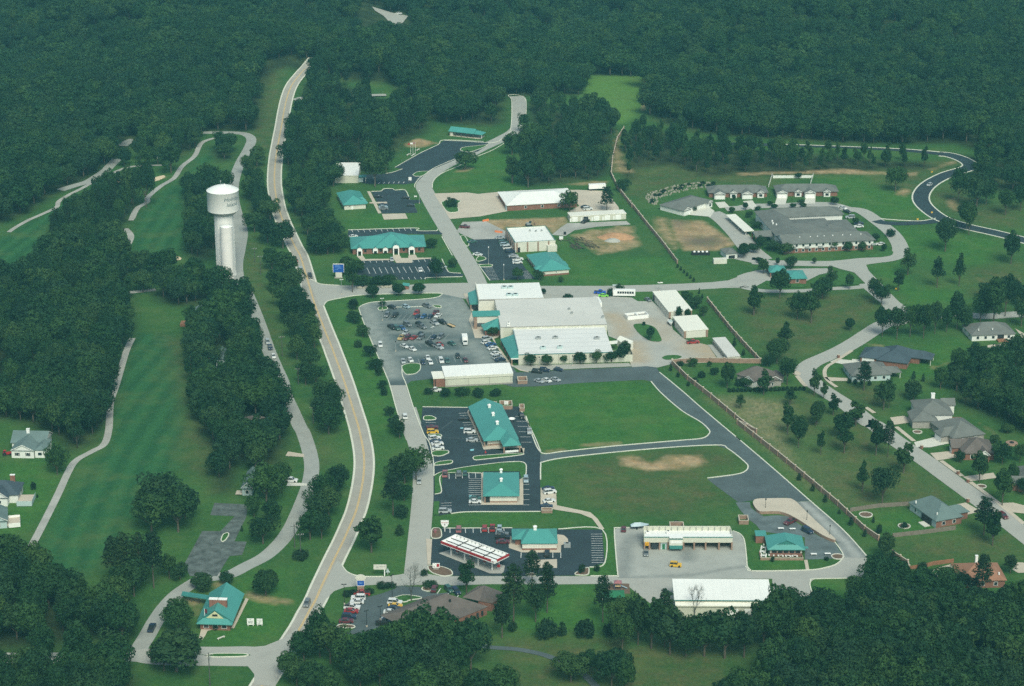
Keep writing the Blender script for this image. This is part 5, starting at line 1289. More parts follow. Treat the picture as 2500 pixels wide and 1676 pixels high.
for qx, qy in ((470,735),(705,725),(860,718),(1005,710),(1195,700),(1415,690),(1588,685),(1812,672)):
	q = s.loc('S', qx, qy, 6.8)
	s.vent(q[0], q[1], 5.4 + 2.9 * max(0,(q[1] - y0)) / 7.25, WHITE, .28,.35)
for qx, qy in ((1470,600),(1478,625),(1520,645)):
	q = s.loc('C', qx, qy, 7)
	s.vent(q[0], q[1], 6.6, WHITE, .4,1.0)
s = B('carport', 'long white roofed carport over parked cars beside the senior housing', 'carport', 'C', (1128,722),(1248,712),(905,522),2.6)
x0, x1, y0, y1 = s.rect
s.flat(ROOFC, WHITE, 0, tilt=0.05)
for k in range(6):
	yy = y0 + .6 + (y1 - y0 - 1.2) * k / 5
	s.post('post', WHITE, x0 + 1.2, yy, 2.35,.18)
	s.post('post', WHITE, x1 - .4, yy, 2.35,.18)
DU = 'grey roofed duplexes on the senior housing drive'
s = B('duplex', 'grey roofed white duplex at left below the terraced bank', 'duplex', 'C', (90,400),(360,470),(480,280),2.9, DU)
x0, x1, y0, y1 = s.rect
s.hip(SH_GREY, 2.5, 'y' if s.D > s.L else 'x', (1,1))
s.walls(SIDING, inset=.6)
q = s.wing('C', (370,480),(440,440),(430,390),2.9)
s.hip(SH_GREY, 1.6, 'x', (0,0), rect=(x1 - 2, x1 + 2.2, y0 + .3, y0 + 6.5), z=2.92, name='garage_roof')
s.walls(SIDING, rect=(x1 - 2, x1 + 2.2, y0 + .3, y0 + 6.5), inset=.4, z1=2.8, name='garage_wall')
s.win('r', y0 + 3.4,.02,4.2,2.2, m=WHITE, rect=(x0, x1 + 2.2, y0, y1), inset=.4, name='garage_door')
s.hip(SH_GREY, 1.5, 'x', (0,0), rect=(x1 - 2, x1 + 1.8, y1 - 6.2, y1 - 1.5), z=2.9, name='entry_roof')
s.walls(SIDING, rect=(x1 - 2, x1 + 1.8, y1 - 6.2, y1 - 1.5), inset=.4, z1=2.8, name='entry_wall')
s.win('r', y1 - 3.8,.8,1.6,1.3, rect=(x0, x1 + 1.8, y0, y1), inset=.4)
for lb, FL, FR, BL, gs, es in (('grey roofed duplex in the middle with two white garage gables', (690,255),(1425,250),(700,215),(832,1168),(980,1310)),('grey roofed duplex at right in front of the white fenced lawn', (1512,240),(2280,238),(1520,200),(1595,1937),(1770,2120))):
	s = B('duplex', lb, 'duplex', 'C', FL, FR, BL, 2.9, DU)
	x0, x1, y0, y1 = s.rect
	y1 = y0 + 12.5
	R_ = (x0, x1, y0, y1)
	s.hip(SH_GREY, 2.7, 'x', (1,1), rect=R_)
	s.walls(BRICK, rect=R_, inset=.7)
	for gq in gs:
		cx = s.loc('C', gq, 300,1.5)[0]
		w_ = (cx - 3.3, cx + 3.3, y0 - 3.6, y0 + 3.5)
		s.hip(SH_GREY, 1.6, 'y', (0,0), rect=w_, z=2.92, name='garage_roof', wallm=SIDING)
		s.walls(SIDING, rect=w_, inset=.4, z1=2.8, name='garage_wall')
		s.win('f', cx, .02,4.6,2.2, m=WHITE, rect=w_, inset=.4, name='garage_door', frame=CREAM)
	for eq_ in es:
		cx = s.loc('C', eq_, 240,1.5)[0]
		w_ = (cx - 2.2, cx + 2.2, y0 - 1.2, y0 + 3)
		s.hip(SH_GREY, 1.4, 'y', (0,0), rect=w_, z=2.91, name='entry_roof', wallm=SIDING)
		s.walls(SIDING, rect=w_, inset=.4, z1=2.8, name='entry_wall')
		s.win('f', cx, .7,1.8,1.4, rect=w_, inset=.4)
s = B('refuse_shed', 'small grey roofed white refuse shed beside the senior housing drive', 'shed', 'C', (905,1000),(1070,995),(830,935),2.8)
s.hip(SH_GREY, 1.5, 'y', (1,1))
s.walls(SIDING, inset=.4)
s.win('f', 0,.1,3.4,1.7, m=DARK, inset=.4, name='opening')
s = B('storage_container', 'cream storage container beside the refuse shed', 'container', 7,(1520,375),(1610,372),(1522,362),2.6)
x0, x1, y0, y1 = s.rect
MB().box(x0, x1, y0, y0 + 2.6,.12,2.6).build('shell', CREAM, s.o)
s.box('door', CREAM, x1 + .003, x1 + .05, y0 + .2, y0 + 2.4,.3,2.4)
s = B('gatehouse', 'small brick gatehouse with a two-part teal hip roof in the road loop', 'gatehouse', 8,(345,508),(478,498),(310,450),2.9)
x0, x1, y0, y1 = s.rect
s.hip(TEAL, 1.8, 'x', (1,1))
s.walls(BRICK, inset=.6)
q = s.loc(8,270,440,2.9)
s.hip(TEAL, 1.9, 'y', (1,1), rect=(q[0] - 4.5, q[0] + 4.5, q[1] - 5, q[1] + 5), z=2.92, name='porch_roof')
for dx in (-3.9,3.9):
	for dy in (-4.3,4.3):
		s.post('column', BRICK, q[0] + dx, q[1] + dy, 2.75,.5)
s.win('f', (x0 + x1) / 2,.9,1.4,1.4, inset=.6)
# --- houses on the right
def house(label, r, FL, FR, BL, h, roof, wall, rise, axis=None, ends=(1,1), mind=None, nf=3, low=None, cat='house', name='house', nl=2, nr2=2):
	s = B(name, label, cat, r, FL, FR, BL, h)
	x0, x1, y0, y1 = s.rect
	if mind and y1 - y0 < mind:
		y1 = y0 + mind
		s.rect = (x0, x1, y0, y1)
		s.D = mind
	s.hip(roof, rise, axis or ('x' if x1 - x0 >= y1 - y0 else 'y'), ends, wallm=wall)
	s.walls(wall, inset=.55, z0=.9 if low else 0)
	if low:
		s.walls(low, inset=.53, z1=.9, name='base_wall')
	if nf:
		s.wins('f', nf, .9,1.2,1.3, inset=.53)
	if nl:
		s.wins('l', nl, .9,1.1,1.3, inset=.53)
	if nr2:
		s.wins('r', nr2,.9,1.1,1.3, inset=.53)
	return s, s.rect
s, (x0, x1, y0, y1) = house('white walled house with a wide grey hip roof and rear terrace at far right', 8,(1600,895),(1908,882),(1535,850),3.0, SH_GREY, SIDING, 3.6, mind=15, nf=5)
for qx, qy in ((1650,855),(1690,815),(1745,850)):
	q = s.loc(8, qx, qy, 5)
	s.vent(q[0], q[1], 4.8, WHITE, .25,.6)
s.box('deck', WOOD_RED, 1.5,6.5, y0 - 2.6, y0 + .5,0,.7)
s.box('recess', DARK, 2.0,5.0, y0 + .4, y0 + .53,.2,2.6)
s, (x0, x1, y0, y1) = house('brick house with a navy shingled roof above the street bend', 'D', (62,182),(395,222),(75,95),3.0, SH_NAVY, BRICK, 3.4, ends=(1,1), nf=0, nl=0)
q = s.wing('D', (395,222),(500,155),(300,90),3.0)
s.hip(SH_NAVY, 3.9, 'y', (1,1), rect=(x1 - 9, x1 + 5, y0 - 1.5, y0 + 17), z=3.02, name='wing_roof')
s.walls(BRICK, rect=(x1 - 9, x1 + 5, y0 - 1.5, y0 + 17), inset=.6, z1=3.0, name='wing_wall')
s.hip(SH_NAVY, 2.4, 'x', (0,1), rect=(x1, x1 + 14, y0 + 7, y0 + 15), z=2.95, name='rear_roof', wallm=BRICK)
s.walls(BRICK, rect=(x1, x1 + 9, y0 + 7, y0 + 15), inset=.6, z1=2.9, name='rear_wall')
for dy in (7.6,14.4):
	s.post('porch_post', WHITE, x1 + 13.4, y0 + dy, 2.8,.2)
s.wins('r', 3,1.0,.9,1.4, rect=(x1 - 9, x1 + 5, y0 - 1.5, y0 + 12), inset=.6)
s.win('f', x0 + 4.0,.02,5.2,2.5, m=WHITE, inset=.53, name='garage_door')
s, (x0, x1, y0, y1) = house('grey roofed pale house on the inside of the street bend', 8,(778,1172),(1058,1160),(790,1085),3.0, SH_GREY, SIDING_BL, 3.7, mind=14, nf=4)
s.hip(SH_GREY, 1.8, 'x', (0,1), rect=(x1 - 4, x1 + 5, y0 + 2, y0 + 9), z=2.95, name='porch_roof', wallm=SIDING_BL)
s.post('porch_post', WHITE, x1 + 4.4, y0 + 2.6,2.8,.2)
s.post('porch_post', WHITE, x1 + 4.4, y0 + 8.4,2.8,.2)
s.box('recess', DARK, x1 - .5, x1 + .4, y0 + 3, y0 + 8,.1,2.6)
s, (x0, x1, y0, y1) = house('two level white and stone house with a white chimney on its grey roof', 'D', (570,690),(868,652),(505,560),4.6, SH_GREY, SIDING, 3.6, nf=3, low=STONE, mind=13)
s.chimney(1.5, y1 - 2.2,5.5,8.3, WHITE, 1.5,1.2)
s.hip(SH_GREY, 2.2, 'x', (0,0), rect=(x1 - 3, x1 + 3, y1 - 6, y1 - .5), z=4.5, name='rear_roof')
s.walls(SIDING, rect=(x1 - 3, x1 + 3, y1 - 6, y1 - .5), inset=.5, z1=4.4, name='rear_wall')
s.hip(SH_GREY, 2.6, 'y', (1,0), rect=(x0 - 3, x0 + 8, y0 - 4, y0 + 7), z=3.4, name='garage_roof', wallm=STONE)
s.walls(STONE, rect=(x0 - 3, x0 + 8, y0 - 4, y0 + 7), inset=.5, z1=3.3, name='garage_wall')
s.box('deck', WOOD_RED, x1 - .4, x1 + 4.5, y0 + 1, y0 + 6,.9,1.1)
s, (x0, x1, y0, y1) = house('wide dark grey roofed stone house with a white courtyard drive', 'D', (878,895),(1195,875),(680,752),3.1, SH_GREY, STONE, 4.0, nf=2, mind=15)
s.hip(SH_GREY, 2.4, 'x', (1,0), rect=(x0 - 3.5, x0 + 6, y0 + 3.5, y0 + 10), z=3.0, name='front_roof', wallm=STONE)
s.walls(STONE, rect=(x0 - 3.5, x0 + 6, y0 + 3.5, y0 + 10), inset=.5, z1=2.9, name='front_wall')
s.win('l', y0 + 6.7,.02,4.6,2.2, m=WHITE, rect=(x0 - 3.5, x1, y0, y1), inset=.5, name='garage_door')
s, (x0, x1, y0, y1) = house('brick house with a brown shingled roof and white gables facing the street', 'D', (960,1025),(1240,1000),(905,905),3.1, SH_BROWN, BRICK, 4.0, nf=2, mind=13)
s.hip(SH_BROWN, 2.6, 'x', (0,0), rect=(x0 - 3.4, x0 + 4, y0 + 6, y0 + 12.5), z=3.05, name='gable_roof', wallm=SIDING)
s.walls(BRICK, rect=(x0 - 3.4, x0 + 4, y0 + 6, y0 + 12.5), inset=.5, z1=3.0, name='gable_wall')
s.hip(SH_BROWN, 2.2, 'y', (0,0), rect=(x0 + 6, x0 + 11, y0 - 2.2, y0 + 4), z=3.07, name='gable_roof', wallm=SIDING)
s.walls(BRICK, rect=(x0 + 6, x0 + 11, y0 - 2.2, y0 + 4), inset=.5, z1=3.0, name='gable_wall')
s.win('l', y0 + 9.2,.02,4.4,2.2, m=WHITE, rect=(x0 - 3.4, x1, y0, y1), inset=.5, name='garage_door')
s, (x0, x1, y0, y1) = house('grey roofed brick house cut by the right edge of the photo', 'D', (1440,1300),(1720,1280),(1400,1140),3.1, SH_GREY, BRICK, 3.8, nf=2, mind=14)
s.hip(SH_GREY, 2.2, 'x', (0,0), rect=(x0 - 2.6, x0 + 4, y0 + 1, y0 + 7), z=3.05, name='gable_roof', wallm=SIDING)
s.walls(BRICK, rect=(x0 - 2.6, x0 + 4, y0 + 1, y0 + 7), inset=.5, z1=3.0, name='gable_wall')
s, (x0, x1, y0, y1) = house('slate blue roofed brick house with a dark screened porch and fenced yard', 'T', (1115,890),(1930,815),(395,385),3.1, SH_SLATE, BRICK, 4.2, axis='y', nf=2, nl=0)
s.walls(SIDING_BL, inset=.5, name='rear_wall', sides='l')
s.wins('l', 3,.9,.9,1.4, inset=.5, margin=2)
s.hip(SH_SLATE, 2.2, 'x', (0,1), rect=(x1 - 4, x1 + 4.6, y0 + 3, y0 + 9.5), z=3.05, name='side_roof', wallm=BRICK)
s.walls(BRICK, rect=(x1 - 4, x1 + 4.6, y0 + 3, y0 + 9.5), inset=.5, z1=3.0, name='side_wall')
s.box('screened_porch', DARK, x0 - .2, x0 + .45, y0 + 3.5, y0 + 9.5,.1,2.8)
s.box('porch_slab', CONC_WHITE, x0 - 2.8, x0 - .3, y0 + 3.0, y0 + 7.5,0,.2)
for qx, qy in ((600,360),(1045,430),(1148,665)):
	q = s.loc('T', qx, qy, 5.2)
	s.vent(q[0], q[1], 4.6, WHITE, .25,.7)
s, (x0, x1, y0, y1) = house('rust brown roofed brick house among the lower right pines', 'N', (1465,440),(2110,428),(1385,200),3.1, SH_RUST, BRICK, 3.6, nf=3)
s.chimney(0.5, y1 - 1.0,3.5,6.4, WHITE, .9,.9)
q = s.loc('N', 2000,330,5)
s.vent(q[0], q[1], 4.6, WHITE, .3,.6)
s, (x0, x1, y0, y1) = house('brown roofed house hidden behind trees inside the brick wall', 'P', (590,330),(1080,470),(560,190),3.2, SH_BROWN, STONE, 3.6, nf=2, mind=13)
s.hip(SH_BROWN, 2.0, 'y', (0,0), rect=(-3,3, y0 - 2.5, y0 + 4), z=3.22, name='gable_roof', wallm=SIDING)
s.walls(SIDING, rect=(-3,3, y0 - 2.5, y0 + 4), inset=.5, z1=3.1, name='gable_wall')
s, (x0, x1, y0, y1) = house('small brown roofed stone garage beside the hidden brown house', 'P', (1080,410),(1295,402),(1090,310),3.1, SH_BROWN, STONE, 1.6, nf=0, cat='garage', name='detached_garage', ends=(0,0), nl=0, nr2=0)
# --- houses on the left
s, (x0, x1, y0, y1) = house('grey gabled white house with shutters beside the red tractor', 'G', (130,320),(590,330),(140,230),3.4, SH_SLATE, SIDING, 3.2, mind=11, nf=0, nl=2, ends=(0,0))
for (a0, a1, b0, b1, rr, zz) in ((55,440,430,0,2.6,3.45),):
	q = s.wing('G', (185,415),(435,425),(190,330),3.4)
	w_ = (q[0], q[1], q[2], y0 + 5)
	s.hip(SH_SLATE, 2.4, 'y', (0,0), rect=w_, z=3.42, name='gable_roof', wallm=SIDING)
	s.walls(SIDING, rect=w_, inset=.35, z1=3.35, name='gable_wall')
	for f in (.27,.72):
		cx = w_[0] + (w_[1] - w_[0]) * f
		o = s.win('f', cx, 1.0,.9,1.3, rect=w_, inset=.35)
		MB().box(cx - .95, cx - .55, w_[2] + .25, w_[2] + .33,1.0,2.3).box(cx + .55, cx + .95, w_[2] + .25, w_[2] + .33,1.0,2.3).build('shutter', BLACK, o)
w2 = (w_[1] - .2, w_[1] + 4.2, w_[2] + .8, y0 + 4)
s.walls(SIDING, rect=w2, inset=.2, z1=3.3, name='side_wall')
s.hip(SH_SLATE, 1.2, 'y', (1,0), rect=w2, z=3.38, name='side_roof', wallm=SIDING)
s.win('f', (w2[0] + w2[1]) / 2,1.1,1.5,1.2, rect=w2, inset=.2)
s.chimney(-1,1.0,5.8,7.6, WHITE, 1.2,1.0)
s, (x0, x1, y0, y1) = house('dark slate roofed white house with a railed rear deck at the left edge', 'G', (-260,990),(240,985),(-260,830),3.6, SH_NAVY, SIDING, 3.6, nf=2, ends=(0,1))
q = s.loc('G', 160,800,6)
s.chimney(q[0], y1 - 3,5.0,8.0, BRICK, 1.8,1.0)
q = s.wing('G', (-60,1000),(100,1010),(0,960),3.6)
s.hip(SH_NAVY, 2.6, 'y', (0,0), rect=(q[1] - 6.5, q[1] + .3, y0 - 3, y0 + 4), z=3.62, name='gable_roof', wallm=SIDING)
s.walls(SIDING, rect=(q[1] - 6.5, q[1] + .3, y0 - 3, y0 + 4), inset=.4, z1=3.5, name='gable_wall')
s.win('f', q[1] - 3,1.2,.9,1.2, rect=(q[1] - 6.5, q[1] + .3, y0 - 3, y0 + 4), inset=.4)
s.box('deck', CONC_TAN, x1 - .5, x1 + 5.2, y0 - 3, y0 + 5.5,1.0,1.25)
dk = MB()
dk.box(x1 - .5, x1 + 5.2, y0 - 3.08, y0 - 3.0,0.2,2.2).box(x1 + 5.2, x1 + 5.28, y0 - 3, y0 + 5.5,.2,2.2)
dk.build('deck_railing', SIDING_BL, s.o)
s, (x0, x1, y0, y1) = house('pale slate roofed house with a white railed deck, lowest at the left edge', 'G', (-300,1350),(105,1340),(-300,1180),3.2, SH_SLATE, SIDING_BL, 3.2, nf=2, ends=(0,0))
s.box('deck', CONC_TAN, x1 - .5, x1 + 4.2, y0 + .2, y0 + 7.5,.8,1.0)
dk = MB()
dk.box(x1, x1 + 4.2, y0 + .1, y0 + .2,.2,1.9).box(x1 + 4.2, x1 + 4.3, y0 + .2, y0 + 7.5,.2,1.9).box(x1, x1 + 4.2, y0 + 7.5, y0 + 7.6,1.0,1.9)
dk.build('deck_railing', WHITE, s.o)
s, (x0, x1, y0, y1) = house('pale blue grey roofed house with a white porch beside the near tee', 'L', (118,335),(330,420),(175,190),4.4, SH_SLATE, SIDING_BL, 2.6, nf=2, nl=0, ends=(0,0))
s.win('l', 0,2.2,1.6,1.4, inset=.53)
s.box('porch', WHITE, x0 - .6, x0 + 2.2, y0 - 2.2, y0 + .5,2.0,2.2)
s.box('deck', WOOD_RED, x0 - 4.5, x0 + .5, y0 + 1.5, y0 + 6.5,.2,1.4)
s, (x0, x1, y0, y1) = house('pale house with a grey gable roof peeping out beside the lane trees', 9,(1362,448),(1440,430),(1400,352),3.2, SH_SLATE, SIDING_BL, 2.4, axis='y', nf=1, ends=(0,0), mind=9)
s.box('deck', CONC_TAN, x0 - 2.2, x0 + .4, y0 + .5, y0 + 4,.4,.6)
s, (x0, x1, y0, y1) = house('blue grey roof glimpsed among the trees of the lane', 'L', (470,880),(640,870),(500,770),4.5, SH_SLATE, SIDING_BL, 3.4, nf=0)
s, (x0, x1, y0, y1) = house('brown grey roofed house glimpsed lower down the lane trees', 5,(1650,1530),(1810,1525),(1660,1455),4.2, SH_BROWN, SIDING, 2.8, nf=2)
s, (x0, x1, y0, y1) = house('grey roofed house behind trees at the far green', 1,(1065,1045),(1150,1040),(1070,1000),3.8, SH_SLATE, SIDING, 3.0, nf=1)
# --- clubhouse
s = B('clubhouse', 'teal roofed brick clubhouse with a cream gable and broad brick chimney', 'clubhouse', 'E', (405,905),(1095,918),(640,370),3.2)
x0, x1, y0, y1 = s.rect
s.hip(TEAL, 4.2, 'y', (0,0), wallm=TEAL, cut=.3)
s.hip(TEAL, 1.3, 'x', (1,1), rect=(x0, x1, y0 - 1.8, y0 + 2.0), z=2.9, name='skirt_roof', inset=2.0)
ga = MB().poly([(x0 + 3.1, y0 - .05,4.3),(x1 - 3.1, y0 - .05,4.2),((x0 + x1) / 2, y0 - .05,6.9)]).build('gable_panel', mat('cream_gable', (0.56,0.55,0.34),0.7), s.o)
MB().box(-.9,.9, y0 - .12, y0 - .055,5.0,5.7).build('vent', DARK, ga)
s.walls(BRICK_TAN, inset=1.0, z1=3.1)
s.walls(BRICK, rect=(x0, x1, y0 - 1.4, y0 + 3), inset=1.0, z1=2.8, name='porch_wall')
s.wins('f', 3,.8,1.6,1.5, rect=(x0, x1, y0 - 1.4, y0 + 3), inset=1.0)
q = s.loc('E', 850,450,9.2)
s.box('chimney', BRICK, -3.0,3.0, q[1] - .7, q[1] + .7,5.0,8.3)
s.box('chimney_cap', WHITE, -3.1,-.1, q[1] - .8, q[1] + .8,8.3,8.5)
s.box('chimney_cap', WHITE, .1,3.1, q[1] - .8, q[1] + .8,8.3,8.5)
w_ = s.loc('E', 110,370,3.0)
s.pts3('walkway_roof', TEAL_DK, [[(w_[0], w_[1] - 1.3,2.6),(x0 + .5, y1 - 3.5 - 1.3,3.0),(x0 + .5, y1 - 3.5 + 1.3,3.2),(w_[0], w_[1] + 1.3,2.9)], [(w_[0], w_[1] - 1.3,2.35),(x0 + .5, y1 - 4.8,2.75),(x0 + .5, y1 - 4.8,3.0),(w_[0], w_[1] - 1.3,2.6)]])
for t in (.05,.35,.65):
	s.post('post', BARK, w_[0] * (1 - t) + x0 * t, w_[1] * (1 - t) + (y1 - 3.5) * t, 2.55,.25)
# ------------------------------------------------------------------ trees
ORD = ['first', 'second', 'third', 'fourth', 'fifth', 'sixth', 'seventh', 'eighth', 'ninth', 'tenth', 'eleventh', 'twelfth', 'thirteenth', 'fourteenth', 'fifteenth', 'sixteenth', 'seventeenth', 'eighteenth', 'nineteenth', 'twentieth', 'twenty-first', 'twenty-second', 'twenty-third', 'twenty-fourth', 'twenty-fifth', 'twenty-sixth', 'twenty-seventh', 'twenty-eighth', 'twenty-ninth', 'thirtieth', 'thirty-first', 'thirty-second', 'thirty-third', 'thirty-fourth']
def leaf_cloud(clumps, per, size, seed, flat=1.0):
	"""many small leaf sprays lying on the skins of clumps; clumps: (x, y, z, r)"""
	r = np.random.default_rng(seed)
	V = []
	for (cx, cy, cz, cr) in clumps:
		k = max(6, int(per * (cr / clumps[0][3]) ** 1.6))
		d = r.normal(size=(k, 3))
		d[:, 2] = d[:, 2] * 0.9 + 0.25
		d /= np.linalg.norm(d, axis=1)[:, None]
		rad = cr * (0.80 + 0.30 * r.random(k))
		p = np.array([cx, cy, cz]) + d * rad[:, None] * np.array([1,1, flat])
		nr = d + r.normal(size=(k, 3)) * 0.34
		nr /= np.linalg.norm(nr, axis=1)[:, None]
		t = np.cross(nr, r.normal(size=(k, 3)))
		t /= np.linalg.norm(t, axis=1)[:, None]
		bt = np.cross(nr, t)
		s1 = size * (0.6 + 0.8 * r.random(k))[:, None]
		s2 = s1 * (0.45 + 0.4 * r.random(k))[:, None]
		q = np.stack([p - t * s1, p - bt * s2 * (0.6 + .6 * r.random(k))[:, None], p + t * s1, p + bt * s2], 1)
		V.append(q.reshape(-1,3))
	return np.concatenate(V)
def cloud_mesh(name, V, m, extra=None, em=None):
	me = bpy.data.meshes.new(name)
	nq = len(V) // 4
	ev, ef = (extra.v, extra.f) if extra else ([], [])
	verts = np.concatenate([V, np.array(ev).reshape(-1,3)]) if ev else V
	me.vertices.add(len(verts))
	me.vertices.foreach_set('co', verts.astype(np.float32).ravel())
	loops = list(range(nq * 4))
	starts = list(range(0, nq * 4,4))
	mi = [0] * nq
	for f in ef:
		starts.append(len(loops))
		loops += [len(V) + i for i in f]
		mi.append(1)
	me.loops.add(len(loops))
	me.loops.foreach_set('vertex_index', np.array(loops, np.int32))
	me.polygons.add(len(starts))
	me.polygons.foreach_set('loop_start', np.array(starts, np.int32))
	me.materials.append(m)
	if em:
		me.materials.append(em)
	me.polygons.foreach_set('material_index', np.array(mi, np.int32))
	me.update(calc_edges=True)
	return me
def clumps_round(r, n, W, H, zc, sq=1.0, rmin=.2, rmax=.34, lumpy=.35):
	"""clump centres filling an uneven egg of width W, height H about zc"""
	out = []
	ph = r.random(4) * 6.28
	for i in range(n):
		u = (i + .5) / n
		th = i * 2.399 + r.random() * .6
		ct = 1 - 1.75 * u
		st_ = math.sqrt(max(0,1 - ct * ct))
		lump = 1 + lumpy * (0.5 * math.sin(2 * th + ph[0]) + .35 * math.sin(3 * th + ph[1]) + .3 * math.sin(5 * ct + ph[2]))
		rad = (0.55 + .4 * r.random() ** .5) * lump
		cr = W * (rmin + (rmax - rmin) * r.random()) * .5 * (1.15 - .35 * abs(ct))
		out.append((st_ * math.cos(th) * W / 2 * rad * .8, st_ * math.sin(th) * W / 2 * rad * .8, zc + ct * H / 2 * min(1.15, rad) * .82, cr))
	for i in range(n // 5):
		out.append(((r.random() - .5) * W * .4,(r.random() - .5) * W * .4, zc + (r.random() - .6) * H * .4, W * .17))
	return out
def limbs(b, r, H, base, W, n, rad):
	for i in range(n):
		a = i * 2.4 + r.random()
		z0 = base * (0.75 + .3 * r.random())
		p = Vector((0,0, z0))
		q = Vector((math.cos(a) * W * .22, math.sin(a) * W * .22, z0 + (H - base) * .25))
		e = Vector((math.cos(a) * W * .36, math.sin(a) * W * .36, z0 + (H - base) * .5))
		b.tube(p, q, rad * .5, rad * .32,5).tube(q, e, rad * .32, rad * .12,5)
PROTO = {}
def proto(kind, i, H, W, crown, trunk, cm, tm):
	PROTO.setdefault(kind, []).append(dict(H=H, W=W, crown=cloud_mesh('crown_%s' % kind, crown, cm), trunk=trunk.mesh('trunk_%s' % kind, tm), raw=crown, tr=trunk, cm=cm, tm=tm))
for i in range(6):   # broad crowned oaks
	r = np.random.default_rng(100 + i)
	H, W = 14.0,(10.0,9.0,11.0,8.6,10.5,9.4)[i]
	cb = 3.4 + r.random()
	cl = clumps_round(r, 24, W, H - cb, (H + cb) / 2, lumpy=.62, rmin=.30, rmax=.52)
	t = MB()
	t.tube((0,0,-.5),(0,0, cb),.32,.25,7).tube((0,0, cb),(.2,.1, H * .75),.25,.06,6)
	limbs(t, r, H, cb, W, 6,.3)
	proto('broadleaf', i, H, W, leaf_cloud(cl, 110,.40,200 + i), t, LEAF, BARK)
for i in range(4):   # narrow irregular field trees with an open, two-storeyed crown
	r = np.random.default_rng(300 + i)
	H, W = 14.0,(6.0,5.2,6.6,5.6)[i]
	cb = 3.0
	cl = []
	lob = [(0,0,.38,1.0),(.25,.1,.62,.85),(-.2,.15,.80,.62),(.05,-.2,.5,.9)] if i % 2 else [(0,0,.42,1.0),(-.12,.1,.70,.72),(.2,-.1,.88,.45)]
	for (dx, dy, fz, s_) in lob:
		c_ = clumps_round(r, 15, W * s_, (H - cb) * .42,0, lumpy=.4, rmin=.26, rmax=.42)
		cl += [(x + dx * W, y + dy * W, z + cb + (H - cb) * (fz - .1), q) for x, y, z, q in c_]
	t = MB()
	t.tube((0,0,-.5),(0,0, H * .85),.26,.06,7)
	limbs(t, r, H, cb, W, 5,.22)
	proto('narrow', i, H, W, leaf_cloud(cl, 44,.33,400 + i), t, LEAF, BARK)
for i in range(4):   # tall pines with layered boughs and a bare lower stem
	r = np.random.default_rng(500 + i)
	H, W = 19.0,(7.4,6.6,8.0,6.2)[i]
	cb = (7.5,6.0,8.5,7.0)[i]
	cl = []
	t = MB()
	t.tube((0,0,-.5),(0.2,0, H * .97),.26,.05,7)
	nl = 9
	for k in range(nl):
		z = cb + (H - cb) * (k + .3) / nl
		rr = W / 2 * (1.0 - .62 * (k / nl) ** 1.4) * (.75 + .4 * r.random())
		m_ = 5 if k < 7 else 3
		a0 = r.random() * 6
		for j in range(m_):
			a = a0 + j * 2 * PI / m_ + r.random() * .5
			q = rr * (.65 + .35 * r.random())
			cl.append((math.cos(a) * q * .7, math.sin(a) * q * .7, z + .5 * r.random(), W * .15))
			cl.append((math.cos(a) * q, math.sin(a) * q, z + .3 + .4 * r.random(), W * .115))
			t.tube((0,0, z - .5),(math.cos(a) * q, math.sin(a) * q, z + .1),.07,.03,4)
	cl.append((0.2,0, H - .4, W * .13))
	cl.sort(key=lambda c_: -c_[3])
	proto('pine', i, H, W, leaf_cloud(cl, 30,.34,600 + i, .62), t, NEEDLE, BARK)
for i in range(2):   # clipped round street trees
	r = np.random.default_rng(700 + i)
	H, W = 8.0,6.4
	cl = clumps_round(r, 40, W, 6.2,4.7, lumpy=.14, rmin=.24, rmax=.34)
	t = MB().tube((0,0,-.4),(0,0,4),.2,.12,7)
	proto('round', i, H, W, leaf_cloud(cl, 60,.26,800 + i), t, LEAF, BARK)
for i in range(2):   # shrubs
	r = np.random.default_rng(900 + i)
	cl = clumps_round(r, 18,4.0,2.8,1.3, lumpy=.3, rmin=.3, rmax=.45)
	t = MB().tube((0,0,-.3),(0,0,1.2),.1,.05,5)
	proto('shrub', i, 2.8,4.0, leaf_cloud(cl, 46,.2,950 + i), t, LEAF_DARK, BARK)
for i in range(2):   # cypress like upright shrubs
	r = np.random.default_rng(920 + i)
	cl = []
	for k in range(22):
		z = .5 + 3.2 * k / 22
		a = k * 2.4
		q = .62 * math.sin(min(1,(z + .3) / 1.6) * 1.57) * (1 - max(0, z - 1.6) / 3.1)
		cl.append((math.cos(a) * q, math.sin(a) * q, z, .5 - .07 * z))
	t = MB().tube((0,0,-.3),(0,0,1.2),.1,.05,5)
	proto('upright', i, 4.0,2.1, leaf_cloud(cl, 36,.16,960 + i), t, LEAF_DARK, BARK)
def bare_tree(seed, H, W):
	r = np.random.default_rng(seed)
	b = MB()
	def grow(p, d, ln, rad, dep):
		e = p + d * ln
		b.tube(p, e, rad, rad * .68,6 if dep > 3 else 4)
		if dep == 0:
			return
		for k in range(3 if dep in (4,2) else 2):
			nd = (d + Vector(r.normal(size=3)) * .48 + Vector((0,0,.12)))
			nd.normalize()
			grow(e, nd, ln * (.68 + .2 * r.random()), rad * .66, dep - 1)
	for k in range(4):
		a = k * 1.7 + r.random()
		grow(Vector((0,0, H * .22)), Vector((math.cos(a) * .55, math.sin(a) * .55,.9)).normalized(), H * .22,.17,5)
	b.tube((0,0,-.3),(0,0, H * .24),.34,.24,8)
	return b
KW = {'broadleaf': ('broadleaf_tree', 'broadleaf tree'), 'narrow': ('slender_tree', 'slender tree'), 'pine': ('pine_tree', 'pine'), 'round': ('round_tree', 'round clipped tree'), 'shrub': ('shrub', 'shrub'), 'upright': ('upright_shrub', 'upright shrub')}
TREES = []     # (kind, x, y, height, width, phrase, group, sort key)
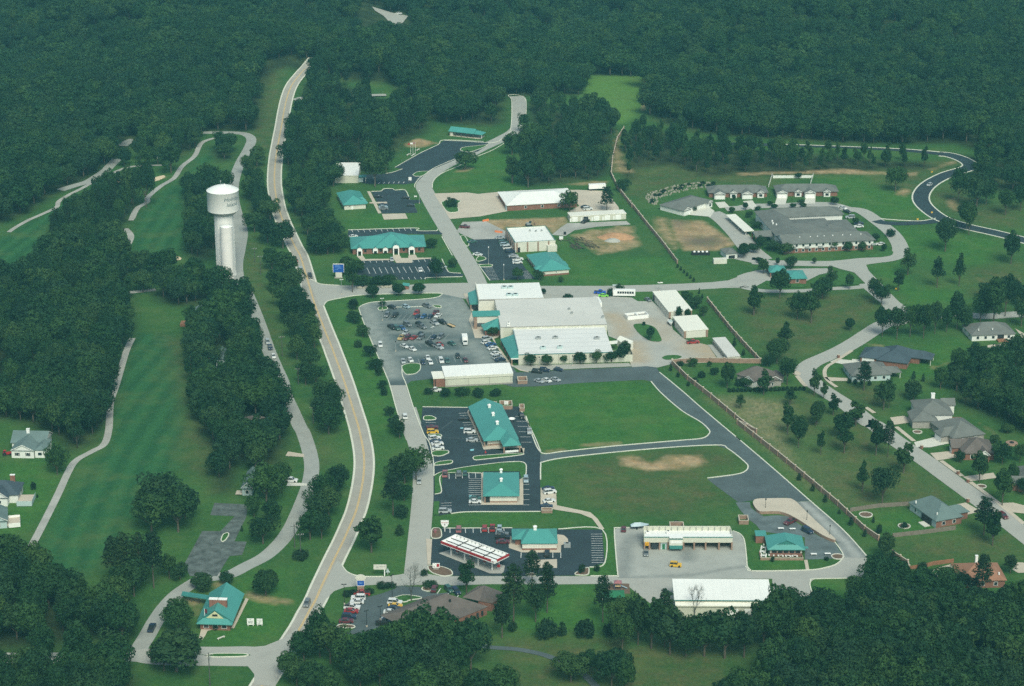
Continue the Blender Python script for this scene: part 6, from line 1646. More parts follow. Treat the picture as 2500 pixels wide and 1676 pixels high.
CODE = {'o': 'broadleaf', 'c': 'narrow', 'p': 'pine', 's': 'round', 'b': 'shrub', 'u': 'upright'}
def T(phrase, r, *items, order='y', way=None):
	"""hand placed trees: (x, y of the foot, y of the top, width, kind) in the pixels of one zoom"""
	for it in items:
		x, yb, yt, w = it[:4]
		kd = CODE[it[4] if len(it) > 4 else 'o']
		kx, kz = pxm(r, x, yb)
		p = g(r, x, yb)
		fx, fy = px(r, x, yb)
		hgt = max((yb - yt) / kz, 0.8)
		if kd in ('broadleaf', 'narrow', 'pine', 'round'):
			hgt = max(hgt - 0.10 * (w / kx),1.5)   # the near rim of a crown shows in front of its foot
		TREES.append([kd, p.x, p.y, hgt, w / kx, phrase, fy if order == 'y' else fx, order])
T('of the belt between lane and highway', 6,(60,190,40,130),(150,262,90,150),(255,300,110,150),(180,450,290,130),(285,480,320,150),(215,590,420,140),(325,610,430,150),(250,705,530,130),(345,725,560,150),(290,810,620,140),(410,815,640,150),(345,910,720,140),(445,905,730,140),(385,1010,830,130),(470,985,810,110),(350,1060,890,120),(440,1135,960,130),(410,1235,1070,110),(480,1240,1090,120),(530,1385,1190,140),(605,1405,1210,120),(530,1490,1300,140),(612,1505,1330,110))
T('of the belt between lane and highway', 10,(470,140,-40,150),(520,480,310,130),(440,545,360,130),(470,610,430,140),(400,650,460,130),(365,740,570,130),(430,735,580,110))
T('on the verge between highway and frontage road', 6,(720,705,640,60, 'c'),(740,720,640,70, 'p'),(740,805,725,110),(800,905,815,90),(770,975,925,60, 'b'),(852,1045,955,80),(890,1130,1045,95),(910,1172,1110,50),(935,1262,1195,60),(945,1305,1245,50, 'b'),(985,1450,1375,65),(1035,1570,1460,90))
T('on the verge between highway and frontage road', 10,(840,105,20,60, 'c'),(872,165,55,60, 'c'),(965,400,205,130),(900,420,250,130),(858,398,265,120),(835,600,365,140, 'p'),(897,520,420,85),(882,612,540,80, 'b'),(712,810,570,125, 'c'),(872,712,650,60, 'u'))
T('in the row south of the long teal office', 6,(870,640,535,98, 's'),(1045,622,528,98, 's'),(1182,615,523,95, 's'),(800,560,478,110),(900,545,485,95),(972,552,472,105),(730,600,380,95, 'c'),(690,480,350,100),(752,470,375,105), order='x')
T('beside the long teal office', 6,(1302,515,358,92),(1415,432,358,75, 's'),(1270,300,222,78, 's'), order='x')
T('of the clump northwest of the long teal office', 6,(500,130,0,150),(545,215,70,170),(600,250,110,120),(560,340,170,200),(480,330,180,130),(650,300,190,110),(600,330,190,120))
T('on the car park island by the light pole', 6,(935,700,655,50))
T('against the cream shop below the market', 6,(1250,1300,1250,60),(1365,1312,1253,85),(1477,1312,1243,85),(1590,1312,1253,90),(1712,1310,1258,75), order='x')
T('beside the pyramid canopy of the market', 'A', (505,975,800,150))
T('along the south wall of the market', 7,(265,1105,1015,90),(380,1105,1022,72),(490,1085,1020,62),(605,1090,1005,80),(718,1085,993,85),(820,1078,998,85),(905,1070,928,95),(880,1065,985,80), order='x')
T('before the longer lock-up row', 7,(1280,792,693,45),(1340,797,710,42), order='x')
T('between the lock-ups and the brick wall', 7,(1330,655,585,70),(1392,715,620,90),(1450,768,688,52),(1660,972,905,32, 'u'),(1722,1032,985,32, 'u'))
T('on the grass island in the gravel yard', 7,(1085,928,830,62),(1040,828,798,26, 'b'))
T('at the back corner of the market', 7,(356,612,572,35),(520,642,612,80, 'b'),(815,625,572,62, 'b'),(877,602,542,62, 'b'), order='x')
T('in the meadow east of the brick wall', 7,(1795,755,540,90, 'c'))
T('around the hidden brown house', 7,(1375,1112,1042,62),(1490,1112,1068,32),(1525,1168,1112,55),(1435,1182,1138,62, 'b'),(1390,1222,1180,50, 'b'),(1225,1138,1083,26, 'u'),(1290,1102,1068,50, 'b'),(1610,1255,1078,95),(1690,1240,1190,55, 'b'),(1740,1248,1178,82),(1860,1300,1112,85, 'c'),(1700,1398,1280,66, 'c'),(1345,1242,1208,26, 'b'),(1275,1180,1145,25, 'b'))
T('before the small east offices', 7,(180,522,428,70),(327,517,448,62),(475,532,488,36), order='x')
T('in the dark hedge below the hidden house', 'P', *[(500 + 62 * k, 605 - 1.5 * k, 535 - 1.5 * k, 62, 'b') for k in range(19)], order='x')
T('of the clipped row along the outer brick wall', 12,(350,402,358,32, 'u'),(427,463,418,30, 'u'),(498,527,478,30, 'u'),(577,592,566,24, 'u'),(643,657,606,34, 'u'),(722,722,674,30, 'u'),(880,852,790,40, 'u'))
T('of the clipped row at the wall gate', 7, *[(1272 + 22 * k, 432 + 19 * k, 400 + 19 * k, 22, 'u') for k in range(6)])
T('of the clipped pair where the lower wall begins', 7,(1419,612,566,16, 'u'),(1440,642,606,18, 'u'))
T('in the meadow beside the residential street', 12,(345,218,32,92),(285,145,-55,66, 'c'),(445,95,-30,62, 'c'),(472,258,108,50, 'c'),(605,248,35,105, 'c'),(665,82,-25,72, 'c'),(785,262,30,80, 'c'),(852,270,62,75, 'p'),(942,360,165,85, 'c'),(708,467,280,66, 'c'),(820,542,310,140),(1445,772,540,80, 'c'),(1395,712,495,115, 'p'))
T('in the fenced yard of the slate blue house', 12,(805,702,652,36, 'b'),(945,672,638,42, 'b'),(770,642,602,20, 'u'))
T('by the end of the outer brick wall', 12,(840,850,700,105),(780,1000,815,160),(905,1005,850,150),(1000,1015,900,120),(1050,905,865,60, 'b'),(850,960,840,120))
T('around the rust roofed house', 12,(1175,1005,880,110),(1380,1095,822,115, 'p'),(1280,1015,918,95),(1545,930,822,90, 'p'),(1340,1070,950,80, 'p'))
T('before the brick houses at right', 12,(1370,412,238,92),(1260,302,232,58),(1500,312,180,92),(1560,425,305,65),(1500,545,335,110),(1600,302,190,62),(1455,192,140,62),(1530,135,78,62),(1620,480,380,80))
T('in the east meadow above the side street', 8,(1420,322,80,135),(1582,207,-20,105),(1870,407,178,118),(1165,482,285,112, 'c'),(1100,592,435,80, 'c'),(1365,568,335,92, 'c'),(1515,557,318,82, 'c'))
T('at the corner of the residential street', 8,(932,665,488,85),(985,695,535,95))
T('in the tree row along the hidden side street', 8,(990,905,690,95),(1090,922,685,110),(1180,905,675,100),(1272,915,668,105),(1350,885,660,85),(1430,872,690,85),(1500,852,605,105),(1560,872,690,95),(1660,802,615,115),(1750,822,495,150),(1830,765,478,120),(1700,762,540,120),(1940,835,640,115), order='x')
T('on the lawn below the gatehouse', 8,(110,757,540,82, 'c'),(410,787,590,115),(505,807,535,120, 'c'),(290,640,440,130),(580,645,495,145),(640,565,410,90, 'c'),(770,862,764,72, 's'),(765,580,458,62, 's'))
T('between the brick wall and the residential street', 8,(330,972,790,105, 'c'),(270,1085,908,150),(340,1235,1028,118),(205,1110,1040,70))
T('along the bend of the residential street', 8,(525,1307,1108,74, 'c'),(590,1332,1198,45, 'c'),(360,1372,1240,82, 'c'),(545,1502,1338,92),(655,1442,1278,70, 'c'),(810,1512,1318,92, 'c'),(340,1560,1360,80, 'c'),(435,1562,1438,105),(720,1600,1380,120, 'c'))
T('between the pale house and the chimney house', 8,(865,1272,1065,105, 'p'),(1000,1402,1208,110),(1035,1392,1188,70),(1388,1262,1108,90),(1205,1335,1198,120),(1205,1192,1133,32, 'u'),(1270,1212,1148,28, 'u'))
T('against the front of the pale house', 8,(765,1222,1188,30, 'b'),(805,1227,1190,30, 'b'),(850,1232,1200,25, 'b'),(905,1237,1205,30, 'b'), order='x')
T('below the white house at far right', 8,(1645,1115,948,130),(1500,1175,1060,115),(1755,1020,990,30, 'b'))
T('around the gatehouse and its drive', 8,(180,472,368,72),(150,402,354,36, 's'),(275,417,354,32, 's'),(365,442,348,82),(400,387,360,22, 's'),(527,407,354,36, 's'))
T('around the senior housing', 8,(1002,322,260,44, 's'),(945,252,188,62, 's'),(808,138,80,52, 's'),(755,322,250,62),(855,318,250,62),(240,315,238,115),(330,345,258,82),(155,288,218,72),(40,368,263,82),(1045,218,165,70, 'b'),(110,330,262,80), order='x')
T('of the pale green pair before the senior housing', 8,(510,315,250,72),(655,315,238,62), order='x')
T('by the duplex drives', 'C', (980,500,415,85, 's'),(1145,465,358,72, 's'),(1295,470,412,85),(1440,415,345,75, 's'),(1495,448,378,85, 's'),(1722,437,370,82, 's'),(1820,400,330,80),(1845,435,370,85),(2225,405,285,105, 's'),(1790,85,5,70),(1005,350,278,55),(510,470,400,100, 'b'), order='x')
T('beside the carport', 'C', (1190,560,470,85),(1275,690,590,125),(1330,900,770,130),(1120,1000,865,130),(1310,1090,1030,70))
T('on the lawn inside the dark S bend', 4,(1080,1312,1130,118))
T('of the grove beside the dark S bend', 4,(1510,1385,1138,105),(1635,1425,1180,150),(1565,1570,1378,115),(1740,1262,1118,130),(1862,1235,1118,105),(1832,1472,1280,120),(1935,1445,1250,110),(1700,1400,1200,110),(1960,1300,1150,90))
T('at the south edge of the east lawn', 8,(1880,640,500,120),(1720,640,520,110))
T('on the grass slope below the north side road', 2,(1500,1165,1025,118),(1820,1060,900,118),(1825,1255,1050,95, 'c'),(1930,1280,1040,110),(1900,910,770,70))
T('around the tan apron', 3,(535,1450,1298,108),(788,1445,1272,90, 'p'),(900,1312,1218,90),(345,1225,1010,100),(250,1285,1050,110),(140,1255,1050,90, 'c'))
T('before the beige metal building', 2,(600,1275,1105,150),(540,1240,1100,110),(885,1280,1010,150),(960,1180,1005,90))
T('on the small grass corner of the tan apron', 2,(1405,1415,1350,90, 'b'))
T('before the house at the far green', 1,(1010,1150,985,110),(1170,1185,975,140),(1080,1130,1000,80),(850,1140,1010,90),(960,1100,930,90),(1000,1420,1090,120),(900,1390,1130,130))
T('below the bright clearing', 'F', (1440,302,228,45),(1470,312,238,45),(1492,328,258,40),(1458,335,272,45))
T('of the round clump above the near tee', 5,(960,470,310,150),(1060,465,320,120),(1150,468,300,125),(980,600,440,150),(1110,500,410,110))
T('of the great clump beside the near fairway', 9,(860,700,470,200),(1010,695,430,190),(930,610,345,220),(1050,620,430,140),(840,600,430,130))
T('of the open pine group at the fairway foot', 9,(645,1005,722,130, 'p'),(705,985,700,130, 'p'),(790,985,700,120, 'p'),(872,1012,695,130, 'p'),(760,1060,850,150),(960,960,818,90),(1020,962,868,100),(700,1060,880,120))
T('around the clubhouse', 9,(1145,1012,932,135),(1285,990,918,82),(1505,1055,908,125),(1010,1265,1078,180),(1000,1485,1255,290),(930,1480,1330,150),(1370,692,655,20, 'u'),(1220,1245,1215,45, 'b'))
T('standing alone between lane and highway at the bottom', 10,(115,1055,915,130))
T('at the foot of the utility poles', 10,(310,848,795,95, 'b'))
T('beside the street at the lower left', 9,(250,1432,1225,150),(450,1445,1205,170))
T('beside the left edge houses', 9,(325,372,190,112),(190,455,408,32, 'b'),(212,500,475,14, 'u'))
T('of the trees before the cracked old lot', 9,(1510,525,300,185),(1440,612,478,85),(1540,645,508,112),(1490,762,600,150),(1590,470,300,120))
T('between canopy and lower street', 10,(1250,1045,838,98, 'c'))
T('of the tall pines below the fuel station', 11,(230,1010,798,110, 'p'),(315,1152,873,105, 'p'),(125,1205,883,145, 'p'),(60,1295,1050,110, 'p'),(250,1205,980,110), order='x')
T('by the playground', 11,(630,1205,943,112, 'p'))
T('of the dark shrub row across the lower lawn', 11,(310,1292,1190,130, 'b'),(400,1282,1200,60, 'u'),(530,1292,1188,110, 'b'),(665,1292,1208,62, 'b'),(120,1258,1200,52, 'b'), order='x')
T('at the mulched forecourt corner', 11,(512,928,878,42, 'b'),(597,918,878,32, 'b'), order='x')
T('of the dark mass before the warehouse', 11,(740,1310,1055,150),(830,1335,1060,150),(905,1355,1040,120, 'c'),(980,1345,1028,125, 'p'),(1010,1390,1125,170),(1100,1400,1175,170),(1205,1400,1150,180),(1320,1410,1128,200),(1430,1405,1150,180),(1540,1350,1088,170),(1620,1310,1005,150),(740,1390,1150,120))
T('of the dark mass before the warehouse', 12,(290,1210,1005,180),(150,1240,1090,130))
T('at the bottom edge of the lower meadow', 11,(450,1545,1378,175),(545,1500,1370,120),(680,1575,1355,185),(760,1600,1420,120),(60,1650,1455,200),(-60,1670,1480,160))
T('of the dark mass at the bottom centre', 10,(420,1405,1135,170),(330,1425,1255,150),(480,1440,1200,170),(560,1500,1290,150),(600,1530,1310,120, 'c'),(700,1455,1250,180),(800,1465,1230,190),(900,1440,1165,190),(1000,1440,1118,200),(1100,1445,1140,210),(1205,1445,1185,200),(1275,1475,1190,170),(1060,1570,1300,190),(900,1575,1330,180),(760,1570,1350,180),(1140,1640,1420,170),(250,1515,1378,120),(290,1575,1405,140),(380,1610,1430,150),(480,1650,1480,130),(1000,1650,1450,180),(860,1660,1470,160),(650,1600,1400,150),(1180,1540,1300,150),(1290,1640,1470,150))
T('beside the brown shingled office drive', 10,(775,1010,980,70, 'b'),(820,1005,980,70, 'b'),(1045,1002,975,90, 'b'),(575,1060,1025,50, 'b'),(610,1050,1020,50, 'b'),(700,1040,1015,60, 'b'),(1010,945,905,40, 'b'), order='x')
T('beside the restaurant', 'W', (515,1270,1150,75, 'b'),(1540,1240,1165,85, 'b'), order='x')
CLEAR = [pts('F', (860,5),(1010,45),(1015,118),(880,118)), pts('F', (1430,186),(1582,188),(1582,312),(1530,335),(1505,445),(1485,440),(1500,335),(1518,295),(1465,290)), pts('F', (845,190),(882,190),(882,300),(845,300)),
		 pts('F', (770,372),(890,362),(890,400),(780,402)), pts(5,(1460,1000),(1550,1000),(1550,1190),(1460,1190)), pts(5,(1640,1470),(1830,1460),(1830,1640),(1640,1650)), pts(1,(820,950),(930,940),(930,1080),(820,1090)),
		 pts('F', (1225,240),(1300,240),(1300,345),(1225,345)), pts('F', (905,200),(960,198),(960,290),(905,290)), pts('L', (80,170),(330,170),(360,480),(100,480)), pts(1,(780,1080),(830,1040),(850,1150),(800,1160)), pts('F', (1050,300),(1190,300),(1190,350),(1050,350)), pts(9,(0,60),(290,100),(300,330),(0,330)),
		 pts('F', (640,150),(770,150),(755,260),(700,300),(655,300)), pts(5,(1630,560),(1730,560),(1760,720),(1690,720)), pts('G', (150,150),(330,150),(330,420),(150,420)), pts('F', (985,338),(1060,330),(1060,372),(985,380)), pts(5,(1240,380),(1330,380),(1300,560),(1225,560)), pts(5,(890,575),(1070,575),(1070,690),(890,690)), pts(1,(790,1080),(700,1180),(640,1225),(700,1280),(830,1200)), pts(5,(-60,1000),(40,1000),(60,1330),(-60,1340)), pts('N', (980,180),(1480,190),(1500,620),(1000,620)), pts('N', (1480,400),(2100,400),(2150,640),(1500,640))]
WOODS = [
	('far', 'in the far woods', pts('F', (-330,545),(0,545),(60,525),(110,492),(150,470),(190,458),(270,400),(300,385),(330,350),(480,338),(500,322),(600,322),(630,308),(645,220),(672,172),(700,165),(760,185),(850,200),(950,205),(1000,235),(1040,290),(1100,305),(1200,308),(1228,300),(1232,235),(1290,235),(1425,232),(1430,200),(1580,200),(1582,280),(1610,300),(1700,325),(1850,338),(2000,348),(2100,352),(2250,352),(2330,352),(2400,370),(2500,400),(2900,430),(2900,-60),(-330,-60)),10.2,(11,17.5),.84, 'ooooooooo'),
	('w1', 'in the open woods beside the upper highway', pts('F', (735,235),(760,190),(860,215),(990,262),(1050,300),(1040,325),(1000,345),(975,368),(935,395),(900,430),(870,412),(790,440),(735,470),(715,460),(705,400),(715,320)),8.6,(11,16),.60, 'oooocop'),
	('w1b', 'of the roadside clump above the small teal office', pts('F', (700,400),(770,380),(800,460),(790,560),(770,620),(720,520)),10.0,(11,15),.62, 'ooc'),
	('w2', 'in the open woods west of the upper brick wall', pts('F', (1290,250),(1425,290),(1495,310),(1500,340),(1488,425),(1455,440),(1380,448),(1290,455),(1262,430),(1272,400),(1292,340)),10.4,(11,16),.58, 'oococ'),
	('w3', 'in the thin tree line behind the duplexes', pts('F', (1525,335),(1585,310),(1700,352),(1850,368),(2000,378),(2100,388),(2250,396),(2300,410),(2280,412),(2200,414),(2050,420),(1850,428),(1700,430),(1640,402),(1570,410),(1540,440),(1520,432)),10.4,(10,15),.5, 'ococc'),
	('w4', 'right of the dark S bend', pts('F', (2345,378),(2420,392),(2640,420),(2640,520),(2440,470),(2380,440)),9.5,(11,15),.62, 'ooc'),
	('w5', 'in the wood between the fairways', pts(5,(-300,600),(60,560),(150,560),(300,500),(340,420),(330,330),(420,300),(600,250),(800,330),(870,480),(890,640),(915,760),(900,905),(845,1010),(785,1210),(730,1370),(715,1440),9,(545,190),(450,225),(390,240),(290,140),(60,50),(-300,60)),7.4,(12,16.5),.66, 'oooooc'),
	('w5b', 'of the pine clump between the fairways', pts(1,(640,1470),(760,1330),(830,1350),(950,1390),(925,1430),(880,1520),5,(840,140),(820,300),(600,260),(420,280),(340,360),(310,240),(480,120)),7.6,(12,17),.5, 'popo'),
	('w6', 'in the wood between fairway and lane', pts(5,(1060,650),(1220,660),(1430,650),(1600,620),(1635,650),(1665,780),(1715,930),(1755,1080),(1835,1250),(1905,1400),10,(190,0),(222,90),(240,190),(200,270),(215,330),(10,385),9,(1450,330),(1360,300),(1310,470),(1225,470),(1200,260),(1170,100),5,(1385,1568),(1340,1330),(1310,1230),(1305,1050),(1335,960),(1290,890),(1300,860),(1440,870),(1450,700),(1350,700),(1200,690)),7.2,(11,15.5),.68, 'oooooc'),
	('w7', 'in the clump behind the water tower', pts(1,(1290,1330),(1400,1280),(1560,1300),(1570,1400),5,(1455,0),(1470,200),(1475,350),(1390,390),(1290,360),(1320,200),(1290,0)),7.5,(11,15),.68, 'oooc'),
	('w7b', 'in the wood at the foot of the water tower', pts(5,(1230,560),(1320,490),(1450,570),(1560,610),(1660,620),(1640,650),(1450,660),(1280,690),(1100,670),(1060,610)),7.0,(11,15),.7, 'ooo'),
	('w7c', 'at the edge of the far green', pts(1,(950,1050),(1050,1060),(1130,1100),(1240,1080),(1340,1020),(1360,960),(1330,940),(1150,940),(1050,980)),8.0,(11,15),.66, 'ooc'),
	('w7d', 'below the upper loop of the lane', pts(1,(1440,1010),(1580,1020),(1590,1090),(1500,1110)),9.0,(10,13),.68, 'oo'),
	('w7e', 'of the row right of the water tower', pts(1,(1690,1150),(1760,1130),(1790,1250),(1800,1400),5,(1820,30),(1900,60),(1830,150),(1740,90),(1700,0)),7.5,(11,14),.62, 'ooc'),
	('w8', 'in the wood above the lower left street', pts(9,(-300,905),(0,900),(160,965),(300,1015),(420,1055),(560,1100),(640,1105),(700,1125),(780,1160),(765,1250),(700,1330),(600,1360),(540,1310),(300,1340),(170,1355),(0,1370),(-300,1380)),7.6,(12,16),.66, 'oooooc'),
	('w9', 'in the wood along the lower left edge', pts(9,(-200,1570),(60,1535),(300,1590),(540,1480),(570,1400),(640,1440),(760,1540),(780,1680),(700,1850),(-200,1850)),7.6,(11,15),.68, 'oooo'),
	('w10', 'in the big wood filling the lower right corner', pts(11,(1420,1600),(1450,1500),(1600,1420),12,(60,1330),(200,1265),(330,1240),(480,1195),(620,1145),(750,1120),(900,1110),(1100,1120),(1250,1160),(1400,1190),(1624,1140),(1950,1110),(1950,1900),(-650,1900)),7.6,(12,16.5),.70, 'oooooo'),
	('w11', 'in the wood behind the right hand houses', pts(8,(1500,1200),(1560,1150),(1640,1160),(1720,1110),(1830,1120),(1960,1090),(2350,1080),(2350,1640),12,(1700,140),(1624,130),(1500,50),(1440,10),8,(1800,1480),(1620,1410),(1490,1350)),7.4,(11,15),.68, 'ooooc'),
	('w12', 'at the far right above the white house', pts(8,(1910,640),(2300,620),(2300,740),(1930,735)),8.5,(11,15),.66, 'ooo'),
]
def inside(poly, x, y):
	c = False
	n = len(poly)
	j = n - 1
	for i in range(n):
		yi, yj = poly[i][1], poly[j][1]
		if (yi > y) != (yj > y) and x < (poly[j][0] - poly[i][0]) * (y - yi) / (yj - yi) + poly[i][0]:
			c = not c
		j = i
	return c
HARD = [(p, min(q[0] for q in p), max(q[0] for q in p), min(q[1] for q in p), max(q[1] for q in p)) for p in [[(q[0], q[1]) for q in c_] for c_ in CLEAR] + FOOT + PAVED]
def blocked(x, y):
	for p, a, b_, c_, d in HARD:
		if a <= x <= b_ and c_ <= y <= d and inside(p, x, y):
			return True
	return False
HANDN = len(TREES)
cell = {}
def near_tree(x, y, d):
	for i in range(int(x // 12) - 1, int(x // 12) + 2):
		for j in range(int(y // 12) - 1, int(y // 12) + 2):
			for (tx, ty) in cell.get((i, j),()):
				if (tx - x) ** 2 + (ty - y) ** 2 < d * d:
					return True
	return False
for t in TREES:
	cell.setdefault((int(t[1] // 12), int(t[2] // 12)), []).append((t[1], t[2]))
for key, phrase, poly, sp_, (h0, h1), wf, mixk in WOODS:
	P2 = [(p[0], p[1]) for p in poly]
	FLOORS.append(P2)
	xa, xb = min(p[0] for p in P2), max(p[0] for p in P2)
	ya, yb = min(p[1] for p in P2), max(p[1] for p in P2)
	R2 = random.Random(len(key) * 17 + int(sp_ * 100))
	row = 0
	y = ya
	while y < yb:
		x = xa + (sp_ * .5 if row % 2 else 0)
		while x < xb:
			qx, qy = x + R2.uniform(-.42,.42) * sp_, y + R2.uniform(-.42,.42) * sp_
			if inside(P2, qx, qy) and not blocked(qx, qy) and not near_tree(qx, qy, sp_ * .55):
				kd = CODE[R2.choice(mixk)]
				hh = R2.uniform(h0, h1)
				hh *= 1 + .34 * mnoise.noise(Vector((qx * .018, qy * .018,3.1)))
				ww = hh * wf * R2.uniform(.74,1.26) * (.62 if kd in ('narrow', 'pine') else 1)
				TREES.append([kd, qx, qy, hh, ww, phrase, None, 'w'])
				cell.setdefault((int(qx // 12), int(qy // 12)), []).append((qx, qy))
			x += sp_
		y += sp_ * .87
		row += 1
def in_view(x, y):
	d = y * CP + HC * SP
	u = x * F / d
	v = (-y * SP + HC * CP) * F / d
	return abs(u) < 1262 and -845 < v < 850 + 40
big = [t for t in TREES[:HANDN]]
fill = sorted([t for t in TREES[HANDN:]], key=lambda t: (t[2] if in_view(t[1], t[2]) else 9e9))
NT = sum(1 for t in big if t[0] == 'broadleaf')
solo, mass = [], []
for t in fill:
	if NT < 300 and t[0] == 'broadleaf' or len(solo) < 150 and t[0] != 'broadleaf' and NT < 300:
		solo.append(t)
		NT += t[0] == 'broadleaf'
	else:
		mass.append(t)
groups = {}
for t in big:
	groups.setdefault((t[5], t[0]), []).append(t)
CEN = {'y': 'counting from the top of the photo', 'x': 'counting from the left'}
def tree_thing(kd, x, y, h, w, label, group, rnd):
	nm, cat = KW[kd]
	pr = PROTO[kd][rnd.randrange(len(PROTO[kd]))]
	z = terrain(x, y) if y > HY else 0
	o = thing(nm, label, cat, (x, y, z - .05), rnd.random() * 6.28, group)
	sw = w / pr['W']
	o.scale = (sw * rnd.uniform(.95,1.05), sw * rnd.uniform(.95,1.05), h / pr['H'])
	link(bpy.data.objects.new('crown', pr['crown']), o)
	link(bpy.data.objects.new('trunk', pr['trunk']), o)
	return o
RT = random.Random(5)
for (phrase, kd), L in groups.items():
	L.sort(key=lambda t: t[6])
	cat = KW[kd][1]
	for i, t in enumerate(L):
		if len(L) == 1:
			lab = ('single %s %s' % (cat, phrase))
		else:
			end = {'y': 'from the top', 'x': 'from the left'}[t[7]]
			lab = '%s %s %s %s' % (ORD[i] if i < len(ORD) else 'last', cat, end, phrase)
		o = tree_thing(kd, t[1], t[2], t[3], t[4], lab, '%ss %s' % (cat, phrase), RT)
		if phrase.startswith('of the pale green pair'):
			c_ = o.children[0]
			c_.material_slots[0].link = 'OBJECT'
			c_.material_slots[0].material = LEAF_PALE
for t in solo:
	nm, cat = KW[t[0]]
	tree_thing(t[0], t[1], t[2], t[3], t[4], 'one of the %s crowns %s' % ({'broadleaf': 'dark rounded', 'narrow': 'narrow leafy', 'pine': 'layered pine'}[t[0]], t[5]), '%ss %s' % (cat, t[5]), RT)
for (rg, x, yb, yt, w), lb, sd in (((10,938,1082,868,170), 'leafless grey tree on the grass island by the brown shingled office', 4),((11,1150,1185,988,120), 'dead leafless tree standing against the white warehouse roof', 9)):
	kx, kz = pxm(rg, x, yb)
	p = g(rg, x, yb)
	o = thing('bare_tree', lb, 'bare tree', p)
	bt = bare_tree(sd, (yb - yt) / kz * 1.0, w / kx)
	zs = max(v[2] for v in bt.v)
	xs = max(max(abs(v[0]), abs(v[1])) for v in bt.v)
	bt.v = [(v[0] * (w / kx / 2) / xs * 1.1, v[1] * (w / kx / 2) / xs * 1.1, v[2] * ((yb - yt) / kz) / zs) for v in bt.v]
	bt.build('trunk_and_branches', BARK_GREY, o)
pc = bpy.data.collections.new('tree_shapes')
ORDER = []
for kd in ('broadleaf', 'narrow', 'pine'):
	for i, pr in enumerate(PROTO[kd]):
		tr = MB()
		tr.v, tr.f = list(pr['tr'].v), list(pr['tr'].f)
		me2 = cloud_mesh('wood_tree', pr['raw'], pr['cm'], tr, pr['tm'])
		o2 = bpy.data.objects.new('wood_%02d_%s' % (len(ORDER), kd), me2)
		pc.objects.link(o2)
		ORDER.append((kd, i))
idx = {}
for k, (kd, i) in enumerate(ORDER):
	idx.setdefault(kd, []).append(k)
pm = bpy.data.meshes.new('woods')
pm.from_pydata([(t[1], t[2], (terrain(t[1], t[2]) if t[2] > HY else 0) - .1) for t in mass], [], [])
R3 = random.Random(31)
ki = [R3.choice(idx[t[0]]) for t in mass]
a = pm.attributes.new('shape', 'INT', 'POINT')
a.data.foreach_set('value', np.array(ki, np.int32))
a = pm.attributes.new('size', 'FLOAT_VECTOR', 'POINT')
a.data.foreach_set('vector', np.array([(t[4] / PROTO[ORDER[k][0]][ORDER[k][1]]['W'],) * 2 + (t[3] / PROTO[ORDER[k][0]][ORDER[k][1]]['H'],) for t, k in zip(mass, ki)], np.float32).ravel())
a = pm.attributes.new('turn', 'FLOAT_VECTOR', 'POINT')
a.data.foreach_set('vector', np.array([(0,0, R3.random() * 6.28) for t in mass], np.float32).ravel())
wood = tag(link(bpy.data.objects.new('woods', pm)), 'dense green woods covering the hills behind the town and the strips beyond the nearest trees', 'woods', kind='stuff')
gn = bpy.data.node_groups.new('woods', 'GeometryNodeTree')
gn.interface.new_socket('Geometry', in_out='INPUT', socket_type='NodeSocketGeometry')
gn.interface.new_socket('Geometry', in_out='OUTPUT', socket_type='NodeSocketGeometry')
N = gn.nodes
gi, go = N.new('NodeGroupInput'), N.new('NodeGroupOutput')
ip, ci = N.new('GeometryNodeInstanceOnPoints'), N.new('GeometryNodeCollectionInfo')
ci.inputs['Collection'].default_value = pc
ci.inputs['Separate Children'].default_value = True
ci.inputs['Reset Children'].default_value = True
ip.inputs['Pick Instance'].default_value = True
def na(nm, ty):
	x = N.new('GeometryNodeInputNamedAttribute')
	x.data_type = ty
	x.inputs['Name'].default_value = nm
	return x.outputs['Attribute']
gn.links.new(gi.outputs[0], ip.inputs['Points'])
gn.links.new(ci.outputs[0], ip.inputs['Instance'])
gn.links.new(na('shape', 'INT'), ip.inputs['Instance Index'])
gn.links.new(na('size', 'FLOAT_VECTOR'), ip.inputs['Scale'])
er = N.new('FunctionNodeEulerToRotation')
gn.links.new(na('turn', 'FLOAT_VECTOR'), er.inputs[0])
gn.links.new(er.outputs[0], ip.inputs['Rotation'])
gn.links.new(ip.outputs[0], go.inputs[0])
md = wood.modifiers.new('woods', 'NODES')
md.node_group = gn
bad = [o['label'] for o in bpy.data.objects if 'label' in o and not 4 <= len(o['label'].split()) <= 16]
print('TREES hand', HANDN, 'trees', NT, 'solo', len(solo), 'mass', len(mass))
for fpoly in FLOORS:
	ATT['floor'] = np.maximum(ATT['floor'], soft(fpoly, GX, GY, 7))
ny, nx = GX.shape
gv = np.stack([GX.ravel(), GY.ravel(), GZ.ravel()], 1)
ii = np.arange(ny * nx).reshape(ny, nx)
gf = np.stack([ii[:-1, :-1].ravel(), ii[:-1,1:].ravel(), ii[1:, 1:].ravel(), ii[1:, :-1].ravel()], 1)
me = bpy.data.meshes.new('ground')
me.vertices.add(len(gv))
me.vertices.foreach_set('co', gv.ravel())
me.loops.add(gf.size)
me.loops.foreach_set('vertex_index', gf.ravel().astype(np.int32))
me.polygons.add(len(gf))
me.polygons.foreach_set('loop_start', (np.arange(len(gf)) * 4).astype(np.int32))
me.update(calc_edges=True)
for k, a in ATT.items():
	at = me.attributes.new(k, 'FLOAT', 'POINT')
	at.data.foreach_set('value', np.clip(a, 0,1).ravel().astype(np.float32))
m, n, l, b = nt('grass_and_soil')
geo = n.new('ShaderNodeNewGeometry').outputs['Position']
def att(k):
	a = n.new('ShaderNodeAttribute')
	a.attribute_name = k
	return a.outputs['Fac']
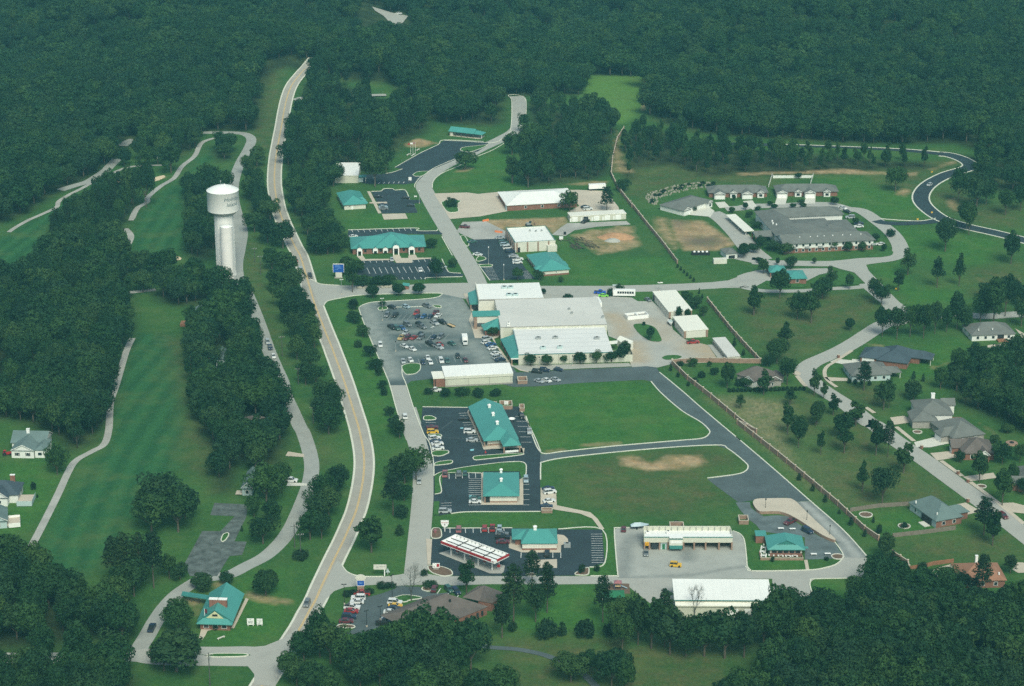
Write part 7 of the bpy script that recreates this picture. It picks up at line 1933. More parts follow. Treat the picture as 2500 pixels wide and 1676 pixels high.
def fmul(a, b_, op='MULTIPLY'):
	x = n.new('ShaderNodeMath')
	x.operation = op
	x.use_clamp = True
	for i, v in enumerate((a, b_)):
		if hasattr(v, 'is_linked'):
			l.new(v, x.inputs[i])
		else:
			x.inputs[i].default_value = v
	return x.outputs[0]
n1 = noise_(n, l, 0.022,6, geo, 0.72)
n2 = noise_(n, l, 0.12,5, geo, 0.7)
n3 = noise_(n, l, 0.9,3, geo, 0.7)
c = mix(n, l, (0.0348,0.1048,0.0285),(0.0548,0.1377,0.0342), ramp(n, l, n1, [(0.35,0),(0.65,1)]))
c = mix(n, l, c, mix(n, l, (0.0340,0.1212,0.0256),(0.0629,0.1794,0.0323), ramp(n, l, n2, [(0.3,0),(0.7,1)])), att('lush'))
c = mix(n, l, c, mix(n, l, (0.0229,0.0951,0.0342),(0.0340,0.1261,0.0437), att('stripe')), att('fairway'))
c = mix(n, l, c, mix(n, l, (0.0577,0.0951,0.0342),(0.1200,0.1120,0.0520), ramp(n, l, n2, [(0.35,0),(0.65,1)])), fmul(att('dry'), ramp(n, l, n2, [(0.25,0.35),(0.6,1.0)])))
c = mix(n, l, c, mix(n, l, (0.1300,0.1500,0.0680),(0.2700,0.2500,0.1450), ramp(n, l, noise_(n, l, 0.35,5, geo, 0.8,(1.6,0.6,1)), [(0.35,0),(0.65,1)])), fmul(att('hay'), ramp(n, l, n2, [(0.28,0.3),(0.5,1.0)])))
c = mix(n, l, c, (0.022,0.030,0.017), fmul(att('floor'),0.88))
c = mix(n, l, c, (0.105,0.225,0.045), att('spring'))
dirt = mix(n, l, (0.29,0.19,0.105),(0.46,0.35,0.215), ramp(n, l, n2, [(0.3,0),(0.7,1)]))
c = mix(n, l, c, (0.105,0.225,0.045), att('spring'))
dirt = mix(n, l, dirt, (0.13,0.115,0.095), att('gray'))
c = mix(n, l, c, dirt, ramp(n, l, fmul(att('dirt'), fmul(fmul(n2,0.95), fmul(n3,0.5), 'ADD'), 'MULTIPLY'), [(0.22,0),(0.50,1)]))
c = mix(n, l, c, (0.48,0.54,0.5), ramp(n, l, n3, [(0.35,0.0),(0.75,0.8)]), 'MULTIPLY')
c = mix(n, l, c, mix(n, l, c, (1.55,1.3,1.0),1.0, 'MULTIPLY'), ramp(n, l, noise_(n, l, 0.3,6, geo, 0.8), [(0.48,0.0),(0.72,0.85)]))
c = mix(n, l, c, (0.105,0.15,0.045), ramp(n, l, noise_(n, l, 0.05,6, geo, 0.75), [(0.47,0.0),(0.74,0.6)]))
l.new(c, b.inputs['Base Color'])
b.inputs['Roughness'].default_value = 0.95
b.inputs['Specular IOR Level'].default_value = 0.1
me.materials.append(m)
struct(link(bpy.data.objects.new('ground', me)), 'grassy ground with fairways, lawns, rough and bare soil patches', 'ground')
# ------------------------------------------------------------------ vehicles
PAINT = {}
def paint(name, c, metal=0.1):
	m, n, l, b = nt('car_paint_' + name)
	geo = n.new('ShaderNodeNewGeometry').outputs['Position']
	l.new(mix(n, l, c, tuple(k * .8 for k in c), noise_(n, l, 1.5,3, geo)), b.inputs['Base Color'])
	b.inputs['Roughness'].default_value = .32
	b.inputs['Specular IOR Level'].default_value = .5
	b.inputs['Coat Weight'].default_value = .3
	PAINT[name] = m
for nm_, c_ in dict(white=(.74,.75,.73), silver=(.42,.45,.46), grey=(.17,.19,.2), black=(.018,.02,.022), navy=(.02,.035,.075), blue=(.04,.11,.26), red=(.33,.03,.03), maroon=(.13,.025,.035), pink=(.36,.14,.15), green=(.05,.13,.11), yellow=(.72,.43,.03), gold=(.55,.40,.16), lime=(.25,.72,.08), tan=(.5,.38,.24)).items():
	paint(nm_, c_)
paint('bright blue', (.02,.09,.5))
paint('pale blue', (.36,.47,.52))
CARS = {}
def profile(b, prof, y0, y1, inset=0.0):
	"""solid with a side outline (x, z), its upper points pulled in by inset"""
	n = len(prof)
	k = len(b.v)
	zt = max(p[1] for p in prof)
	zb = min(p[1] for p in prof)
	for y, s in ((y0,1),(y1,-1)):
		b.v += [(x, y + s * inset * max(0,(z - zb) / (zt - zb)), z) for x, z in prof]
	b.f += [tuple(k + i for i in range(n)), tuple(k + 2 * n - 1 - i for i in range(n))]
	b.f += [(k + (i + 1) % n, k + i, k + n + i, k + n + (i + 1) % n) for i in range(n)]
	return b
def car_kind(kind, L, W, belt, top, hood, win, bed=False, wheel=.34, box=None):
	"""win: (front foot, front top, rear top, rear foot) of the glasshouse along x, front at +x"""
	h = L / 2
	w = W / 2
	b = MB()
	lo = [(-h, .32),(-h + .12,.22),(h - .15,.22),(h, .38),(h - .02, hood - .12),(h - .25, hood),(win[0] + .1, belt),(win[3], belt),(-h + .06, belt - .04 if not bed else belt),(-h, .6)]
	profile(b, lo, -w, w, .06)
	a0, a1, r0, r1 = win[0], win[1], win[2], win[3]
	wi = w - .2
	b.box(r0 - .03, a1 + .03,-wi, wi, top - .07, top)
	for s in (-1,1):
		for (xa, xb) in ((a0, a1),(r1, r0),((a0 + r1) / 2,(a1 + r0) / 2)):
			b.tube((xa, s * (w - .07), belt),(xb, s * (wi - .02), top - .03),.05,.05,4)
	me = b.mesh('car_body', PAINT['white'])
	gb = MB()
	k = (w - .05)
	gl = [(a0, belt - .02),(a1, top - .08),(r0, top - .08),(r1, belt - .02)]
	profile(gb, gl, -k, k, .15)
	gm = gb.mesh('car_glass', GLASS)
	parts = [('windows', gm)]
	wm = MB()
	n = 12
	for y in (-.11,.11):
		wm.v += [(wheel * math.cos(2 * PI * i / n), y, wheel * math.sin(2 * PI * i / n)) for i in range(n)]
	wm.f += [(i, n + i, n + (i + 1) % n, (i + 1) % n) for i in range(n)] + [tuple(range(n)), tuple(range(2 * n - 1, n - 1,-1))]
	whm = wm.mesh('car_wheel', BLACK)
	wh = [(x, s * (w - .1), wheel) for x in (h * .62,-h * .6) for s in (-1,1)]
	ex = []
	if bed:
		bb = MB().box(-h + .12, r1 - .12,-w + .14, w - .14, belt - .01, belt + .012)
		ex.append(('bed', bb.mesh('car_bed', DARK), None))
	lt = MB()
	for s in (-1,1):
		lt.box(h - .12, h + .015, s * (w - .42) - .18, s * (w - .42) + .18, hood - .3, hood - .14)
	ex.append(('headlights', lt.mesh('car_lights', WHITE), None))
	CARS[kind] = dict(body=me, parts=parts, wheel=whm, wh=wh, ex=ex, L=L)
car_kind('sedan', 4.75,1.82,.93,1.45,.86,(1.05,.25,-1.0,-1.75))
car_kind('hatchback', 4.2,1.78,.95,1.5,.88,(1.0,.3,-1.3,-1.95))
car_kind('estate', 4.85,1.9,1.05,1.76,1.0,(1.15,.45,-2.05,-2.3), wheel=.38)
car_kind('van', 5.1,1.98,1.1,1.95,1.0,(1.75,.95,-2.3,-2.48), wheel=.36)
car_kind('pickup', 5.6,1.98,1.1,1.83,1.08,(1.15,.55,-.55,-.75), bed=True, wheel=.4)
car_kind('jeep', 4.2,1.8,1.12,1.82,1.05,(.75,.45,-1.85,-2.0), wheel=.4)
CATN = {'sedan': 'car', 'hatchback': 'car', 'estate': 'estate car', 'van': 'van', 'pickup': 'pickup', 'jeep': 'jeep'}
NAMEN = {'sedan': 'parked_sedan', 'hatchback': 'parked_hatchback', 'estate': 'parked_estate_car', 'van': 'parked_van', 'pickup': 'pickup_truck', 'jeep': 'jeep'}
WORD = {'sedan': 'sedan', 'hatchback': 'hatchback', 'estate': 'estate car', 'van': 'van', 'pickup': 'pickup', 'jeep': 'jeep'}
LIST = []
def cars(place, r, *items, group=None, moving=False, d=None):
	"""(x, y, colour, kind, (dx, dy) towards the nose in zoom pixels)"""
	for it in items:
		x, y, col, kd = it[:4]
		dd = it[4] if len(it) > 4 else d
		LIST.append([place, r, x, y, col, kd, dd, group or ('cars %s' % place), moving])
J1, J2, J3 = (50,14),(40,-36),(40,20)
cars('in the top row of the market car park', 'J', (435,335, 'black', 'sedan', (60,20)),(660,330, 'pale blue', 'hatchback', (60,18)),(990,318, 'grey', 'pickup', (60,22)))
cars('in the second row of the market car park', 'J', (358,462, 'grey', 'estate', (-28,40)),(487,462, 'black', 'pickup', (-45,45)),(825,430, 'red', 'estate', (-45,42)),(835,492, 'navy', 'hatchback', (-28,26)),(938,486, 'blue', 'hatchback', (-40,32)),(1040,492, 'navy', 'hatchback', (-30,28)),(1128,428, 'maroon', 'pickup', (-45,45)),(1165,472, 'white', 'sedan', (-50,36)))
cars('in the third row of the market car park', 'J', (435,655, 'black', 'pickup', (50,30)),(510,672, 'green', 'estate', (40,26)),(590,668, 'blue', 'sedan', (45,26)),(680,612, 'grey', 'estate', (60,32)),(868,600, 'black', 'hatchback', (40,20)),(910,648, 'grey', 'pickup', (60,28)),(1110,588, 'silver', 'pickup', (60,34)),(1222,572, 'black', 'pickup', (70,30)))
cars('in the fourth row of the market car park', 'J', (655,745, 'silver', 'hatchback', (-40,26)),(590,822, 'gold', 'pickup', (-55,42)),(675,828, 'maroon', 'estate', (-50,36)),(780,822, 'red', 'sedan', (-50,30)),(880,770, 'black', 'hatchback', (-35,30)),(895,820, 'grey', 'estate', (-45,34)),(1095,818, 'navy', 'hatchback', (-35,26)),(1207,808, 'grey', 'estate', (-40,30)))
cars('in the fifth row of the market car park', 'J', (632,955, 'white', 'sedan', (60,30)),(755,1002, 'white', 'sedan', (60,32)),(1040,915, 'black', 'pickup', (60,34)),(1195,930, 'red', 'sedan', (55,40)),(1175,972, 'silver', 'pickup', (60,30)),(1385,912, 'green', 'sedan', (55,28)))
cars('in the lowest row of the market car park', 'J', (612,1200, 'silver', 'hatchback', (14,40)),(725,1178, 'white', 'hatchback', (30,30)),(930,1215, 'navy', 'hatchback', (15,42)),(1002,1140, 'white', 'sedan', (22,48)),(1045,1212, 'white', 'sedan', (22,48)),(1215,1190, 'white', 'estate', (22,46)),(1315,1190, 'green', 'hatchback', (14,40)),(1480,1112, 'black', 'hatchback', (14,40)),(1600,1180, 'maroon', 'sedan', (25,48)))
cars('in the slanting row along the market storefront', 'J', (1945,838, 'silver', 'estate', (70,-14)),(1925,895, 'white', 'hatchback', (60,-14)),(2000,930, 'blue', 'sedan', (70,-14)),(2035,988, 'white', 'sedan', (72,-14)),(2080,1072, 'white', 'sedan', (72,-14)),(2110,1132, 'silver', 'estate', (70,-14)),(2150,1172, 'navy', 'sedan', (72,-14)))
cars('driving down the left lane of the market car park', 'J', (250,938, 'white', 'estate', (10,50)), moving=True)
cars('driving on the frontage road beside the shop block', 6,(1088,1452, 'white', 'estate', (-8,-36)), moving=True)
cars('driving on the lower frontage road', 10,(982,412, 'silver', 'hatchback', (1,36)), moving=True)
cars('driving on the highway', 6,(343,388, 'red', 'hatchback', (12,24)),(374,444, 'silver', 'estate', (-12,-26)),(440,494, 'black', 'estate', (14,30)), moving=True)
cars('driving on the highway near the clubhouse', 10,(347,1104, 'grey', 'estate', (-14,34)), moving=True)
cars('on the lane left of the highway belt', 6,(150,944, 'silver', 'estate', (8,28)),(167,980, 'navy', 'pickup', (9,34)),(190,1042, 'white', 'hatchback', (9,30)), moving=True)
cars('on the lane above the lower left street', 9,(860,1242, 'navy', 'pickup', (18,-36)), moving=True)
cars('on the far road bend in the woods', 2,(1047,100, 'white', 'sedan', (30,12)), moving=True)
cars('at the crest of the highway', 2,(445,458, 'white', 'sedan', (-20,30)),(432,425, 'white', 'hatchback', (-22,28)), moving=True)
cars('on the dark S bend', 4,(1315,1268, 'silver', 'hatchback', (-26,14)), moving=True)
cars('beside the north teal office', 'M', (755,1240, 'black', 'sedan', (60,2)),(1170,1258, 'black', 'sedan', (60,0)),(1240,1372, 'black', 'sedan', (60,0)),(835,1370, 'navy', 'sedan', (60,-6)),(832,1398, 'pale blue', 'sedan', (60,-6)),(840,1425, 'grey', 'sedan', (60,-4)))
cars('parked on the grass under the northwest clump', 2,(440,1388, 'silver', 'sedan', (30,3)),(432,1415, 'white', 'hatchback', (30,3)))
cars('before the long teal office', 'B', (1308,800, 'silver', 'hatchback', (8,40)),(1888,1010, 'white', 'sedan', (16,44)),(2105,935, 'navy', 'hatchback', (40,20)),(2330,950, 'silver', 'sedan', (40,4)))
cars('behind the long teal office', 'B', (520,325, 'white', 'sedan', (40,-6)))
cars('at the edge of the building site', 6,(1497,156, 'maroon', 'pickup', (36,2)),(1545,258, 'green', 'sedan', (38,-6)))
cars('beside the small island of the east office lot', 6,(1585,345, 'white', 'sedan', (40,4)))
cars('in the row along the brick piered office', 'I', (290,812, 'silver', 'sedan', (60,-4)),(335,880, 'green', 'estate', (60,-4)),(355,910, 'pale blue', 'estate', (60,-4)),(395,952, 'white', 'van', (60,-6)),(430,1000, 'navy', 'estate', (60,-6)),(475,1065, 'silver', 'sedan', (60,-4)),(535,1112, 'white', 'pickup', (60,-4)),(530,1155, 'white', 'sedan', (60,-4)))
cars('on the tan apron by the tall pine', 'I', (1478,382, 'black', 'sedan', (60,-4)),(1512,410, 'white', 'estate', (60,-4)))
cars('at the open door of the garage row', 'I', (1475,585, 'black', 'pickup', (-60,24)))
cars('at the back of the market yard', 'H', (145,150, 'bright blue', 'pickup', (60,2)),(195,195, 'lime', 'sedan', (60,2)),(830,255, 'grey', 'sedan', (40,26)))
cars('below the shorter lock-up row', 'H', (1470,862, 'red', 'pickup', (60,-4)))
cars('parked below the market service walk', 7,(312,1146, 'black', 'estate', (34,3)),(362,1136, 'navy', 'estate', (36,4)),(457,1132, 'navy', 'hatchback', (36,6)),(326,1211, 'silver', 'sedan', (36,12)),(378,1206, 'white', 'sedan', (36,14)),(438,1200, 'silver', 'sedan', (36,12)))
cars('on the grass below the small market shop', 6,(1294,1273, 'white', 'pickup', (40,2)))
cars('in the left bays of the shop block lot', 'U', (75,515, 'maroon', 'sedan', (60,-2)),(80,570, 'yellow', 'estate', (60,-2)),(105,648, 'white', 'estate', (60,-8)),(115,682, 'navy', 'sedan', (60,-4)),(135,712, 'white', 'sedan', (60,-6)),(145,766, 'white', 'sedan', (60,-4)))
cars('in the front bays of the shop block', 'U', (458,416, 'black', 'sedan', (60,0)),(522,570, 'white', 'estate', (60,0)),(550,668, 'silver', 'sedan', (60,0)))
cars('behind the long teal shop block', 'U', (1145,385, 'black', 'pickup', (20,36)),(1238,565, 'silver', 'pickup', (3,36)))
cars('around the square teal office', 'U', (226,1075, 'pink', 'pickup', (2,-40)),(394,1072, 'grey', 'estate', (2,-40)),(467,1066, 'green', 'hatchback', (2,-40)),(1196,1145, 'pale blue', 'estate', (2,40)),(588,1368, 'green', 'sedan', (60,0)),(588,1405, 'white', 'sedan', (60,0)),(228,1522, 'silver', 'estate', (60,0)))
cars('on the pad right of the square office', 11,(322,452, 'navy', 'sedan', (30,-4)),(330,472, 'white', 'estate', (30,-4)),(326,522, 'white', 'sedan', (30,-4)),(312,552, 'navy', 'sedan', (30,0)))
cars('nosed to the top kerb of the fuel station', 'X', (425,185, 'pink', 'estate', (2,-30)),(762,172, 'red', 'estate', (2,-30)),(862,168, 'red', 'pickup', (2,-30)),(955,162, 'pale blue', 'hatchback', (2,-30)))
cars('beside the fuel station shop', 'X', (995,288, 'black', 'pickup', (60,2)),(985,240, 'grey', 'sedan', (60,2)),(1000,346, 'maroon', 'sedan', (60,0)),(1572,500, 'black', 'estate', (2,-36)))
cars('at the wash bays', 'V', (600,640, 'grey', 'hatchback', (2,40)),(1098,838, 'yellow', 'jeep', (60,4)),(225,235, 'maroon', 'hatchback', (2,-30)))
cars('behind the corner restaurant', 'W', (845,520, 'maroon', 'pickup', (-56,26)),(1180,690, 'navy', 'estate', (56,28)))
cars('in the left row of the brown office car park', 'Y', (602,398, 'red', 'pickup', (-60,2)),(560,448, 'white', 'estate', (-60,0)),(545,494, 'white', 'sedan', (-60,0)),(487,560, 'white', 'pickup', (60,4)),(477,606, 'red', 'sedan', (60,2)),(450,674, 'navy', 'estate', (60,2)),(415,724, 'maroon', 'sedan', (60,-2)))
cars('in the right row of the brown office car park', 'Y', (995,502, 'white', 'estate', (60,4)),(1000,545, 'yellow', 'sedan', (60,0)),(985,576, 'navy', 'sedan', (60,0)),(942,616, 'white', 'sedan', (60,4)),(915,705, 'white', 'sedan', (60,4)),(865,745, 'black', 'pickup', (60,-4)))
cars('at the drive of the brown shingled office', 'Y', (1465,342, 'maroon', 'estate', (14,-34)),(1638,350, 'green', 'estate', (24,24)),(1722,372, 'navy', 'estate', (24,22)))
cars('driving down the residential street', 12,(1506,608, 'maroon', 'estate', (22,16)), moving=True)
cars('on a short drive beside the lane', 10,(258,406, 'white', 'estate', (40,2)))
cars('right of the senior housing', 'S', (1420,85, 'white', 'sedan', (70,24)),(1515,165, 'black', 'sedan', (60,22)),(1580,290, 'silver', 'estate', (-90,0)),(1765,425, 'navy', 'sedan', (-90,4)),(1765,490, 'white', 'sedan', (-90,4)),(2240,880, 'white', 'sedan', (-80,-2)))
CNT = {}
for c_ in LIST:
	CNT.setdefault((c_[0], c_[4], c_[5]), []).append(c_)
def place_car(c_):
	place, r, x, y, col, kd, dd, grp, mv = c_
	fam = CNT[(place, col, kd)]
	fam.sort(key=lambda q: px(q[1], q[2], q[3])[0])
	lab = '%s %s %s' % (col, WORD[kd], place)
	if len(fam) > 1:
		lab = '%s of %d %s %ss from the left %s' % (ORD[fam.index(c_)], len(fam), col, WORD[kd], place) if len(fam) > 2 else '%s %s %s, the %s one' % (col, WORD[kd], place, ('left', 'right')[fam.index(c_)])
	p = g(r, x, y + 0.35 * pxm(r, x, y)[1])       # the eye meets a car's middle a little above the ground
	q = g(r, x + dd[0], y + dd[1] + 0.35 * pxm(r, x, y)[1])
	d = q - p
	k = CARS[kd]
	o = thing(NAMEN[kd] if not mv else NAMEN[kd].replace('parked_', ''), lab, CATN[kd], (p.x, p.y, 0.14 + hz(p)), math.atan2(d.y, d.x), grp)
	s_ = random.uniform(1.0,1.07)
	o.scale = (s_, s_, s_)
	bo = link(bpy.data.objects.new('body', k['body']), o)
	bo.material_slots[0].link = 'OBJECT'
	bo.material_slots[0].material = PAINT[col]
	for nm2, me2 in k['parts']:
		link(bpy.data.objects.new(nm2, me2), o)
	for nm2, me2, _ in k['ex']:
		link(bpy.data.objects.new(nm2, me2), o)
	for (wx, wy, wz) in k['wh']:
		w_ = link(bpy.data.objects.new('wheel', k['wheel']), o)
		w_.location = (wx, wy, wz)
for c_ in LIST:
	place_car(c_)
ZC = 0.14
def along(r, x, y, dd):
	p = g(r, x, y)
	q = g(r, x + dd[0], y + dd[1])
	return p, math.atan2((q - p).y, (q - p).x)
def wheels(o, xs, w, rad=.42):
	for x in xs:
		for s in (-1,1):
			b = MB()
			n = 12
			for y in (-.14,.14):
				b.v += [(rad * math.cos(2 * PI * i / n), y, rad * math.sin(2 * PI * i / n)) for i in range(n)]
			b.f += [(i, n + i, n + (i + 1) % n, (i + 1) % n) for i in range(n)] + [tuple(range(n)), tuple(range(2 * n - 1, n - 1,-1))]
			wo = b.build('wheel', BLACK, o)
			wo.location = (x, s * (w / 2 - .15), rad)
p, a = along('J', 1592,905,(14,60))
o = thing('box_truck', 'white box truck parked nose down in the market car park', 'truck', (p.x, p.y, ZC), a)
MB().box(-3.6,1.3,-1.2,1.2,.9,3.5).build('cargo_box', WHITE, o)
profile(MB(), [(1.4,.5),(3.6,.5),(3.7,1.2),(2.7,1.35),(2.3,2.3),(1.4,2.35)], -1.0,1.0,.1).build('cab', PAINT['white'], o)
MB().box(2.36,2.68,-.85,.85,1.4,2.2).build('windscreen', GLASS, o)
MB().box(-3.6,1.4,-.5,.5,.5,.89).build('chassis', BLACK, o)
wheels(o, (2.7,-2.4),2.2)
p, a = along('J', 1370,640,(60,26))
o = thing('flatbed_trailer', 'tan flatbed trailer behind the black pickup in the market car park', 'trailer', (p.x, p.y, ZC), a)
MB().box(-2.4,2.4,-.95,.95,.55,.7).build('deck', TAN, o)
b = MB()
b.box(-2.4,2.4,-1.02,-.96,.5,.95).box(-2.4,2.4,.96,1.02,.5,.95).tube((-2.4,0,.5),(-3.6,0,.5),.06)
b.build('frame', BLACK, o)
wheels(o, (.2,),2.1,.32)
for (rg, x, y, dd, L, H, lb) in (('I', 1640,140,(60,-3),9.5,3.4, 'white boxy trailer parked at the back of the tan apron'),('H', 112,345,(44,80),9.0,3.3, 'white box trailer standing behind the market')):
	p, a = along(rg, x, y, dd)
	o = thing('box_trailer', lb, 'trailer', (p.x, p.y, ZC), a)
	MB().box(-L / 2, L / 2,-1.25,1.25,.95, H).build('cargo_box', WHITE, o)
	MB().box(-L / 2 + .2, L / 2 - .3,-.5,.5,.6,.94).build('chassis', BLACK, o)
	MB().box(-L / 2 - .03,-L / 2 - .005,-1.1,1.1,1.1, H - .2).build('rear_door', CREAM, o)
	wheels(o, (-L / 2 + 1.2,-L / 2 + 2.3),2.4)
p, a = along('H', 488,195,(60,1))
o = thing('coach', 'white coach with a dark window band behind the market shrubs', 'bus', (p.x, p.y, ZC), a)
MB().box(-5.4,5.4,-1.25,1.25,.4,3.2).build('body', WHITE, o)
b = MB()
for k in range(7):
	b.box(-3.2 + k * 1.15,-2.25 + k * 1.15,-1.28,-1.255,1.5,2.6)
b.build('windows', GLASS, o)
wheels(o, (3.6,-3.4),2.5,.5)
p, a = along('H', 1150,605,(20,60))
o = thing('powerboat', 'white powerboat with a dark outboard beside the shorter lock-up row', 'boat', (p.x, p.y, ZC), a)
hb = MB()
st_ = [(-2.6,1.05),(-1,1.15),(1,1.05),(2.3,.6),(3.2,.04)]
for (xa, wa),(xb, wb) in zip(st_, st_[1:]):
	for s in (-1,1):
		hb.poly([(xa, s * wa, 1.5),(xb, s * wb, 1.55),(xb, s * wb * .3,.7),(xa, s * wa * .4,.6)][::s])
	hb.poly([(xa, -wa * .4,.6),(xb, -wb * .3,.7),(xb, wb * .3,.7),(xa, wa * .4,.6)])
	hb.poly([(xa, -wa, 1.42),(xb, -wb, 1.5),(xb, wb, 1.5),(xa, wa, 1.42)])
hb.poly([(-2.6,-1.05,1.5),(-2.6,1.05,1.5),(-2.6,.42,.6),(-2.6,-.42,.6)])
hb.build('hull', WHITE, o)
MB().box(-.3,.5,-.7,.7,1.5,2.1).build('windscreen', SIDING_BL, o)
MB().box(-3.1,-2.62,-.35,.35,.9,2.1).build('outboard', BLACK, o)
wheels(o, (-.8,),2.0,.33)
p, a = along('V', 480,215,(60,-4))
o = thing('covered_boat', 'boat under a pale grey cover beside the wash bays', 'boat', (p.x, p.y, ZC), a)
hb = MB()
st_ = [(-3.2,.95,1.9),(-1.6,1.15,2.5),(.6,1.1,2.4),(2.4,.7,1.9),(3.8,.05,1.55)]
for (xa, wa, za),(xb, wb, zb) in zip(st_, st_[1:]):
	for s in (-1,1):
		hb.poly([(xa, 0, za),(xb, 0, zb),(xb, s * wb, 1.3),(xa, s * wa, 1.25)][::s])
hb.poly([(-3.2,0,1.9),(-3.2,-.95,1.25),(-3.2,.95,1.25)])
hb.build('cover', PAINT['pale blue'], o)
hb = MB()
for (xa, wa, za),(xb, wb, zb) in zip(st_, st_[1:]):
	for s in (-1,1):
		hb.poly([(xa, s * wa, 1.25),(xb, s * wb, 1.3),(xb, s * wb * .4,.5),(xa, s * wa * .5,.5)][::s])
hb.build('hull', PAINT['navy'], o)
wheels(o, (-.9,),2.0,.33)
p, a = along('H', 665,505,(60,-6))
o = thing('concrete_bins', 'white two-celled open storage bin in the gravel yard', 'storage bin', (p.x, p.y, ZC), a)
b = MB()
b.box(-5.2,5.2,-2.4,-2.1,0,1.8).box(-5.2,5.2,2.1,2.4,0,1.8).box(-5.2,-4.9,-2.1,2.1,0,1.8).box(-.3,.3,-2.1,2.1,0,1.8).box(4.9,5.2,-2.1,2.1,0,1.8)
b.build('wall', WHITE, o)
MB().box(-4.9,-.3,-2.1,2.1,0,.7).box(.3,4.9,-2.1,2.1,0,.9).build('fill', STONE, o)
p, a = along('G', 90,480,(60,-6))
o = thing('red_tractor', 'red tractor parked beside the grey gabled house', 'tractor', (p.x, p.y, 0.05), a)
profile(MB(), [(-1.6,.5),(1.9,.5),(1.9,1.2),(.3,1.35),(0,1.1),(-1.6,1.2)], -.5,.5,.08).build('body', RED, o)
MB().box(-1.3,-.2,-.6,.6,2.0,2.1).box(-1.25,-1.15,-.55,-.45,1.1,2.0).box(-1.25,-1.15,.45,.55,1.1,2.0).box(-.35,-.25,-.55,-.45,1.1,2.0).box(-.35,-.25,.45,.55,1.1,2.0).build('canopy', RED, o)
wheels(o, (-1.0,),1.9,.75)
wheels(o, (1.3,),1.6,.42)
# ------------------------------------------------------------------ walls and fences
def wall_run(name, label, line, h, t, m, step, post_w, post_h, cap=True, cat='wall', pm=None, rails=0):
	b, q, cp = MB(), [], MB()
	tot = []
	for a_, e_ in zip(line, line[1:]):
		d = e_ - a_
		L = d.length
		u = d / L
		nrm = Vector((-u.y, u.x, 0)) * t / 2
		za, zb = hz(a_), hz(e_)
		A = [a_ - nrm, e_ - nrm, e_ + nrm, a_ + nrm]
		zz = [za, zb, zb, za]
		k = len(b.v)
		b.v += [(w.x, w.y, z - .2) for w, z in zip(A, zz)] + [(w.x, w.y, z + h) for w, z in zip(A, zz)]
		b.f += [tuple(k + i for i in f) for f in ((4,5,6,7),(0,1,5,4),(1,2,6,5),(2,3,7,6),(3,0,4,7))]
		if cap:
			n2 = nrm * 1.35
			A = [a_ - n2, e_ - n2, e_ + n2, a_ + n2]
			k = len(cp.v)
			cp.v += [(w.x, w.y, z + h + .005) for w, z in zip(A, zz)] + [(w.x, w.y, z + h + .1) for w, z in zip(A, zz)]
			cp.f += [tuple(k + i for i in f) for f in ((4,5,6,7),(0,1,5,4),(1,2,6,5),(2,3,7,6),(3,0,4,7))]
		n = max(1, int(round(L / step)))
		q += [a_.lerp(e_, i / n) for i in range(n)]
	q.append(line[-1])
	o = thing(name, label, cat, (line[0].x, line[0].y, 0))
	off = Vector((line[0].x, line[0].y, 0))
	def shift(mb):
		mb.v = [(v[0] - off.x, v[1] - off.y, v[2]) for v in mb.v]
		return mb
	shift(b).build('wall_panel' if cat == 'wall' else 'fence_panel', m, o)
	if cap:
		shift(cp).build('coping', CONC_TAN, o)
	for w in q:
		z = hz(w)
		pb = MB().box(w.x - off.x - post_w / 2, w.x - off.x + post_w / 2, w.y - off.y - post_w / 2, w.y - off.y + post_w / 2, z - .2, z + post_h)
		po = pb.build('pillar' if cat == 'wall' else 'post', pm or m, o)
		if cat == 'wall':
			k = post_w / 2 + .07
			MB().box(w.x - off.x - k, w.x - off.x + k, w.y - off.y - k, w.y - off.y + k, z + post_h, z + post_h + .14).build('pillar_cap', CONC_TAN, po)
	return o
wall_run('brick_wall', 'long brick wall with pillars between the building site and the senior housing', pts(3,(905,890),(860,960),(830,1080),(818,1200),(860,1290),(960,1420),7,(950,0),(1060,140),(1160,260),(1270,405)),2.0,.3, BRICK_TAN, 9.0,.6,2.3)
wall_run('brick_wall', 'brick wall with pillars behind the lock-up rows', pts(7,(1476,665),(1560,770),(1640,870),(1740,980),(1838,1085),(1700,1084),(1590,1080),(1400,1078),(1235,1090)),2.1,.3, BRICK_TAN, 8.0,.6,2.4)
wall_run('brick_wall', 'long brick wall with pillars along the grey asphalt road', pts(7,(1235,1096),(1340,1200),(1500,1325),(1720,1510),11,(1500,140),12,(0,85),(230,265),(430,430),(570,548),(720,690),(800,745)),2.1,.3, BRICK_TAN, 8.0,.6,2.4)
wall_run('brick_wall', 'short brick wall end beyond the shrubs at lower right', pts(12,(880,830),(965,885),(972,915)),2.0,.3, BRICK_TAN, 6.0,.6,2.3)
wall_run('wooden_fence', 'grey board fence above the slate blue house', pts(12,(640,580),(800,556),(970,545)),1.7,.08, WOOD, 2.6,.14,1.75, cap=False, cat='fence')
wall_run('wooden_fence', 'grey board fence below the slate blue house', pts(12,(880,725),(1060,705),(1235,682)),1.7,.08, WOOD, 2.6,.14,1.75, cap=False, cat='fence')
wall_run('wooden_fence', 'low cedar fence leading to the rust roofed house', pts('N', (790,290),(1000,255),(1110,225),(1380,190)),1.6,.08, WOOD_RED, 2.6,.14,1.65, cap=False, cat='fence')
wall_run('white_fence', 'white fence along three sides of the lawn behind the right duplex', pts('C', (1425,190),(1468,50),(1480,78),(1960,75),(1968,45),(1935,155)),1.6,.08, SIDING, 3.0,.16,1.7, cap=False, cat='fence')
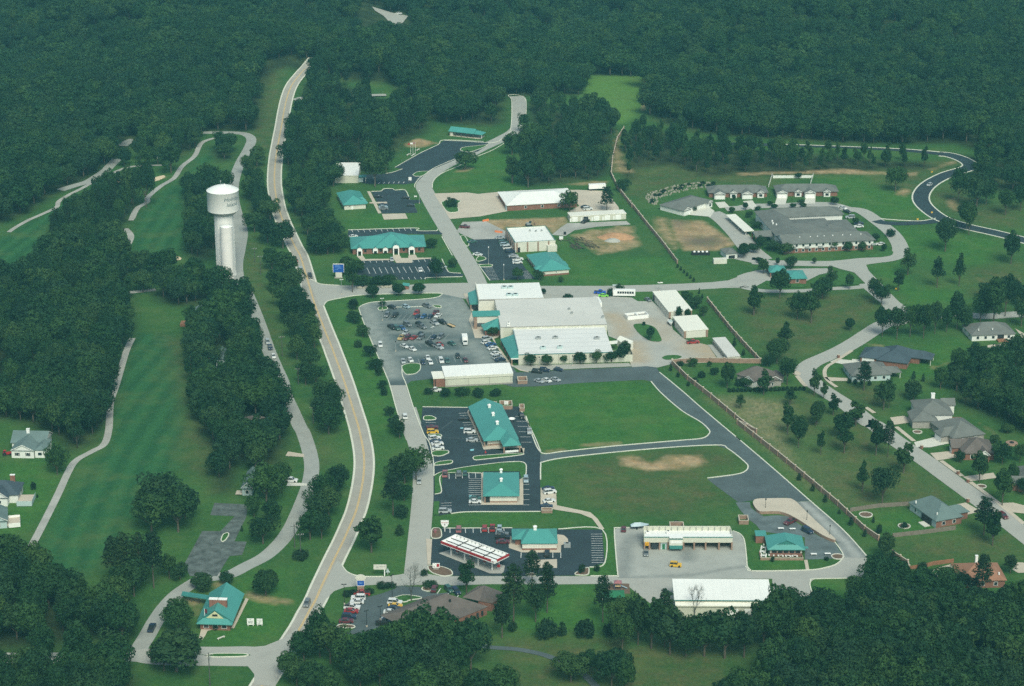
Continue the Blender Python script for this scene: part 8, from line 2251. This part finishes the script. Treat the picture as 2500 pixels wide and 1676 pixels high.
for lb, r, FL, FR, BL, h in (('brick bin enclosure with a white rim behind the wash bays', 'V', (1005,185),(1240,185),(1005,100),1.9),('left open bin enclosure behind the long teal shop block', 'U', (740,235),(845,235),(735,200),1.6),('middle bin enclosure with a white bin behind the long teal shop block', 'U', (885,255),(1035,255),(880,190),1.6),('right small bin enclosure behind the long teal shop block', 'U', (1120,280),(1180,280),(1115,230),1.6),('brick bin enclosure at the edge of the wild lot', 12,(10,630),(65,628),(5,598),1.6),('stone bin enclosure at the end of the small market shop', 6,(1860,1205),(1925,1200),(1855,1175),1.6),('low stone planter box by the footpath right of the shop lot', 11,(283,572),(345,572),(283,558),1.2)):
	s = B('bin_enclosure', lb, 'enclosure', r, FL, FR, BL, h, 'walled bin enclosures', foot=False)
	x0, x1, y0, y1 = s.rect
	y1 = max(y1, y0 + 2.6)
	b = MB()
	b.box(x0, x1, y0, y0 + .25,0, h).box(x0, x1, y1 - .25, y1,0, h).box(x0, x0 + .25, y0 + .25, y1 - .25,0, h).box(x1 - .25, x1, y0 + .25, y1 - .25,0, h)
	b.build('wall', BRICK_TAN, s.o)
	b = MB()
	b.box(x0 - .05, x1 + .05, y0 - .05, y0 + .3, h, h + .1).box(x0 - .05, x1 + .05, y1 - .3, y1 + .05, h, h + .1).box(x0 - .05, x0 + .3, y0 + .3, y1 - .3, h, h + .1).box(x1 - .3, x1 + .05, y0 + .3, y1 - .3, h, h + .1)
	b.build('coping', CONC_TAN, s.o)
for lb, r, x, y, m_, sz in (('white waste bin inside the middle enclosure behind the shop block', 'U', 960,232, WHITE, 1.8),('dark waste bin inside the enclosure behind the wash bays', 'V', 1110,150, STONE, 1.6),('dark skip beside the gravel drive of the garage row', 'I', 1193,762, BLACK, 1.3),('white cabinet on the grass by the brick piered office', 'I', 1140,830, WHITE, 2.0)):
	p = g(r, x, y)
	o = thing('waste_bin' if 'cabinet' not in lb else 'cabinet', lb, 'bin' if 'cabinet' not in lb else 'cabinet', p)
	MB().box(-sz / 2, sz / 2,-sz / 3, sz / 3,0.05,1.3).build('body', m_, o)
	MB().poly([(-sz / 2 - .05,-sz / 3 - .05,1.31),(sz / 2 + .05,-sz / 3 - .05,1.31),(sz / 2 + .05, sz / 3 + .05,1.5),(-sz / 2 - .05, sz / 3 + .05,1.5)]).build('lid', BLACK if m_ is not WHITE else WHITE, o)
rp = pts('W', (128,185),(180,112),(500,104),(850,100),(960,158),(1250,455),(1600,775),(1722,888),(1690,905),(1500,830),(1250,670),(1000,505),(800,400),(650,355),(480,352),(280,362),(200,310))
o = thing('raised_drive', 'raised tan concrete drive with a curved brick retaining wall behind the restaurant', 'raised drive', rp[0])
H_ = lambda q: 1.15
b, w_ = MB(), MB()
q_ = [Vector((p.x - rp[0].x, p.y - rp[0].y, 0)) for p in chaikin(rp, 2)]
b.v = [(p.x, p.y, 1.15) for p in q_]
b.f = [tuple(t) for t in tessellate_polygon([q_])]
me_ = b.mesh('deck', CONC_TAN)
me_.update()
for f in me_.polygons:
	if f.normal.z < 0:
		f.flip()
link(bpy.data.objects.new('deck', me_), o)
for a_, e_ in zip(q_, q_[1:] + q_[:1]):
	w_.poly([(a_.x, a_.y, 0),(e_.x, e_.y, 0),(e_.x, e_.y, 1.14),(a_.x, a_.y, 1.14)])
w_.build('retaining_wall', BRICK_TAN, o)
TR = pts('C', (40,400),(60,330),(200,280),(380,230),(560,200),(760,190))
for row in range(3):
	L_ = catmull([p + Vector((-1.5 * row, 4.2 * row, 0)) for p in TR], 5)
	o = thing('rock_terrace', '%s rock terrace wall of the bank behind the left duplex' % ('lowest', 'middle', 'highest')[row], 'retaining wall', L_[0], 0, 'rock terraces behind the left duplex')
	b = MB()
	r_ = random.Random(row)
	for p in L_:
		for k in range(3):
			x, y = p.x - L_[0].x + r_.uniform(-1.6,1.6), p.y - L_[0].y + r_.uniform(-.9,.9)
			s_ = r_.uniform(.25,.6)
			k0 = len(b.v)
			b.v += [(x + s_ * math.cos(t) * r_.uniform(.7,1.1), y + s_ * .8 * math.sin(t), z) for z, s_2 in ((0,1),(.7,.7)) for t in (0,1.2,2.5,3.7,5.1)]
			b.f += [(k0 + i, k0 + (i + 1) % 5, k0 + 5 + (i + 1) % 5, k0 + 5 + i) for i in range(5)] + [tuple(k0 + 5 + i for i in range(5))]
	b.build('rocks', ROCK, o)
for k in range(15):
	p = catmull(TR, 5)[min(k * 2 - (k > 12),24)] + Vector((random.uniform(-2,2), random.uniform(1.0,8.5),0))
	tree_thing('shrub', p.x, p.y, 1.6,2.8, 'one of the small dark shrubs among the rock terraces of the bank', 'shrubs on the rock terraces', RT)
# ------------------------------------------------------------------ poles
def light_pole(lb, r, x, yb, yt, grp='car park light poles', arm=True, col=None):
	p = g(r, x, yb)
	h = max(4.5,(yb - yt) / pxm(r, x, yb)[1])
	o = thing('light_pole', lb, 'light pole', p, random.random(), grp)
	MB().cyl(0,0,0,.6,.3, n=8).build('base', CONC_TAN, o)
	MB().cyl(0,0,.6, h, .11,.08,8).build('pole', col or GREYMET, o)
	hd = MB()
	if arm:
		hd.box(-.9,-.2,-.22,.22, h - .05, h + .12).box(.2,.9,-.22,.22, h - .05, h + .12).box(-.2,.2,-.05,.05, h, h + .08)
	else:
		hd.cyl(0,0, h, h + .5,.3,.2,10)
	hd.build('lamp_head', WHITE if col is None else BLACK, o)
for a_ in [('light pole on the round island of the market car park', 'J', 282,365,190),('light pole in the middle of the market car park', 'J', 1080,790,700),('white lamp on the striped stalls of the east office lot', 'I', 342,1395,1185),('white lamp on the thin island of the east office lot', 'I', 130,1180,942),('light pole beside the north teal office lot', 'M', 705,1065,955),('lamp at the corner of the north side road', 'M', 1378,1340,1150),('pole at the gas corner of the middle cross street', 'B', 285,1500,1200),('light pole on the grass by the brown office car park sign', 'Y', 395,520,285),('tall light pole at the drive to the brown office', 'Y', 963,450,178),('light pole low in the brown office car park', 'Y', 660,785,598),('light pole beside the white sedans of the brown office', 'Y', 822,700,545)]:
	light_pole(*a_, arm='lamp' not in a_[0], col=BLACK if 'brown' in a_[0] else None)
for i, (x, yb, yt) in enumerate(((380,290,150),(1165,520,370),(1600,800,730))):
	light_pole('%s lamp post along the raised drive from its upper left' % ORD[i], 'W', x, yb, yt, 'lamp posts on the raised drive', False, BARK)
for lb, r, x, yb, yt in (('lamp post before the south wall of the market, left', 'A', 1272,1480,1330),('lamp post before the south wall of the market, right', 'A', 1825,1460,1300),('thin pole on the lawn east of the teal pyramid office', 7,1145,590,545),('yellow base pole in the second market row', 'J', 282,540,470),('yellow base pole in the fifth market row', 'J', 495,1030,960)):
	light_pole(lb, r, x, yb, yt, 'slim lamp posts', False, GREYMET)
def utility_pole(lb, r, x, yb, yt, col=BARK_GREY, tr=False):
	p = g(r, x, yb)
	h = min(13.0, max(8,(yb - yt) / pxm(r, x, yb)[1]))
	o = thing('utility_pole', lb, 'utility pole', p, .15, 'wooden utility poles')
	MB().cyl(0,0,-.3, h, .2,.13,8).build('pole', col, o)
	MB().box(-1.3,1.3,-.07,.07, h - 1.0, h - .82).build('crossarm', col, o)
	b = MB()
	for xx in (-1.15,-.5,.5,1.15):
		b.cyl(xx, 0, h - .82, h - .55,.07, n=6)
	b.build('insulators', WHITE, o)
	if tr:
		MB().cyl(.4,0, h - 2.6, h - 1.5,.3, n=10).build('transformer', GREYMET, o)
for a_ in [('farther utility pole right of the water tower', 5,1742,395,305),('nearer utility pole right of the water tower', 5,1782,480,345),('utility pole beside the navy pickup on the lane', 5,1930,1040,895),('utility pole at the upper end of the lane belt', 6,360,1230,1160),('utility pole by the stony ditch', 6,462,1500,1412),('weathered utility pole at the bend of the lane', 10,278,785,650),('pale utility pole standing in the dark shrub by the lane', 10,312,848,700),('utility pole with transformer at the lower left junction', 9,1190,1568,1385)]:
	utility_pole(*a_, tr='transformer' in a_[0])
for k, (x, yb, yt) in enumerate(((1248,605,430),(1283,612,420),(1318,600,415))):
	p = g('M', x, yb)
	o = thing('flagpole', '%s flagpole from the left above the slanting lot' % ORD[k], 'flagpole', p, 0, 'flagpoles by the slanting lot')
	h = (yb - yt) / pxm('M', x, yb)[1]
	MB().cyl(0,0,0, h, .11,.06,8).build('pole', WHITE, o)
	fl = MB()
	for j in range(5):
		fl.poly([(-.08 - .3 * j, .1 * math.sin(j), h - .25),(-.38 - .3 * j, .1 * math.sin(j + 1), h - .3),(-.38 - .3 * j, .1 * math.sin(j + 1), h - 1.2),(-.08 - .3 * j, .1 * math.sin(j), h - 1.15)])
	fl.build('flag', (PAINT['pink'], RED, WHITE)[(k + 1) % 3], o)
for k, (x, y, dx) in enumerate(((1210,612,30),(1285,618,45),(1357,540,30))):
	p, a = along('M', x, y, (40,-24))
	o = thing('bench', '%s pale bench from the left beside the flagpoles' % ORD[k], 'bench', p, a, 'pale benches by the flagpoles')
	L_ = dx * .09
	MB().box(-L_ / 2 - .6, L_ / 2 + .6,-.35,.35,.45,.6).build('seat', CONC_WHITE, o)
	MB().box(-L_ / 2,-L_ / 2 + .4,-.3,.3,0,.45).box(L_ / 2 - .4, L_ / 2,-.3,.3,0,.45).build('feet', CONC_TAN, o)
# ------------------------------------------------------------------ signs
def sign(lb, r, x, yb, w, h, z0, panel, legs=True, rz=0.0, name='sign', lines=None, lm=None, leg=None):
	p = g(r, x, yb)
	o = thing(name, lb, 'sign', p, rz)
	MB().box(-w / 2, w / 2,-.12,.12, z0, z0 + h).build('panel', panel, o)
	if legs:
		b = MB()
		for s in (-1,1):
			b.box(s * w * .36 - .09, s * w * .36 + .09,-.09,.09,0, z0)
		b.build('posts', leg or WHITE, o)
	if lines:
		b = MB()
		for (x0, x1, z) in lines:
			b.box(-w / 2 + w * x0,-w / 2 + w * x1,-.15,-.122, z0 + h * z - .09, z0 + h * z + .09)
		b.build('writing', lm or BLACK, o)
	return o, p
o, p = sign('tall blue sign with a white letter board beside the highway junction', 'B', 225,1165,5.2,4.2,3.0, BLUE, False, lines=[(.18,.62,.82),(.18,.75,.68),(.35,.78,.52),(.18,.45,.38)], lm=BLUE_LT)
MB().box(-2.7,2.7,-.3,-.121,7.2,7.5).box(-2.75,-2.6,-.3,.14,3.0,7.2).box(2.6,2.75,-.3,.14,3.0,7.2).build('frame', WHITE, o)
MB().box(-1.5,1.7,-.2,.2,.5,2.99).build('letter_board', CONC_WHITE, o)
MB().box(-2.0,1.9,-.6,.5,0,.5).build('plinth', STONE, o)
o, p = sign('cream arched sign with a blue panel at the lower junction', 'Y', 590,350,2.4,1.9,1.9, BLUE, False, lines=[(.2,.8,.7),(.25,.75,.45)], lm=BLUE_LT)
ab = MB()
prev = None
for k in range(13):
	t = PI * k / 12
	ab.v += [(-2.0 * math.cos(t), y, 4.6 + 1.5 * math.sin(t)) for y in (-.2,.2)]
n_ = 13
ab.f += [tuple(2 * i for i in range(n_)), tuple(2 * (n_ - 1 - i) + 1 for i in range(n_))] + [(2 * i + 1,2 * i, 2 * i + 2,2 * i + 3) for i in range(n_ - 1)] + [(0,1,2 * n_ - 1,2 * n_ - 2)]
ab.build('arch', CREAM, o)
MB().box(-1.5,1.5,-.15,.15,3.81,4.59).build('band', CREAM, o)
MB().box(-1.35,-1.21,-.2,.2,1.8,3.8).box(1.21,1.35,-.2,.2,1.8,3.8).box(-1.2,1.2,-.2,.2,1.75,1.89).build('frame', WHITE, o)
MB().box(-1.2,1.2,-.4,.4,0,1.74).build('plinth', BRICK_TAN, o)
o, p = sign('wide pale board sign on one post at the lower junction', 'Y', 820,180,4.6,1.9,2.6, CONC_WHITE, False, lines=[(.2,.38,.5),(.45,.9,.62)], lm=STONE)
MB().box(1.4,1.75,-.15,.15,0,2.6).build('post', WHITE, o)
p = g('Y', 910,165)
o = thing('triangular_sign', 'small pale green triangular sign by the lower street', 'sign', p)
MB().poly([(-.8,0,.9),(.8,0,.9),(0,0,2.6)]).poly([(.8,.08,.9),(-.8,.08,.9),(0,.08,2.6)]).poly([(-.8,0,.9),(0,0,2.6),(0,.08,2.6),(-.8,.08,.9)]).poly([(0,0,2.6),(.8,0,.9),(.8,.08,.9),(0,.08,2.6)]).build('panel', SIDING_BL, o)
MB().cyl(0,.04,0,.9,.06, n=6).build('post', WHITE, o)
p = g('X', 245,205)
o = thing('shield_sign', 'round-bottomed white pole sign with a red line at the fuel station corner', 'sign', p)
sb = MB()
out = [(-1.45,4.6),(1.45,4.6),(1.45,3.3),(1.0,2.3),(0,1.75),(-1.0,2.3),(-1.45,3.3)]
sb.poly([(x, -.12, z) for x, z in out]).poly([(x, .12, z) for x, z in out][::-1])
for a_, e_ in zip(out, out[1:] + out[:1]):
	sb.poly([(e_[0], -.12, e_[1]),(a_[0], -.12, a_[1]),(a_[0], .12, a_[1]),(e_[0], .12, e_[1])])
sb.build('panel', WHITE, o)
MB().box(-1.3,1.3,-.15,-.122,3.6,3.75).build('stripe', RED, o)
MB().poly([(-.25,-.15,3.2),(0,-.15,2.4),(.25,-.15,3.2)]).build('emblem', BLACK, o)
MB().cyl(0,0,0,1.9,.16, n=8).build('post', WHITE, o)
o, p = sign('small red and white fuel price sign in the planted bed', 'X', 132,700,2.6,1.7,.9, WHITE, False, lines=[(.1,.35,.3)], lm=STONE)
MB().box(.2,1.1,-.15,-.122,1.2,2.4).build('price_panel', RED, o)
MB().box(-1.0,1.0,-.25,.25,0,.89).build('plinth', STONE, o)
sign('white notice board with a yellow foot beside the clubhouse', 'E', 1428,1010,2.4,2.3,.5, WHITE, True, lines=[(.35,.6,.9),(.15,.85,.6),(.15,.85,.45),(.15,.8,.3)], lm=GREYMET)
sign('smaller white notice board right of the yellow footed one', 'E', 1602,1005,2.0,2.1,.5, WHITE, True, lines=[(.15,.85,.8),(.4,.8,.5),(.2,.6,.25)], lm=GREYMET)
sign('small white sign before the slanting lot', 'M', 1238,1000,1.7,1.8,.5, WHITE, True)
sign('low white sign on grass by the drive of the small north lot', 'M', 1320,1245,1.5,.6,.3, WHITE, True)
sign('green street name board by the market shrubs', 7,843,562,2.4,.6,.6, SIDING_BL, True)
sign('thin white sign on a post by the middle cross street', 7,1152,590,2.6,.5,4.0, WHITE, False)
p = g('X', 120,225)
o = thing('planter_sign', 'small dark red planter pot at the mulched fuel station corner', 'planter', p)
MB().cyl(0,0,0,1.3,.45,.6,10).build('pot', PAINT['pink'], o)
p = g('E', 560,1060)
o = thing('war_memorial_pole', 'flagpole with a dark pink flag before the clubhouse', 'flagpole', p)
o.name = 'flagpole'
MB().cyl(0,0,0,7.5,.14,.08,8).build('pole', WHITE, o)
MB().poly([(.1,0,7.4),(.9,.2,7.2),(.9,.2,5.6),(.1,0,6.0)]).build('flag', PAINT['maroon'], o)
MB().cyl(0,0,0,.5,.9, n=12).build('base', STONE, o)
p = g('E', 860,1250)
o = thing('concrete_bench', 'pale bench lying on the lawn below the clubhouse', 'bench', (p.x, p.y, 0),.75)
MB().box(-1.5,1.5,-.3,.3,.35,.5).build('seat', CONC_WHITE, o)
MB().box(-1.3,-1.0,-.25,.25,0,.35).box(1.0,1.3,-.25,.25,0,.35).build('feet', CONC_TAN, o)
p = g('B', 1600,1385)
o = thing('kiosk', 'tiny brick kiosk with a sloping teal roof among the round trees', 'kiosk', p)
MB().box(-1.0,1.3,-.9,.9,0,2.0).build('wall', BRICK, o)
MB().poly([(-1.6,-1.3,2.3),(1.7,-1.3,1.9),(1.7,1.3,2.4),(-1.6,1.3,2.8)]).poly([(-1.6,1.3,2.6),(1.7,1.3,2.2),(1.7,-1.3,1.7),(-1.6,-1.3,2.1)]).poly([(-1.6,-1.3,2.1),(1.7,-1.3,1.7),(1.7,-1.3,1.9),(-1.6,-1.3,2.3)]).build('roof', TEAL, o)
for i in range(5):
	p = g('B', (660,760,1110,1200,1290)[i], 1372 - 6 * i)
	o = thing('boulder', '%s pale boulder from the left under the row of round trees' % ORD[i], 'boulder', p, i, 'pale boulders along the cross street')
	bm_ = bmesh.new()
	bmesh.ops.create_icosphere(bm_, subdivisions=2, radius=1.0)
	for v in bm_.verts:
		k_ = 1 + .3 * mnoise.noise(v.co * 1.3 + Vector((i, 0,0)))
		v.co = Vector((v.co.x * 1.7 * k_, v.co.y * .9 * k_, max(-.1, v.co.z * .75 * k_ + .3)))
	me_ = bpy.data.meshes.new('stone')
	bm_.to_mesh(me_)
	bm_.free()
	me_.materials.append(ROCK)
	link(bpy.data.objects.new('stone', me_), o)
# ------------------------------------------------------------------ odds and ends
p = g('O', 225,270)
o = thing('playground', 'small playground with a climbing frame and slide on brown bark', 'playground', p)
MB().box(-4.2,4.2,-4,4,0.005,.06).build('bark_bed', MULCH, o)
b = MB()
for sx in (-1,1):
	for sy in (-1,1):
		b.box(sx * 1.1 - .06, sx * 1.1 + .06, sy * 1.0 - .06, sy * 1.0 + .06,.06,2.6)
b.build('frame', PAINT['blue'], o)
MB().poly([(-1.4,-1.3,2.6),(1.4,-1.3,2.6),(0,0,3.4)]).poly([(1.4,-1.3,2.6),(1.4,1.3,2.6),(0,0,3.4)]).poly([(1.4,1.3,2.6),(-1.4,1.3,2.6),(0,0,3.4)]).poly([(-1.4,1.3,2.6),(-1.4,-1.3,2.6),(0,0,3.4)]).build('canopy', PAINT['pink'], o)
MB().box(-1.1,1.1,-1,1,1.2,1.3).build('platform', TAN, o)
MB().poly([(1.1,-.4,1.3),(3.4,-.4,.2),(3.4,.4,.2),(1.1,.4,1.3)]).build('slide', PAINT['pale blue'], o)
p = g('O', 170,400)
o = thing('shade_canopy', 'green canvas canopy below the playground', 'canopy', p)
MB().poly([(-4,-3,2.4),(4,-3,2.4),(2.4,0,3.3),(-2.4,0,3.3)]).poly([(4,3,2.4),(-4,3,2.4),(-2.4,0,3.3),(2.4,0,3.3)]).poly([(-4,3,2.4),(-4,-3,2.4),(-2.4,0,3.3)]).poly([(4,-3,2.4),(4,3,2.4),(2.4,0,3.3)]).build('canvas', GREENDK, o)
for k, (sx, sy) in enumerate(((-1,-1),(1,-1),(1,1),(-1,1))):
	MB().cyl(sx * 3.8, sy * 2.8,0,2.4,.08, n=6).build('post', WHITE, o)
p = g('C', 600,1005)
o = thing('tank_row', 'black box of four white topped tanks on the grass by the refuse shed', 'tanks', p)
MB().box(-4.6,4.6,-1.5,1.5,0,1.4).build('housing', BLACK, o)
for k in range(4):
	MB().cyl(-3.2 + 2.1 * k, 0,1.4,1.9,.7,.5,12).build('tank_top', WHITE, o)
p = g('I', 690,640)
o = thing('digger', 'dark tracked digger on the orange soil of the building site', 'digger', p, .4)
MB().box(-1.6,1.6,-1.2,-.7,0,.8).box(-1.6,1.6,.7,1.2,0,.8).build('tracks', BLACK, o)
MB().box(-1.4,.9,-1.0,1.0,.85,1.7).build('body', GREYMET, o)
MB().box(.1,1.2,-.9,0,1.7,2.7).build('cab', GLASS, o)
MB().tube((.9,.4,1.6),(2.6,.4,3.0),.2,.16).tube((2.6,.4,3.0),(3.7,.4,1.2),.15,.12).box(3.4,4.1,0,.8,.5,1.2).build('arm', BRICK_TAN, o)
p = g('I', 1400,890)
o = thing('timber_stack', 'jumble of dark timber and pipes on the soil east of the office', 'timber', p)
r_ = random.Random(3)
b = MB()
for k in range(46):
	x, y = r_.uniform(-8,8), r_.uniform(-9,9)
	a = 2.1 + r_.uniform(-.35,.35)
	L_ = r_.uniform(1.2,3)
	b.tube((x - .5 * y - math.cos(a) * L_, y - math.sin(a) * L_, r_.uniform(.15,.9)),(x - .5 * y + math.cos(a) * L_, y + math.sin(a) * L_, r_.uniform(.15,.9)),.17, n=5)
b.build('logs', BARK, o)
bm_ = bmesh.new()
for nm2, x, y, sx, sy, h, m_, lb in (('soil_heap', 1900,800,10,6,2.4, MATS['orange_soil'], 'low orange soil heap on the building site'),('rubble_heap', 1860,850,4.5,3,1.6, CONC, 'pale rubble heap in front of the orange soil heap')):
	p = g('I', x, y)
	b = MB()
	n_ = 18
	for j in range(6):
		f = j / 5
		for i in range(n_):
			t = 2 * PI * i / n_
			k_ = 1 + .25 * mnoise.noise(Vector((math.cos(t) * 2, math.sin(t) * 2, f * 2 + sx)))
			b.v.append((sx * (1 - f) * math.cos(t) * k_, sy * (1 - f) * math.sin(t) * k_, h * math.sin(f * 1.57) - .05))
	b.f += [(j * n_ + i, j * n_ + (i + 1) % n_, (j + 1) * n_ + (i + 1) % n_, (j + 1) * n_ + i) for j in range(5) for i in range(n_)]
	o = tag(b.build(nm2, m_), lb, 'soil heap')
	o.location = (p.x, p.y, 0)
for k, (x, y, w) in enumerate(((90,575,2.0),(270,735,2.2))):
	p = g('I', x, y)
	o = thing('safety_mesh', 'orange safety mesh at the %s of the building site' % ('upper left corner', 'lower left corner')[k], 'mesh fence', p, .6 - k)
	MB().box(-w, w, -.05,.05,0,1.1).build('mesh', ORANGE, o)
	MB().box(-w - .06,-w, -.06,.06,0,1.3).box(w, w + .06,-.06,.06,0,1.3).build('stakes', WOOD, o)
p = g('U', 1028,445)
o = thing('satellite_dish', 'white oval satellite dish behind the long teal shop block', 'satellite dish', p)
MB().lathe([(.01,1.0),(.8,1.15),(1.4,1.5),(1.38,1.56),(.8,1.22),(.01,1.08)], 20).build('dish', WHITE, o)
MB().cyl(0,0,0,1.0,.15, n=8).build('mast', GREYMET, o)
p = g('U', 712,815)
o = thing('traffic_cone', 'orange red cone at the corner of the long teal shop block', 'cone', p)
MB().cyl(0,0,0.08,1.1,.4,.06,10).build('cone', RED, o)
MB().box(-.45,.45,-.45,.45,.03,.08).build('base', BLACK, o)
for k, (r, x, y) in enumerate((('W', 672,655),('W', 895,665),('W', 1298,1145),('W', 1563,1138))):
	p = g(r, x, y)
	o = thing('white_table', ('white table behind the restaurant roof, left', 'white table behind the restaurant roof, right', 'white table on the lot edge right of the restaurant, left', 'white table on the lot edge right of the restaurant, right')[k], 'table', p, 0, 'white tables beside the restaurant')
	MB().box(-1.1,1.1,-.5,.5,.7,.78).build('table_top', WHITE, o)
	MB().box(-.9,-.8,-.4,.4,0,.7).box(.8,.9,-.4,.4,0,.7).build('legs', GREYMET, o)
for k, (r, x, y, w) in enumerate((('K', 312,395,2.0),(12,728,598,2.6),(12,945,662,2.4),('W', 1755,1170,2.4),('K', 1130,1090,2.0))):
	p = g(r, x, y)
	o = thing('garden_bed', 'pale ringed garden bed %s' % ('before the wide grey house', 'below the grey board fence', 'nearest the slate blue house', 'at the lower corner of the restaurant lot', 'under the trees by the residential street')[k], 'garden bed', p)
	b = MB()
	n_ = 20
	for i in range(n_):
		t, u = 2 * PI * i / n_, 2 * PI * (i + 1) / n_
		for (ra, rb, za, zb) in ((w, w, 0,.3),(w, w - .35,.3,.3),(w - .35, w - .35,.3,0)):
			b.poly([(ra * math.cos(t), ra * math.sin(t), za),(ra * math.cos(u), ra * math.sin(u), za),(rb * math.cos(u), rb * math.sin(u), zb),(rb * math.cos(t), rb * math.sin(t), zb)])
	b.build('ring', CONC_WHITE, o)
	MB().cyl(0,0,0.03,.12, w - .36, n=20).build('soil', MULCH, o)
for k, (r, x, y) in enumerate((('D', 605,985),('K', 955,1290),('K', 955,1040),('K', 830,935),('P', 2135,90))):
	p = g(r, x, y)
	o = thing('brick_mailbox', 'small brick mailbox pillar %s' % ('by the white courtyard drive', 'by the slate blue house drive', 'before the tan drive under the trees', 'on the footpath before the brown roofed house', 'at the upper end of the street bend')[k], 'mailbox', p, .6, 'brick mailbox pillars')
	MB().box(-.45,.45,-.45,.45,0,1.5).build('pillar', BRICK, o)
	MB().box(-.52,.52,-.52,.52,1.5,1.62).build('cap', CONC_TAN, o)
p = g('K', 1515,545)
o = thing('gazebo', 'low rusty round fire pit terrace behind the brick houses', 'fire pit', p)
o.name = 'fire_pit'
MB().cyl(0,0,0,.6,2.6,2.4,20).build('ring', BRICK_TAN, o)
MB().cyl(0,0,.601,.9,1.0,.8,14).build('hearth', DARK, o)
for k, (r, x, y) in enumerate(((4,1330,1188),(4,1330,1465),(4,1232,1512),(8,1085,588))):
	p = g(r, x, y)
	o = thing('hydrant_sign', ('small yellow marker above the dark S bend', 'small yellow marker at the spur junction', 'small yellow marker on the spur kerb', 'yellow marker at the corner of the residential street')[k], 'marker', p, 0, 'yellow roadside markers')
	o.name = 'roadside_marker'
	MB().box(-.5,.5,-.08,.08,.6,1.4).build('panel', PAINT['yellow'], o)
	MB().box(-.06,.06,-.06,.06,0,.5).build('post', GREYMET, o)
# ------------------------------------------------------------------ air, sky, sun, camera
hb = MB().box(-6300,6300,-5800,6800,-30,364)
haze = tag(hb.build('haze', MATS['white_paint']), 'thin blue green summer haze filling the air', 'haze', kind='stuff')
hm = bpy.data.materials.new('haze')
hm.use_nodes = True
hn = hm.node_tree.nodes
hn.clear()
ho = hn.new('ShaderNodeOutputMaterial')
hv = hn.new('ShaderNodeVolumePrincipled')
hv.inputs['Color'].default_value = HAZE_COL
hv.inputs['Density'].default_value = HAZE_D
hv.inputs['Anisotropy'].default_value = 0.0
hm.node_tree.links.new(hv.outputs[0], ho.inputs['Volume'])
haze.data.materials.clear()
haze.data.materials.append(hm)
w = bpy.data.worlds.new('World')
scene.world = w
w.use_nodes = True
wn_ = w.node_tree.nodes
sky = wn_.new('ShaderNodeTexSky')
sky.sky_type = 'NISHITA'
sky.sun_disc = False
SE, SA = math.radians(SUN_EL), math.radians(SUN_AZ)   # azimuth clockwise from +Y
sky.sun_elevation = SE
sky.sun_rotation = SA
sky.air_density = 1.0
sky.dust_density = 3.0
sky.ozone_density = 1.0
bg = wn_['Background']
bg.inputs['Strength'].default_value = SKY_S
w.node_tree.links.new(mix(wn_, w.node_tree.links, sky.outputs[0], SKY_T, 1.0, 'MULTIPLY'), bg.inputs['Color'])
sd = bpy.data.lights.new('sun', 'SUN')
sd.energy = SUN_S
sd.angle = math.radians(SUN_ANG)
sd.color = SUN_T
so_ = bpy.data.objects.new('sun', sd)
COL.objects.link(so_)
dirv = Vector((math.sin(SA) * math.cos(SE), math.cos(SA) * math.cos(SE), math.sin(SE)))
so_.rotation_euler = dirv.to_track_quat('Z', 'Y').to_euler()
so_.location = (0,700,500)
cd = bpy.data.cameras.new('camera')
cam = bpy.data.objects.new('camera', cd)
COL.objects.link(cam)
cam.location = (0,0, HC)
cam.rotation_euler = (PI / 2 - PITCH, 0,0)
cd.sensor_width = 36
cd.sensor_fit = 'HORIZONTAL'
cd.lens = 36 * F / 2500
cd.clip_start = 1
cd.clip_end = 20000
scene.camera = cam
scene.view_settings.view_transform = 'Standard'
scene.view_settings.look = 'None'
scene.view_settings.gamma = 1
scene.view_settings.use_curve_mapping = False
scene.view_settings.exposure = EXPO
scene.render.engine = 'CYCLES'
scene.cycles.max_bounces = 5
scene.cycles.diffuse_bounces = 3
scene.cycles.glossy_bounces = 2
scene.cycles.volume_bounces = 1
scene.cycles.use_denoising = False
